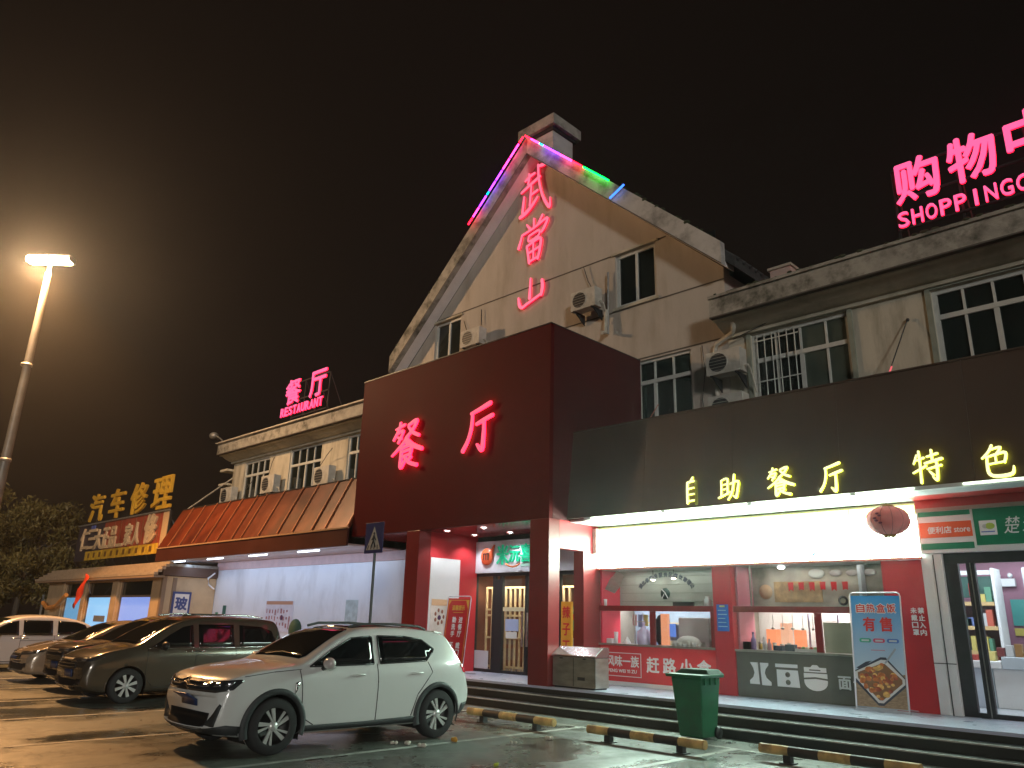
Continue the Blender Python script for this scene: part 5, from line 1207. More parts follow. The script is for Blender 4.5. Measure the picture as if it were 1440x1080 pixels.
bx('edge_strip', mat('awning_edge_strip', (0.5, 0.33, 0.2), 0.3, metal=0.3), aw, ax0, ax1, 12.27, 12.35, 4.052, 4.095)
bx('top_flashing', dark_m, aw, ax0, ax1, 13.08, 15.98, 5.67, 5.70)
MB().prism([(ax0 - 0.004, 12.32, 3.6), (ax0 - 0.004, 12.32, 4.08), (ax0 - 0.004, 13.1, 5.66), (ax0 - 0.004, 14.1, 5.66), (ax0 - 0.004, 14.1, 3.6)], (-0.03, 0, 0)).build('end_panel', awn_edge, aw)
bx('soffit', mat('awning_soffit', (0.42, 0.34, 0.33), 0.35, var=0.08), aw, ax0, ax1, 12.361, 14.2, 3.605, 3.64)
bx('soffit_rail', mat('soffit_rail', (0.6, 0.62, 0.65), 0.3), aw, ax0 + 0.3, ax1, 12.365, 12.55, 3.575, 3.604)
tw = glow('awning_tube', (0.75, 0.88, 1.0), 9)
for x in (-30.4, -27.3, -24.2, -21.1):
    MB().tube([(x - 0.6, 12.75, 3.57), (x + 0.6, 12.75, 3.57)], 0.018, 8).build('light_tube', tw, aw)


area('tube_light', aw, (-25.0, 12.95, 3.53), 12.4, 0.25, 92, (0.50, 0.70, 1.0), rot=(R(34), 0, 0))
# things on the white wall
po = item('wall_poster', 'faded poster with brown top band in the middle of the white wall', 'poster', MB().box(-25.9, -24.05, 14.18, 14.19, 1.15, 2.17), mat('wall_poster_pale', (0.60, 0.58, 0.66), 0.4, var=0.12, scale=4))
bx('poster_band', mat('band_brown', (0.42, 0.22, 0.14), 0.5), po, -25.85, -24.1, 14.172, 14.179, 2.05, 2.16)
tb = MB()
for k in range(26): tb.box(-25.8 + (k % 9) * 0.19, -25.76 + (k % 9) * 0.19 + random.uniform(0, .05), 14.172, 14.178, 1.25 + (k // 9) * 0.22 + random.uniform(0, .12), 1.32 + (k // 9) * 0.22 + random.uniform(0.1, .16))
q = tb.build('poster_print', mat('print_reddish', (0.32, 0.12, 0.13), 0.5), po); q['kind'] = 'stuff'
MB().ball((-24.75, 14.175, 1.62), 0.10, 0.004, 0.09, 10, 6).build('poster_bowl', MATS['poster_purple'], po)
item('green_mark', 'small green sticker low at the left end of the white wall', 'sticker', MB().box(-29.72, -29.52, 14.185, 14.195, 1.45, 1.75), mat('mark_green', (0.03, 0.22, 0.12), 0.5))
item('green_plate', 'taller dark green plate beside the small green sticker on the white wall', 'sign', MB().box(-29.15, -28.90, 14.18, 14.195, 1.3, 2.0), mat('plate_green', (0.02, 0.12, 0.10), 0.5))
item('faint_poster', 'faint grey green poster at the right end of the white wall', 'poster', MB().box(-21.0, -20.35, 14.19, 14.195, 1.45, 2.2), mat('faint_poster', (0.42, 0.50, 0.52), 0.5, var=0.25, scale=5))
item('potted_shrub', 'dark green potted shrub against the foot of the white wall', 'plant', MB().ball((-23.0, 13.7, 1.25), 0.25, 0.2, 0.35, 10, 8), mat('shrub_dark', (0.02, 0.05, 0.025), 0.9, bump=1.0, bscale=20))
item('wall_lamp', 'curved white lamp bracket at the left end of the white wall', 'lamp bracket', MB().tube([(-29.9, 14.1, 2.6), (-29.9, 13.85, 2.75), (-29.9, 13.8, 3.0), (-29.9, 14.05, 3.2)], 0.03), wpl)

# ------------------------------------------------------------------ car repair garage
GX0, GX1, GF = -43.6, -30.0, 12.15
garage = thing('repair_garage', 'low tan repair garage with ribbed roof edge and blue lit glass front', 'building', (-37, GF, 0))
tan = mat('garage_tan_wall', (0.46, 0.33, 0.20), 0.8, var=0.12, scale=1.5, dirt_shade=(0.28, 0.2, 0.12), dscale=1.2, damt=0.4)
gholes = [(-41.0, -38.6, 0.4, 2.85), (-38.0, -35.0, 0.1, 2.85), (-34.2, -31.0, 0.4, 2.85)]
MB().wall([(GX0, 0.002), (GX1, 0.002), (GX1, 3.0), (GX0, 3.0)], [[(h[0], h[2]), (h[1], h[2]), (h[1], h[3]), (h[0], h[3])] for h in gholes], GF, 0.2).build('front_wall', tan, garage)
bx('side_wall', tan, garage, GX1 - 0.15, GX1, GF + 0.201, 14.19, 0.002, 3.0)
bx('side_beam', mat('beam_brown', (0.10, 0.06, 0.045), 0.6), garage, GX1 - 0.2, GX1 + 0.1, GF - 0.1, 14.18, 3.02, 3.36)
bx('corner_post', mat('post_brown', (0.22, 0.15, 0.10), 0.7), garage, GX1 - 0.14, GX1 + 0.02, GF - 0.03, GF + 0.12, 0.002, 3.0)
bx('side_post', MATS['post_brown'], garage, GX1 + 0.001, GX1 + 0.03, GF + 0.35, GF + 0.50, 0.002, 2.95)
for k in range(5):      # ribbed roof edge boards
    bx('roof_board', mat('roof_board', (0.34, 0.27, 0.20), 0.7, var=0.15, scale=3), garage, GX0 - 0.9 + k * 0.14, GX1 + 0.15, GF - 0.45 + k * 0.13, GF - 0.30 + k * 0.13, 3.02 + k * 0.105, 3.115 + k * 0.105)
bx('roof_slab', concrete, garage, GX0 - 0.2, GX1 + 0.1, GF + 0.1, 22, 3.36, 3.46)
bx('eave_board', mat('eave_brown', (0.26, 0.18, 0.12), 0.7), garage, GX0 - 0.8, GX1 + 0.12, GF - 0.44, GF - 0.02, 2.93, 3.01)
bx('room_back', mat('room_blue', (0.30, 0.5, 0.66), 0.5, var=0.12, scale=0.8), garage, GX0 + 0.3, GX1 - 0.3, 15.5, 15.6, 0.01, 2.9)
bx('room_floor', mat('room_floor', (0.4, 0.5, 0.55), 0.4), garage, GX0 + 0.3, GX1 - 0.3, GF + 0.25, 15.5, 0.006, 0.02)
bx('room_ceiling', mat('room_ceiling', (0.06, 0.05, 0.05), 0.7), garage, GX0 + 0.3, GX1 - 0.3, GF + 0.22, 15.5, 2.86, 2.92)
for i, h in enumerate(gholes):
    f = MB()
    f.box(h[0] + .001, h[0] + 0.08, GF + 0.05, GF + 0.15, h[2], h[3]); f.box(h[1] - 0.08, h[1] - .001, GF + 0.05, GF + 0.15, h[2], h[3]); f.box(h[0] + .08, h[1] - .08, GF + 0.05, GF + 0.15, 2.24, 2.32)
    w = f.build('window', MATS['post_brown'], garage)
    bx('top_pane', wglass, w, h[0] + .08, h[1] - .08, GF + 0.09, GF + 0.10, 2.32, h[3])
    bx('pane', mat('blue_lit_pane_%d' % i, (0.12, 0.2, 0.3), 0.3, emit=((0.10, 0.30, 0.52), (0.28, 0.60, 0.95), (0.24, 0.34, 0.80))[i], es=0.95, var=0.1), w, h[0] + .08, h[1] - .08, GF + 0.09, GF + 0.10, h[2] + .01, 2.24)
bx('inner_notice', mat('notice_dull', (0.2, 0.22, 0.26), 0.5), garage, -36.9, -35.6, GF + 0.06, GF + 0.07, 1.25, 1.5)
for a, b in ((-41.5, -41.1), (-38.5, -38.1), (-34.9, -34.3)):
    bx('pilaster', tan, garage, a, b, GF - 0.08, GF - 0.002, 0.002, 2.92)
# side sign
t = thing('side_sign', 'narrow white sign with dark blue border and two characters on the garage side', 'sign', (-29.95, 12.9, 1.9))
navy = mat('navy', (0.03, 0.05, 0.18), 0.5)
bx('board', navy, t, -29.965, -29.935, 12.55, 13.25, 1.0, 2.45); bx('face', mat('sign_white_face', (0.6, 0.58, 0.55), 0.5), t, -29.934, -29.925, 12.63, 13.17, 1.08, 2.37)
for i, chx in enumerate('玻璃'): text('character', chx, navy, t, (-29.925, 12.68, 1.80 - i * 0.62), 0.44, 0.46, U=(0, 1, 0), V=(0, 0, 1), depth=0.008, bold=0.02)
# flag
t = thing('red_flag', 'drooping red flag on a short staff before the garage windows', 'flag', (-37.0, 11.8, 2.6))
MB().tube([(-37.0, 11.95, 2.4), (-36.6, 11.5, 3.25)], 0.02).build('staff', steel_d, t)
fl = MB(); rows_ = 8
vs = []; fs = []
for i in range(rows_ + 1):
    for j in range(4):
        vs.append((-36.62 - i * 0.13 + 0.16 * j, 11.5 + 0.05 * math.sin(i * 1.1 + j), 3.2 - i * 0.16 - 0.06 * j))
for i in range(rows_):
    for j in range(3): fs.append((i * 4 + j, i * 4 + j + 1, (i + 1) * 4 + j + 1, (i + 1) * 4 + j))
o = fl.add(vs, fs, True).build('cloth', mat('flag_red', (0.75, 0.06, 0.02), 0.7), t)
md = o.modifiers.new('solid', 'SOLIDIFY'); md.thickness = 0.01
# billboard
t = thing('garage_billboard', 'weathered billboard with dark left part and red right part on the garage roof', 'billboard', (-38, 12.9, 4))
BY = 12.9
bx('back_frame', dark_m, t, -43.2, -32.35, BY + 0.03, BY + 0.12, 4.0, 5.73)
bx('dark_sheet', mat('bb_dark', (0.04, 0.035, 0.05), 0.5, var=0.3), t, -43.2, -39.6, BY, BY + 0.028, 4.0, 5.7)
bx('red_sheet', mat('bb_red', (0.30, 0.06, 0.035), 0.5, var=0.3, scale=2), t, -39.598, -32.9, BY, BY + 0.028, 4.0, 5.7)
bx('end_sheet', mat('bb_tan', (0.5, 0.36, 0.22), 0.5), t, -32.898, -32.35, BY, BY + 0.028, 4.0, 5.7)
bx('yellow_band', mat('bb_yellow', (0.55, 0.36, 0.04), 0.5, var=0.35, scale=4), t, -41.6, -32.95, BY - 0.03, BY - 0.002, 4.0, 4.42)
bx('top_rail', steel_d, t, -43.3, -32.3, BY - 0.05, BY + 0.02, 5.71, 5.78)
for k in range(8): bx('sheet_rib', mat('bb_rib', (0.22, 0.1, 0.05), 0.5), t, -39.2 + k * 0.85, -39.15 + k * 0.85, BY - 0.012, BY - 0.001, 4.43, 5.7)
for k in range(6): MB().tube([(-42.8 + k * 2.05, BY + 0.1, 5.6), (-42.8 + k * 2.05, BY + 1.4, 3.46)], 0.03, 6).build('strut', steel_d, t)
ivory = mat('bb_ivory', (0.60, 0.46, 0.30), 0.45)
text('character', '仁', ivory, t, (-42.5, BY - 0.002, 4.5), 1.1, 1.05, depth=0.08, bold=0.02); text('character', '三', ivory, t, (-41.5, BY - 0.002, 4.55), 1.1, 0.9, depth=0.08, bold=0.02); text('character', '大', ivory, t, (-40.6, BY - 0.002, 4.5), 1.0, 0.9, depth=0.08, bold=0.02)
for i, chx in enumerate('正品一家人'): text('character', chx, ivory, t, (-39.5 + i * 0.92, BY - 0.002, 4.5), 0.72, 0.92 if chx != '一' else 0.08, depth=0.07, bold=0.03)
text('character', '修', ivory, t, (-34.5, BY - 0.002, 4.5), 1.15, 1.15, depth=0.08, bold=0.05)
bx('corner_badge', mat('bb_blue', (0.08, 0.12, 0.4), 0.5), t, -41.3, -40.8, BY - 0.05, BY - 0.01, 5.35, 5.65)
for k in range(11): bx('band_mark', mat('bb_band_mark', (0.16, 0.08, 0.02), 0.5), t, -41.2 + k * 0.74, -40.95 + k * 0.74, BY - 0.036, BY - 0.031, 4.1, 4.33)
t = thing('garage_letters', 'four large ochre raised characters standing on top of the garage billboard', 'sign', (-38, 12.9, 5.8))
ochre = mat('letter_ochre', (0.62, 0.37, 0.04), 0.4, var=0.12, scale=4)
for chx, x, w in (('汽', -42.0, 1.75), ('车', -39.3, 1.75), ('修', -36.7, 1.75), ('理', -34.25, 1.95)):
    text('character', chx, ochre, t, (x, BY + 0.02, 5.85), w, 1.35, depth=0.10, bold=0.02)
for x in (-41.1, -38.4, -35.8, -33.3): bx('post', dark_m, t, x - 0.03, x + 0.03, BY + 0.06, BY + 0.1, 5.74, 6.9)
# little trees, fence post and bunting at garage left corner
item('bunting', 'orange cloth draped along the left window of the garage', 'bunting', MB().tube([(-43.2, 11.9, 2.0), (-42.2, 11.85, 1.75), (-41.0, 11.85, 1.85), (-39.8, 11.85, 2.35)], 0.10, 6), mat('cloth_orange', (0.6, 0.25, 0.06), 0.8, var=0.2))
item('fence_post', 'thin pale post at the left corner of the garage', 'post', MB().box(-44.6, -44.52, 12.2, 12.28, 0.002, 2.4), steel_d)

# ------------------------------------------------------------------ lamp post
t = thing('street_lamp', 'tall tapering lamp post with glaring sodium floodlights at the top', 'street lamp', (-29.5, 6.15, 0))
MB().tube([(-29.5, 6.15, 0.002), (-29.4, 6.2, 13.1)], 0.19, 14, r2=0.105).build('pole', mat('pole_galv', (0.20, 0.19, 0.17), 0.5, metal=0.3, var=0.15, scale=3), t)
MB().lathe((-29.5, 6.15, 0), [(0.001, 0.002), (0.34, 0.002), (0.34, 0.05), (0.22, 0.07), (0.22, 0.4), (0.19, 0.42)], n=16).build('base', steel_d, t)
for z in (6.3, 9.6): MB().lathe((-29.45, 6.17, z), [(0.155, 0), (0.175, 0.0), (0.175, 0.1), (0.15, 0.1)], n=14).build('collar', steel_d, t)
U = Vector((0.72, 0.70, 0)).normalized()
for k, dd in enumerate((-0.40, 0.40)):
    c = Vector((-29.4, 6.2, 13.62)) + U * dd
    Fv = Vector((U.y, -U.x, 0)) * 1.0; Wv = Vector((0, 0, 1))
    def hb(cc, hx, hy, hz_):
        return [cc + U * sx_ * hx + Fv * sy_ * hy + Wv * sz_ * hz_ for sz_ in (-1, 1) for sx_, sy_ in ((-1, -1), (1, -1), (1, 1), (-1, 1))]
    h = MB().add(hb(c, 0.37, 0.22, 0.11), FQ).build('lamp_head', steel_d, t, bevel=0.03)
    MB().add(hb(c + Fv * 0.10 + Wv * -0.09, 0.35, 0.20, 0.10), FQ).build('lens', glow('sodium_lens', (1.0, 0.74, 0.40), 70), h, bevel=0.05)
MB().tube([(-29.4, 6.2, 13.05), (-29.4, 6.2, 13.6)], 0.07).tube([tuple(Vector((-29.4, 6.2, 13.55)) - U * 0.5), tuple(Vector((-29.4, 6.2, 13.55)) + U * 0.5)], 0.05).build('bracket', steel_d, t)
ld = bpy.data.lights.new('sodium', 'SPOT'); ld.energy = 15000; ld.spot_size = R(117); ld.spot_blend = 0.22; ld.color = (1.0, 0.46, 0.14); ld.shadow_soft_size = 0.3
lo_ = bpy.data.objects.new('sodium', ld); COL.objects.link(lo_); lo_.parent = t; lo_.location = (0.14, 0.0, 13.25); lo_.rotation_euler = (R(-12), R(-4), 0)
lp = bpy.data.lights.new('spill', 'POINT'); lp.energy = 5200; lp.color = (1.0, 0.60, 0.30); lp.shadow_soft_size = 0.35
lq = bpy.data.objects.new('spill', lp); COL.objects.link(lq); lq.parent = t; lq.location = (0.5, -0.5, 13.1)

# ------------------------------------------------------------------ pedestrian sign
t = thing('crossing_sign', 'blue pedestrian crossing sign on a thin dark pole before the entrance', 'road sign', (-15.30, 11.0, 0))
MB().tube([(-15.30, 11.05, 0.002), (-15.34, 11.05, 3.8)], 0.032, 10).build('pole', mat('pole_dark', (0.06, 0.07, 0.07), 0.4, metal=0.4), t)
bx('plate', mat('sign_navy', (0.012, 0.02, 0.10), 0.4), t, -15.70, -14.98, 11.0, 11.015, 3.14, 3.86, 0.004)
wgy = mat('sign_pale', (0.30, 0.30, 0.28), 0.5)
MB().prism([(-15.62, 10.994, 3.22), (-15.06, 10.994, 3.22), (-15.34, 10.994, 3.76)], (0, 0.005, 0)).build('triangle', wgy, t)
pp = MB().ball((-15.33, 10.99, 3.60), 0.035, 0.004, 0.035, 8, 6)
pp.tube([(-15.33, 10.99, 3.56), (-15.34, 10.99, 3.44)], 0.026, 6).tube([(-15.34, 10.99, 3.44), (-15.42, 10.99, 3.28)], 0.018, 6).tube([(-15.34, 10.99, 3.44), (-15.26, 10.99, 3.28)], 0.018, 6).tube([(-15.33, 10.99, 3.54), (-15.25, 10.99, 3.44)], 0.013, 6).tube([(-15.33, 10.99, 3.54), (-15.41, 10.99, 3.45)], 0.013, 6)
pp.build('walking_figure', black, t)
for k in range(4): MB().prism([(-15.58 + k * 0.13, 10.992, 3.23), (-15.55 + k * 0.13, 10.992, 3.23), (-15.50 + k * 0.11, 10.992, 3.33), (-15.53 + k * 0.11, 10.992, 3.33)], (0, 0.003, 0)).build('crossing_stripe', black, t)
MB().box(-15.37, -15.31, 11.016, 11.06, 3.3, 3.36).box(-15.37, -15.31, 11.016, 11.06, 3.65, 3.71).build('clamp', steel_d, t)

# ------------------------------------------------------------------ wheel stops
yel = mat('stop_yellow', (0.50, 0.34, 0.13), 0.6, var=0.3, scale=7, dirt_shade=(0.15, 0.10, 0.06), dscale=6, damt=0.7)
blk = mat('stop_black', (0.035, 0.028, 0.025), 0.6, var=0.3, scale=7)
def make_stop():
    t = thing('wheel_stop', 'x', 'wheel stop')
    Lh = 1.0; n = 5
    for k in range(n):
        a = -Lh + 2 * Lh * k / n; b = a + 2 * Lh / n - 0.001
        s = MB().tube([(a, 0, 0.15), (b, 0, 0.15)], 0.062, 14).build('painted_band', yel if k % 2 == 0 else blk, t)
    for x in (-0.62, 0.62): MB().box(x - 0.05, x + 0.05, -0.05, 0.05, 0.002, 0.10).box(x - 0.09, x + 0.09, -0.08, 0.08, 0.0021, 0.012).build('foot', dark_m, t)
    return t
s0 = make_stop()
for i, (x, lab) in enumerate(((-9.75, 'yellow and black tube wheel stop just behind the white crossover'), (-6.98, 'yellow and black tube wheel stop in front of the green bin'), (-4.42, 'yellow and black tube wheel stop at the lower right edge'), (-16.9, 'tube wheel stop hidden behind the brown minivan'))):
    s = s0 if i == 0 else copy_tree(s0)
    s.location = (x, (10.02, 9.93, 10.38, 10.2)[i], 0); s['label'] = lab; s['group'] = 'tubular wheel stops along the bays'

# ------------------------------------------------------------------ litter
paper = mat('litter_paper', (0.6, 0.56, 0.48), 0.8)
for x, y, lab, c_ in ((-9.3, 7.25, 'crumpled paper cup lying by the rear wheel, leftmost of the litter', paper), (-9.1, 7.36, 'small white scrap beside the crumpled cup', paper), (-8.85, 7.4, 'torn white paper scrap on the bay line', paper),
                      (-8.97, 8.1, 'orange peel coloured scrap behind the crossover', mat('litter_orange', (0.6, 0.3, 0.04), 0.7)), (-8.33, 8.68, 'white cup lid lying on the open bay', paper), (-8.3, 9.4, 'crumpled white cup near the first wheel stop', paper), (-7.24, 7.2, 'yellow green wrapper at the bottom edge', mat('litter_lime', (0.45, 0.5, 0.03), 0.6))):
    m = MB(); r = random.uniform(.025, .04)
    for k in range(4): m.ball((x + random.uniform(-.05, .05), y + random.uniform(-.04, .04), r * .8), r * random.uniform(.6, 1.3), r * random.uniform(.5, 1), r * .8, 6, 4)
    item('litter', lab, 'litter', m, c_)

# ------------------------------------------------------------------ trees behind the garage
leafm = mat('leaves', (0.11, 0.095, 0.03), 0.6, var=0.45, scale=0.8)
barkm = mat('bark', (0.09, 0.07, 0.05), 0.9, var=0.2, scale=6)
def tree(label, x, y, h, r, n, seed):
    rnd = random.Random(seed)
    t = thing('roadside_tree', label, 'tree', (x, y, 0), 'trees beyond the garage')
    tr = MB().tube([(x, y, 0.002), (x + 0.1, y, h * .25), (x, y + 0.1, h * .5), (x - .1, y, h * .8)], 0.22, 10, r2=0.06)
    limbs = []
    for k in range(9):
        a = rnd.uniform(0, 6.28); z = h * rnd.uniform(.25, .6); e = Vector((x + math.cos(a) * r * .7, y + math.sin(a) * r * .7, z + h * rnd.uniform(.12, .3)))
        tr.tube([(x, y, z), tuple((Vector((x, y, z)) + e) / 2 + Vector((0, 0, .3))), tuple(e)], 0.08, 6, r2=0.02); limbs.append(e)
    tr.build('trunk', barkm, t)
    cl = []
    for k in range(44):
        a = rnd.uniform(0, 6.28); u = rnd.random() ** .6; z = h * rnd.uniform(.32, .97)
        rr = r * u * (1 - max(0, (z / h - .55)) ** 1.3 * 1.6)
        cl.append((Vector((x + math.cos(a) * rr, y + math.sin(a) * rr, z)), rnd.uniform(.5, 1.15) * r * .23))
    V = []; F = []
    for k in range(n):
        c, cr_ = rnd.choice(cl)
        d = Vector((rnd.gauss(0, 1), rnd.gauss(0, 1), rnd.gauss(0, .8))).normalized() * cr_ * rnd.uniform(.5, 1.1)
        p = c + d; s_ = rnd.uniform(.10, .2)
        a = Vector((rnd.gauss(0, 1), rnd.gauss(0, 1), rnd.gauss(0, 1) - .9)).normalized(); b = a.cross(Vector((rnd.gauss(0, 1), rnd.gauss(0, 1), rnd.gauss(0, 1)))).normalized()
        i = len(V); V += [p - a * s_, p + b * s_ * .28, p + a * s_, p - b * s_ * .28]; F.append((i, i + 1, i + 2, i + 3))
    MB().add(V, F).build('crown', leafm, t, fix=False)
tree('bushy tree nearest the garage, left of its billboard', -50.5, 12.6, 7.2, 3.6, 15000, 3)
tree('taller tree behind the lamp post at the far left edge', -52.5, 9.3, 8.7, 4.0, 15000, 4)
tree('low dark tree at the far left beneath the taller one', -57.0, 6.5, 6.5, 3.6, 7000, 5)

# ------------------------------------------------------------------ cars
def lerp_tab(tab, s):
    if s <= tab[0][0]: return tab[0][1]
    for (a, va), (b, vb) in zip(tab, tab[1:]):
        if s <= b:
            t = (s - a) / (b - a); return va + (vb - va) * t
    return tab[-1][1]
def smooth_tab(tab):
    """Catmull-Rom resample of a (s, v) table"""
    out = []; n = len(tab)
    for i in range(n - 1):
        p0 = tab[max(0, i - 1)]; p1 = tab[i]; p2 = tab[i + 1]; p3 = tab[min(n - 1, i + 2)]
        m1 = (p2[1] - p0[1]) / max(1e-6, p2[0] - p0[0]); m2 = (p3[1] - p1[1]) / max(1e-6, p3[0] - p1[0]); h = p2[0] - p1[0]
        for k in range(6):
            t = k / 6
            v = (2 * t ** 3 - 3 * t * t + 1) * p1[1] + (t ** 3 - 2 * t * t + t) * h * m1 + (-2 * t ** 3 + 3 * t * t) * p2[1] + (t ** 3 - t * t) * h * m2
            out.append((p1[0] + h * t, v))
    out.append(tab[-1]); return out

def car(label, cat, sp, name='parked_car', group='parked cars'):
    L, W, r = sp['L'], sp['W'], sp['r']
    top = smooth_tab(sp['top']); belt = smooth_tab(sp['belt']); plan = smooth_tab(sp['plan']); bot = sp['bot']
    tum = sp.get('tum', 0.40); paint = sp['paint']
    t = thing(name, label, cat, (0, 0, 0), group)
    wheels = (sp['fo'], sp['fo'] + sp['wb'])
    # stations
    ss = [0.0, 0.015, 0.035]
    while ss[-1] < L - 0.06: ss.append(ss[-1] + 0.035)
    ss += [L - 0.035, L - 0.015, L]
    def ring(s):
        zt = lerp_tab(top, s); w = W / 2 * lerp_tab(plan, s); zb = lerp_tab(bot, s)
        te = zt - sp.get('crown', 0.055) * min(1, max(.25, (zt - 0.8) / 0.4))
        zbelt = min(lerp_tab(belt, s), te - 0.02)
        h = te - zbelt
        wt = w * (0.965 - tum * h)
        lo = zb + 0.04
        k1 = lo + (zbelt - lo) * 0.30; k2 = lo + (zbelt - lo) * 0.62; k3 = lo + (zbelt - lo) * 0.86
        P = [(0, zb), (w * .80, zb), (w * .93, zb + .02), (w * .968, lo + .04), (w * .985, k1), (w * 1.0, k2), (w * .995, k3), (w * .968, zbelt),
             (w * .968 - (w * .968 - wt) * .5, zbelt + h * .5), (wt, te), (wt * .90, te + (zt - te) * .45), (wt * .5, zt - (zt - te) * .16), (0, zt)]
        sub = [3, 2, 2, 4, 5, 4, 3, 6, 6, 3, 4, 5]
        out = []
        for i in range(len(P) - 1):
            for k in range(sub[i]):
                u = k / sub[i]; out.append((P[i][0] + (P[i + 1][0] - P[i][0]) * u, P[i][1] + (P[i + 1][1] - P[i][1]) * u))
        out.append(P[-1])
        # soften creases
        for _ in range(2):
            out = [out[0]] + [((a[0] + 2 * b[0] + c[0]) / 4, (a[1] + 2 * b[1] + c[1]) / 4) for a, b, c in zip(out, out[1:], out[2:])] + [out[-1]]
        return out
    fb, rb_ = sp.get('fbow', 0.20), sp.get('rbow', 0.14)
    def bow(x, s, z):
        u = (x / (W / 2)) ** 2
        y = s + fb * u * max(0, 1 - s / 0.9) ** 1.5 - rb_ * u * max(0, 1 - (L - s) / 0.8) ** 1.5
        return y
    rings = [ring(s) for s in ss]
    nr = len(rings[0])
    V = []; idx = {}
    for i, s in enumerate(ss):
        for j, (x, z) in enumerate(rings[i]):
            for sd in (1, -1):
                if sd < 0 and (j == 0 or j == nr - 1): idx[(i, j, -1)] = idx[(i, j, 1)]; continue
                idx[(i, j, sd)] = len(V); V.append([sd * x, bow(x, s, z), z])
    # snap to wheel arches
    RA = r + sp.get('arch', 0.055)
    cz = r
    def inside(v): return abs(v[0]) > W * .33 and any(math.hypot(v[1] - c, v[2] - cz) < RA for c in wheels)
    F = []
    for i in range(len(ss) - 1):
        for j in range(nr - 1):
            for sd in (1, -1):
                f = [idx[(i, j, sd)], idx[(i + 1, j, sd)], idx[(i + 1, j + 1, sd)], idx[(i, j + 1, sd)]]
                if sd < 0: f = f[::-1]
                c = [sum(V[k][q] for k in f) / 4 for q in range(3)]
                if inside(c): continue
                F.append(f)
    for i in (0, len(ss) - 1):           # end caps
        for j in range(nr - 1):
            f = [idx[(i, j, 1)], idx[(i, j + 1, 1)], idx[(i, j + 1, -1)], idx[(i, j, -1)]]
            f = list(dict.fromkeys(f))
            if i: f = f[::-1]
            if len(f) > 2: F.append(f)
    for v in V:
        if abs(v[0]) > W * .33:
            for c in wheels:
                d = math.hypot(v[1] - c, v[2] - cz)
                if abs(d - RA) < 0.03 and d > 1e-3:
                    v[1] = c + (v[1] - c) * RA / d; v[2] = cz + (v[2] - cz) * RA / d
    mb = MB(); mb.add(V, F, True)
    body = mb.build('body', paint, t)
    bvh = BVHTree.FromPolygons([Vector(v) for v in V], F)
    def patch(nm, poly, mode, m, off=0.004, sd=1, cell=0.07, parent=None, both=False):
        """poly in (a,b): side -> (y,z); front/rear -> (x,z); top -> (x,y); quarter -> diagonal (u,z)"""
        made = None
        for s_ in ((1, -1) if both else (sd,)):
            if mode == 'side': O = lambda a, b: Vector((s_ * 2, a, b)); D = Vector((-s_, 0, 0))
            elif mode == 'front': O = lambda a, b: Vector((s_ * a, -2, b)); D = Vector((0, 1, 0))
            elif mode == 'rear': O = lambda a, b: Vector((s_ * a, L + 2, b)); D = Vector((0, -1, 0))
            elif mode == 'top': O = lambda a, b: Vector((s_ * a, b, 4)); D = Vector((0, 0, -1))
            elif mode == 'quarter':   # looking from front corner
                e = Vector((s_ * .7071, .7071, 0)); D = Vector((-s_ * .7071, .7071, 0)); base = Vector((s_ * W / 2, 0, 0))
                O = lambda a, b: base + e * a - D * 2 + Vector((0, 0, b))
            elif mode == 'rquarter':
                e = Vector((s_ * .7071, -.7071, 0)); D = Vector((-s_ * .7071, -.7071, 0)); base = Vector((s_ * W / 2, L, 0))
                O = lambda a, b: base + e * a - D * 2 + Vector((0, 0, b))
            b = bmesh.new(); vs = [b.verts.new((p[0], p[1], 0)) for p in poly]; b.faces.new(vs)
            for ax in (0, 1):
                lo = min(p[ax] for p in poly); hi = max(p[ax] for p in poly); n = int((hi - lo) / cell) + 1
                for k in range(1, n):
                    no = [0, 0, 0]; no[ax] = 1; co = [0, 0, 0]; co[ax] = lo + (hi - lo) * k / n
                    bmesh.ops.bisect_plane(b, geom=b.verts[:] + b.edges[:] + b.faces[:], plane_co=co, plane_no=no)
            b.verts.ensure_lookup_table(); b.verts.index_update()
            vv = []; bad = set()
            for v in b.verts:
                hit, nn, _, _ = bvh.ray_cast(O(v.co.x, v.co.y), D)
                if hit is None: bad.add(v.index); vv.append(None); continue
                if nn.dot(D) > 0: nn = -nn
                vv.append(hit + (nn * 0.6 - D * 0.6).normalized() * off)
            ff = [[v.index for v in f.verts] for f in b.faces if not any(v.index in bad for v in f.verts)]
            b.free()
            if not ff: continue
            vv = [q if q is not None else Vector((0, 0, 0)) for q in vv]
            o = MB().add(vv, ff, True).build(nm, m, parent or t)
            # thin outer edge so that the trim has a thickness
            md = o.modifiers.new('thick', 'SOLIDIFY'); md.thickness = max(0.003, off * .8); md.offset = 0
            made = o
        return made
    def sx(y, z, s_=1):
        h, _, _, _ = bvh.ray_cast(Vector((s_ * 2, y, z)), Vector((-s_, 0, 0)))
        return h.x if h else s_ * W / 2
    # wheel wells
    for c in wheels:
        for s_ in (1, -1):
            w = MB(); n = 18
            vs = []; fs = []
            for k in range(n + 1):
                a = math.pi * (-0.15 + 1.3 * k / n)
                yy, zz = c + (RA + .012) * math.cos(a), cz + (RA + .012) * math.sin(a)
                xo = sx(yy, max(zz, 0.25), s_) * 0.985
                vs += [(xo, yy, zz), (s_ * W * .22, yy, zz)]
            for k in range(n): fs.append((2 * k, 2 * k + 1, 2 * k + 3, 2 * k + 2))
            vs.append((s_ * W * .22, c, cz)); ci = len(vs) - 1
            for k in range(n): fs.append((2 * k + 1, ci, 2 * k + 3))
            w.add(vs, fs).build('wheel_well', black, t)
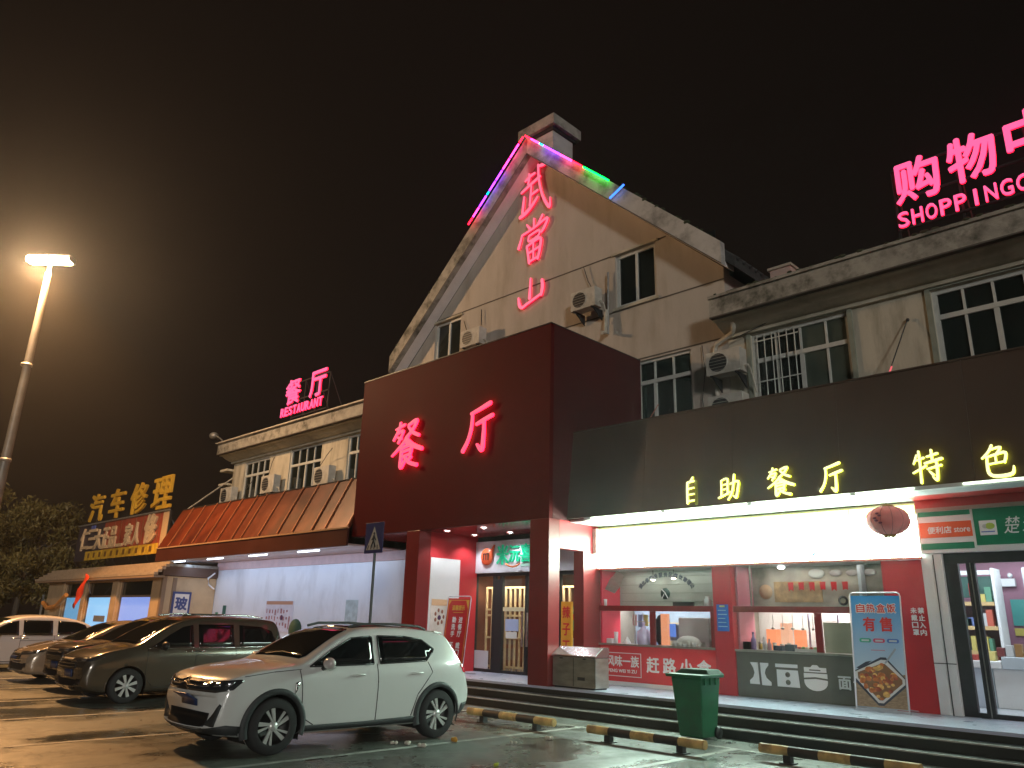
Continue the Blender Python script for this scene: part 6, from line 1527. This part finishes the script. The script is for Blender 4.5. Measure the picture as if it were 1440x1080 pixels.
    if sp.get('clad'):
        cl = sp['cladm']
        for c in wheels:
            for s_ in (1, -1):
                n = 28; vs = []; fs = []
                for k in range(n + 1):
                    a = math.pi * (-0.10 + 1.20 * k / n)
                    for (rr, oo) in ((RA - .012, -0.02), (RA - .012, 0.016), (RA + .055, 0.014), (RA + .062, 0.0)):
                        yy, zz = c + rr * math.cos(a), cz + rr * math.sin(a)
                        xx = sx(min(L - .05, max(.05, yy)), max(zz, 0.30), s_)
                        vs.append((xx + s_ * oo, yy, zz))
                for k in range(n):
                    for q in range(3): fs.append((4 * k + q, 4 * k + q + 1, 4 * k + q + 5, 4 * k + q + 4))
                MB().add(vs, fs, True).build('arch_trim', cl, t)
    # wheels
    for c in wheels:
        for s_ in (1, -1):
            xw = s_ * (W / 2 - 0.105)
            ty = MB().lathe((xw, c, cz), [(r * .66, -.10), (r * .93, -.105), (r * .99, -.07), (r, 0), (r * .99, .07), (r * .93, .105), (r * .66, .10)], axis='x', n=40)
            tyre = ty.build('tyre', MATS['tyre'], t)
            rm = MB().lathe((xw, c, cz), [(r * .70, s_ * .092), (r * .66, s_ * .098), (r * .63, s_ * .07), (r * .60, -s_ * .03), (.001, -s_ * .03)], axis='x', n=40).build('rim', sp.get('rimd', dark_m), tyre, fix=True)
            sk = MB(); ns = sp.get('spokes', 5); R0, R1 = r * .14, r * .68
            for k in range(ns):
                a = 2 * math.pi * k / ns + 0.3
                for (da0, da1, w0, w1) in sp['blade']:
                    p = []
                    for (rr, aa, hw) in ((R0, a + da0, w0), (R1, a + da1, w1)):
                        cx_, cz__ = rr * math.cos(aa), rr * math.sin(aa); tx, tz_ = -math.sin(aa), math.cos(aa)
                        p.append(((cx_ - tx * hw), (cz__ - tz_ * hw))); p.append(((cx_ + tx * hw), (cz__ + tz_ * hw)))
                    q = [p[0], p[1], p[3], p[2]]
                    sk.prism([(xw + s_ * .062, c + u_, cz + v_) for u_, v_ in q], (s_ * .022, 0, 0))
            sk.lathe((xw, c, cz), [(.001, s_ * .09), (r * .17, s_ * .088), (r * .19, s_ * .06)], axis='x', n=20)
            sk.build('spokes', sp.get('rimm', steel), tyre)
    sp['details'](t, patch, sx, bvh, W, L)
    return t

mat('tyre', (0.022, 0.022, 0.023), 0.85, var=0.2, scale=20)
cglass = mat('car_glass', (0.006, 0.007, 0.008), 0.04, spec=0.7)
seal = mat('rubber_seal', (0.01, 0.01, 0.011), 0.5)
cladm = mat('dark_cladding', (0.035, 0.04, 0.042), 0.6, var=0.12, scale=20)
wp = mat('car_paint_white', (0.62, 0.64, 0.63), 0.28, coat=0.8, var=0.02, scale=2)
lens = mat('headlamp_lens', (0.03, 0.032, 0.036), 0.06, spec=0.8, coat=1)
lens_l = mat('headlamp_reflector', (0.35, 0.36, 0.4), 0.15, metal=0.8)
tail = mat('tail_lamp_red', (0.45, 0.012, 0.02), 0.12, coat=1.0, emit=(0.25, 0.01, 0.03), es=0.5)
chrome = mat('chrome_trim', (0.55, 0.55, 0.56), 0.12, metal=1.0)
mirror_m = wp
plate_b = mat('plate_blue', (0.02, 0.04, 0.11), 0.4)
shut = mat('panel_gap', (0.015, 0.015, 0.016), 0.7)
def strip_line(patch, nm, pts, m, w=0.006, off=0.0015, both=True):
    for (a, b) in zip(pts, pts[1:]):
        d = Vector((b[0] - a[0], b[1] - a[1])); n = Vector((-d.y, d.x)).normalized() * w
        patch(nm, [(a[0] - n.x, a[1] - n.y), (b[0] - n.x, b[1] - n.y), (b[0] + n.x, b[1] + n.y), (a[0] + n.x, a[1] + n.y)], 'side', m, off=off, both=both, cell=0.12)

def det_crossover(t, patch, sx, bvh, W, L):
    # side glass
    fw_ = [(1.30, 1.03), (1.62, 1.215), (1.98, 1.385), (2.30, 1.415), (2.335, 1.40), (2.32, 1.045)]
    rw_ = [(2.43, 1.05), (2.43, 1.42), (2.90, 1.415), (3.22, 1.375), (3.44, 1.24), (3.40, 1.19), (3.26, 1.075)]
    dlo = [(1.18, 1.00), (1.60, 1.24), (1.97, 1.415), (2.38, 1.447), (2.93, 1.443), (3.25, 1.40), (3.50, 1.245), (3.46, 1.17), (3.28, 1.045)]
    for s_ in (1, -1):
        patch('window', fw_, 'side', cglass, off=0.007, sd=s_, cell=0.1); patch('window', rw_, 'side', cglass, off=0.007, sd=s_, cell=0.1)
        for ring_ in (fw_, rw_):       # black rubber edge
            q = ring_ + [ring_[0]]
            for a, b in zip(q, q[1:]):
                d = Vector((b[0] - a[0], b[1] - a[1])); n = Vector((-d.y, d.x)).normalized() * .009
                patch('window_seal', [(a[0] - n.x, a[1] - n.y), (b[0] - n.x, b[1] - n.y), (b[0] + n.x, b[1] + n.y), (a[0] + n.x, a[1] + n.y)], 'side', seal, off=0.0085, sd=s_, cell=0.2)
    patch('windscreen', [(-.60, 1.27), (.60, 1.27), (.66, 1.34), (.545, 2.02), (.50, 2.06), (-.50, 2.06), (-.545, 2.02), (-.66, 1.34)], 'top', cglass, off=0.006, cell=0.1)
    patch('sunroof', [(-.48, 2.14), (.48, 2.14), (.48, 3.2), (-.48, 3.2)], 'top', cglass, off=0.004, cell=0.15)
    patch('rear_window', [(-.50, 1.10), (.50, 1.10), (.44, 1.40), (-.44, 1.40)], 'rear', cglass, off=0.006, cell=0.1)
    # door lines
    for pts in ([(1.16, 0.99), (1.20, .80), (1.24, .42), (1.42, .32)], [(2.38, 1.05), (2.40, .80), (2.40, .32)], [(3.30, 1.06), (3.38, .92), (3.12, .62), (3.02, .34)]):
        strip_line(patch, 'door_gap', pts, shut)
    strip_line(patch, 'bonnet_gap', [(0.42, .925), (0.8, .975), (1.18, 1.0)], shut, w=.004)
    for s_ in (1, -1):
        for y in (2.05, 3.08):
            xx = sx(y, 0.90, s_)
            MB().tube([(xx + s_ * .004, y - .10, .905), (xx + s_ * .035, y - .07, .912), (xx + s_ * .035, y + .08, .915), (xx + s_ * .004, y + .11, .91)], 0.014, 8).build('door_handle', wp, t)
        xx = sx(1.45, 1.02, s_)
        m = MB().ball((xx + s_ * .15, 1.50, 1.075), .105, .075, .075, 16, 10).build('wing_mirror', mat('mirror_shell', (0.5, 0.46, 0.45), 0.2, coat=0.6), t)
        MB().tube([(xx - s_ * .02, 1.50, 1.0), (xx + s_ * .10, 1.50, 1.03)], 0.03, 8).build('mirror_arm', seal, m)
        MB().tube([(s_ * .545, 2.05, 1.535), (s_ * .575, 2.25, 1.575), (s_ * .58, 2.8, 1.585), (s_ * .565, 3.3, 1.56), (s_ * .545, 3.45, 1.515)], 0.019, 8).build('roof_rail', cladm, t)
        MB().ball((s_ * .70, 4.08, .99), .001, .001, .001).v
        patch('headlamp', [(-.58, .80), (-.44, .82), (-.02, .875), (.22, .895), (.26, .885), (.16, .775), (-.05, .74), (-.50, .745)], 'quarter', lens, off=0.008, sd=s_, cell=0.05)
        patch('lamp_reflector', [(-.30, .79), (-.18, .80), (-.16, .84), (-.28, .83)], 'quarter', lens_l, off=0.012, sd=s_, cell=0.05)
        patch('lamp_reflector', [(-.10, .80), (.0, .81), (.02, .86), (-.08, .845)], 'quarter', lens_l, off=0.012, sd=s_, cell=0.05)
        patch('lamp_reflector', [(.06, .82), (.14, .83), (.17, .875), (.08, .865)], 'quarter', lens_l, off=0.012, sd=s_, cell=0.05)
        patch('fog_lamp', [(-.20, .36), (-.02, .36), (.06, .60), (.03, .62), (-.06, .50)], 'quarter', cladm, off=0.006, sd=s_, cell=0.05)
        patch('tail_lamp', [(-.36, .87), (.14, .90), (.19, 1.0), (.10, 1.05), (-.36, 1.02)], 'rquarter', tail, off=0.010, sd=s_, cell=0.05)
        patch('wing_badge', [(1.10, .70), (1.15, .78), (1.16, .86), (1.10, .84)], 'side', chrome, off=0.006, sd=s_)
    patch('grille', [(-.46, .745), (.46, .745), (.50, .86), (.30, .885), (-.30, .885), (-.50, .86)], 'front', black, off=0.006, cell=0.06)
    for z in (.80, .85):
        patch('chevron_bar', [(-.46, z - .008), (-.10, z - .008), (0, z + .025), (.10, z - .008), (.46, z - .008), (.46, z + .004), (.10, z + .006), (0, z + .042), (-.10, z + .006), (-.46, z + .004)], 'front', mat('grille_bar', (0.06, 0.06, 0.065), 0.4, metal=0.3), off=0.014, cell=0.2)
    patch('lower_grille', [(-.52, .33), (.52, .33), (.56, .50), (-.56, .50)], 'front', black, off=0.006, cell=0.06)
    patch('chin', [(-.62, .24), (.62, .24), (.55, .31), (-.55, .31)], 'front', cladm, off=0.008, cell=0.08)
    patch('number_plate', [(-.22, .56), (.22, .56), (.22, .70), (-.22, .70)], 'front', plate_b, off=0.018, cell=0.1)
    for s_ in (1, -1):
        patch('sill_cladding', [(1.25, .25), (3.11, .25), (3.13, .335), (2.2, .315), (1.25, .32)], 'side', cladm, off=0.012, sd=s_, cell=0.12)
        patch('bumper_cladding', [(-.30, .22), (.22, .22), (.28, .36), (.12, .38), (-.30, .31)], 'quarter', cladm, off=0.009, sd=s_, cell=0.06)
        patch('bumper_cladding', [(3.93, .26), (4.2, .28), (4.2, .48), (4.02, .46)], 'side', cladm, off=0.010, sd=s_, cell=0.06)
    # spoiler lip
    MB().prism([(-.52, 3.66, 1.50), (.52, 3.66, 1.50), (.48, 3.86, 1.475), (-.48, 3.86, 1.475)], (0, 0, -.035)).build('roof_spoiler', wp, t, bevel=0.012)
    for (x, y) in ((.36, 1.28),): MB().tube([(-.3, 1.27, 1.15), (.10, 1.31, 1.19), (.55, 1.30, 1.16)], 0.010, 6).build('wiper', black, t)

spec_x = dict(L=4.28, W=1.78, r=.335, fo=.86, wb=2.655, arch=.05, clad=True, cladm=cladm, paint=wp, tum=.42,
    top=[(0, .70), (.03, .80), (.10, .885), (.25, .945), (.55, 1.005), (.95, 1.055), (1.20, 1.10), (1.45, 1.24), (1.80, 1.43), (2.08, 1.525), (2.45, 1.56), (2.9, 1.562), (3.3, 1.54), (3.66, 1.49), (3.78, 1.44), (3.95, 1.22), (4.10, 1.04), (4.20, .96), (4.28, .78)],
    belt=[(0, .62), (.10, .80), (.3, .88), (.9, .96), (1.3, 1.0), (2.2, 1.02), (3.2, 1.05), (3.8, 1.06), (4.1, 1.0), (4.28, .7)],
    plan=[(0, .86), (.06, .91), (.2, .955), (.5, .985), (.9, 1.0), (3.4, 1.0), (3.8, .985), (4.1, .95), (4.28, .90)],
    bot=[(0, .34), (.15, .24), (.5, .2), (3.7, .2), (4.1, .27), (4.28, .40)],
    spokes=5, blade=[(-.22, .16, .016, .027), (.22, .56, .008, .018)], rimm=mat('spoke_bright', (0.58, 0.60, 0.58), 0.3, metal=0.35), rimd=black, details=det_crossover)
c1 = car('white crossover with dark cladding and roof rails in the nearest bay', 'car', spec_x)
c1.location = (-9.40 - .89, 4.60, 0); c1.rotation_euler = (0, 0, R(-0.6))

def det_van(kind):
    def det(t, patch, sx, bvh, W, L):
        paint = kind['paint']
        def shp(pts): return [(y * kind['ky'], z * kind['kz']) for y, z in pts]
        for s_ in (1, -1):
            for w in kind['windows']: patch('window', shp(w), 'side', cglass, off=0.006, sd=s_, cell=0.1)
        if kind.get('rim_line'):
            strip_line(patch, 'belt_trim', shp(kind['rim_line']), chrome, w=.008, off=.009)
        for g_ in kind['gaps']: strip_line(patch, 'door_gap', shp(g_), shut, w=.005)
        patch('windscreen', [(x, y * kind['ky']) for x, y in kind['screen']], 'top', kind.get('glassm', cglass), off=0.006, cell=0.1)
        for s_ in (1, -1):
            for y in kind['handles']:
                z = kind['hz']; xx = sx(y, z, s_)
                MB().tube([(xx + s_ * .003, y - .09, z), (xx + s_ * .03, y - .06, z + .006), (xx + s_ * .03, y + .07, z + .008), (xx + s_ * .003, y + .10, z + .004)], 0.013, 6).build('door_handle', chrome, t)
            my, mz = kind['mirror']; xx = sx(my, mz - .06, s_)
            m = MB().ball((xx + s_ * .15, my, mz), .11, .07, .085, 14, 8).build('wing_mirror', kind.get('mirm', paint), t); MB().tube([(xx - s_ * .02, my, mz - .05), (xx + s_ * .1, my, mz - .03)], .03, 6).build('mirror_arm', seal, m)
            patch('headlamp', kind['lamp'], 'quarter', lens, off=0.007, sd=s_, cell=0.05)
            q = kind['lamp']; cx_ = sum(p[0] for p in q) / len(q); cz_ = sum(p[1] for p in q) / len(q)
            patch('lamp_reflector', [(cx_ - .09, cz_ - .03), (cx_ + .02, cz_ - .03), (cx_ + .05, cz_ + .03), (cx_ - .06, cz_ + .03)], 'quarter', lens_l, off=0.011, sd=s_, cell=0.05)
            patch('fog_lamp', [(-.22, .34), (-.08, .34), (-.06, .44), (-.22, .44)], 'quarter', black, off=0.005, sd=s_, cell=0.05)
            patch('tail_lamp', kind['tail'], 'rquarter', tail, off=0.009, sd=s_, cell=0.05)
            if kind.get('rails'): MB().tube([(s_ * .60, 1.9, kind['rails'] - .03), (s_ * .62, 2.2, kind['rails'] + .01), (s_ * .62, 3.3, kind['rails'] + .01), (s_ * .60, 3.7, kind['rails'] - .035)], 0.018, 8).build('roof_rail', chrome, t)
            patch('sill_trim', [(1.25, .19), (L - 1.15, .19), (L - 1.15, .28), (1.25, .28)], 'side', black, off=0.008, sd=s_, cell=0.15)
        patch('grille', kind['grille'], 'front', black, off=0.006, cell=0.06)
        zs = [p[1] for p in kind['grille']]; hw = max(p[0] for p in kind['grille']) * .9
        for k in range(3):
            z = min(zs) + (max(zs) - min(zs)) * (k + .7) / 3.6
            patch('grille_bar', [(-hw, z - .007), (hw, z - .007), (hw, z + .007), (-hw, z + .007)], 'front', kind.get('barm', chrome), off=0.013, cell=0.1)
        patch('lower_grille', [(-.50, .28), (.50, .28), (.54, .42), (-.54, .42)], 'front', black, off=0.005, cell=0.06)
        patch('number_plate', [(-.22, .46), (.22, .46), (.22, .60), (-.22, .60)], 'front', plate_b, off=0.016, cell=0.1)
        patch('rear_window', kind['rear'], 'rear', cglass, off=0.006, cell=0.1)
    return det
bp_ = mat('car_paint_bronze', (0.078, 0.062, 0.046), 0.22, metal=0.35, coat=1.0, var=0.03, scale=2)
silver_m = mat('wheel_silver', (0.60, 0.60, 0.60), 0.3, metal=0.5)
kv = dict(paint=bp_, ky=1, kz=1, windows=[[(1.30, 1.02), (1.62, 1.24), (1.90, 1.40), (2.10, 1.44), (2.13, 1.02)], [(2.23, 1.02), (2.22, 1.455), (2.98, 1.455), (3.0, 1.02)], [(3.12, 1.03), (3.12, 1.45), (3.62, 1.42), (3.86, 1.34), (3.98, 1.12), (3.90, 1.05)]],
    rim_line=[(1.2, .99), (2.2, 1.0), (3.1, 1.005), (4.0, 1.03)], gaps=[[(1.22, .97), (1.22, .5), (1.38, .28)], [(2.18, 1.0), (2.18, .28)], [(3.05, 1.0), (3.05, .50), (2.98, .28)], [(2.18, .86), (3.9, .92)]],
    screen=[(-.66, 1.02), (.66, 1.02), (.70, 1.12), (.60, 1.92), (-.60, 1.92), (-.70, 1.12)], handles=(2.05, 3.00 - .72), hz=.93, mirror=(1.48, 1.04),
    lamp=[(-.42, .72), (.10, .76), (.30, .84), (.12, .82), (-.36, .80)], tail=[(-.25, .82), (.10, .84), (.14, 1.1), (-.05, 1.15), (-.20, 1.05)], rails=1.64,
    grille=[(-.50, .62), (.50, .62), (.46, .80), (-.46, .80)], rear=[(-.55, 1.08), (.55, 1.08), (.48, 1.40), (-.48, 1.40)], mirm=seal)
spec_v = dict(L=4.35, W=1.78, r=.315, fo=.90, wb=2.62, arch=.045, paint=bp_, tum=.36,
    top=[(0, .62), (.04, .74), (.12, .83), (.4, .93), (.8, 1.02), (1.02, 1.08), (1.35, 1.29), (1.70, 1.48), (2.0, 1.585), (2.4, 1.63), (3.2, 1.635), (3.8, 1.60), (4.05, 1.53), (4.2, 1.25), (4.30, 1.0), (4.35, .7)],
    belt=[(0, .55), (.12, .74), (.5, .86), (1.1, .96), (2, .985), (3.6, 1.0), (4.1, 1.02), (4.35, .65)],
    plan=[(0, .82), (.08, .89), (.25, .94), (.6, .98), (1.0, 1.0), (3.6, 1.0), (4.0, .985), (4.35, .92)],
    bot=[(0, .32), (.15, .22), (.5, .17), (3.9, .19), (4.35, .36)],
    spokes=8, blade=[(-.02, .0, .016, .032)], rimm=silver_m, rimd=dark_m, details=det_van(kv))
c2 = car('bronze brown minivan reflecting green and yellow lights beyond the white crossover', 'minivan', spec_v)
c2.location = (-16.15 - .89, 5.25, 0)

# three cars farther left: dark SUV, silver saloon, white crossover
dkp = mat('car_paint_black', (0.02, 0.018, 0.018), 0.22, coat=1.0)
ks = dict(kv); ks.update(paint=dkp, grille=[(-.58, .60), (.58, .60), (.56, .86), (-.56, .86)], barm=dark_m, lamp=[(-.36, .80), (.05, .83), (.20, .88), (.02, .89), (-.34, .88)], rails=None, mirm=dkp)
spec_s = dict(spec_v); spec_s.update(paint=mat('car_paint_dark_bronze', (0.075, 0.05, 0.035), 0.25, metal=0.2, coat=1.0), details=det_van(ks),
    top=[(0, .70), (.03, .84), (.10, .92), (.4, .985), (.8, 1.03), (1.1, 1.07), (1.45, 1.26), (1.9, 1.50), (2.3, 1.60), (3.2, 1.60), (3.8, 1.55), (4.1, 1.40), (4.3, 1.0), (4.35, .75)])
c3 = car('dark SUV with broad black grille half hidden behind the brown minivan', 'suv', spec_s)
c3.location = (-18.75 - .89, 5.75, 0)
slp = mat('car_paint_champagne', (0.34, 0.27, 0.20), 0.25, metal=0.3, coat=1.0)
kl = dict(kv); kl.update(paint=slp, rails=None, grille=[(-.40, .52), (.40, .52), (.36, .68), (-.36, .68)], lamp=[(-.40, .62), (.10, .66), (.36, .74), (.10, .73), (-.36, .70)],
    windows=[[(1.52, .93), (1.9, 1.15), (2.2, 1.28), (2.42, 1.30), (2.45, .95)], [(2.53, .95), (2.53, 1.30), (2.95, 1.27), (3.30, 1.12), (3.32, .99)]],
    screen=[(-.64, 1.20), (.64, 1.20), (.66, 1.3), (.56, 2.05), (-.56, 2.05), (-.66, 1.3)], mirror=(1.62, .98), rim_line=[(1.3, .9), (2.4, .93), (3.5, .97)],
    gaps=[[(1.3, .88), (1.32, .45), (1.42, .25)], [(2.49, .93), (2.49, .25)], [(3.3, .95), (3.2, .5)]], handles=(2.3, 3.15), hz=.84, rear=[(-.5, .98), (.5, .98), (.45, 1.2), (-.45, 1.2)])
spec_l = dict(spec_v); spec_l.update(L=4.6, W=1.78, fo=.92, wb=2.65, paint=slp, details=det_van(kl),
    top=[(0, .50), (.04, .62), (.12, .70), (.4, .80), (.9, .91), (1.2, .96), (1.6, 1.17), (2.05, 1.38), (2.5, 1.45), (2.9, 1.43), (3.4, 1.27), (3.8, 1.09), (4.2, 1.05), (4.5, .98), (4.6, .75)],
    belt=[(0, .45), (.12, .62), (.5, .76), (1.2, .88), (2.4, .93), (3.6, .96), (4.3, .94), (4.6, .7)],
    plan=[(0, .80), (.08, .88), (.25, .94), (.6, .98), (1.0, 1.0), (3.6, 1.0), (4.2, .97), (4.6, .9)], bot=[(0, .26), (.15, .18), (.5, .16), (4.1, .18), (4.6, .32)])
c4 = car('champagne saloon whose bonnet shows between the dark SUV and the left edge', 'saloon', spec_l)
c4.location = (-21.5 - .89, 5.75, 0)
wl2 = mat('car_paint_pearl', (0.60, 0.56, 0.54), 0.28, coat=0.8)
kw = dict(kv); kw.update(paint=wl2, rails=None, kz=1.0, ky=1.0, mirm=wl2)
spec_w = dict(spec_v); spec_w.update(L=4.6, wb=2.75, paint=wl2, details=det_van(kw),
    top=[(0, .70), (.03, .82), (.10, .90), (.4, .97), (.9, 1.05), (1.15, 1.12), (1.5, 1.32), (1.9, 1.50), (2.3, 1.60), (3.0, 1.61), (3.6, 1.52), (4.0, 1.38), (4.3, 1.15), (4.5, 1.0), (4.6, .75)])
c5 = car('pearl white crossover at the far left edge in front of the garage', 'car', spec_w)
c5.location = (-26.9, 4.6, 0); c5.scale = (1, 1, 0.94)

# ------------------------------------------------------------------ haze box added to give the lamp its glow
HZ = 0.00095
hm = bpy.data.materials.new('glow_haze'); hm.use_nodes = True
hn = hm.node_tree; hn.nodes.clear()
ho = hn.nodes.new('ShaderNodeOutputMaterial'); hv = hn.nodes.new('ShaderNodeVolumePrincipled')
hv.inputs['Density'].default_value = HZ; hv.inputs['Color'].default_value = (0.92, 0.92, 0.92, 1); hv.inputs['Anisotropy'].default_value = 0.84
hn.links.new(hv.outputs[0], ho.inputs['Volume'])
hz = MB().box(-230, 95, -85, 185, -1, 19.5).build('haze', hm); tag(hz, kind='stuff')

# ------------------------------------------------------------------ blown leaves and grit on the wet ground
rl_ = random.Random(11); V = []; F = []
for k in range(420):
    x = rl_.uniform(-20, -3); y = rl_.uniform(3.0, 11.6); r = rl_.uniform(.008, .026); a = rl_.uniform(0, 6.28); i = len(V)
    for q, rr in ((0, 1.4), (1.6, .6), (3.14, 1.3), (4.7, .5)):
        V.append((x + math.cos(a + q) * r * rr, y + math.sin(a + q) * r * rr, 0.006 + rl_.uniform(0, .012)))
    F.append((i, i + 1, i + 2, i + 3))
lv = MB().add(V, F).build('leaf_litter', mat('dead_leaf', (0.13, 0.09, 0.05), 0.8, var=0.5, scale=2), None); tag(lv, kind='stuff')
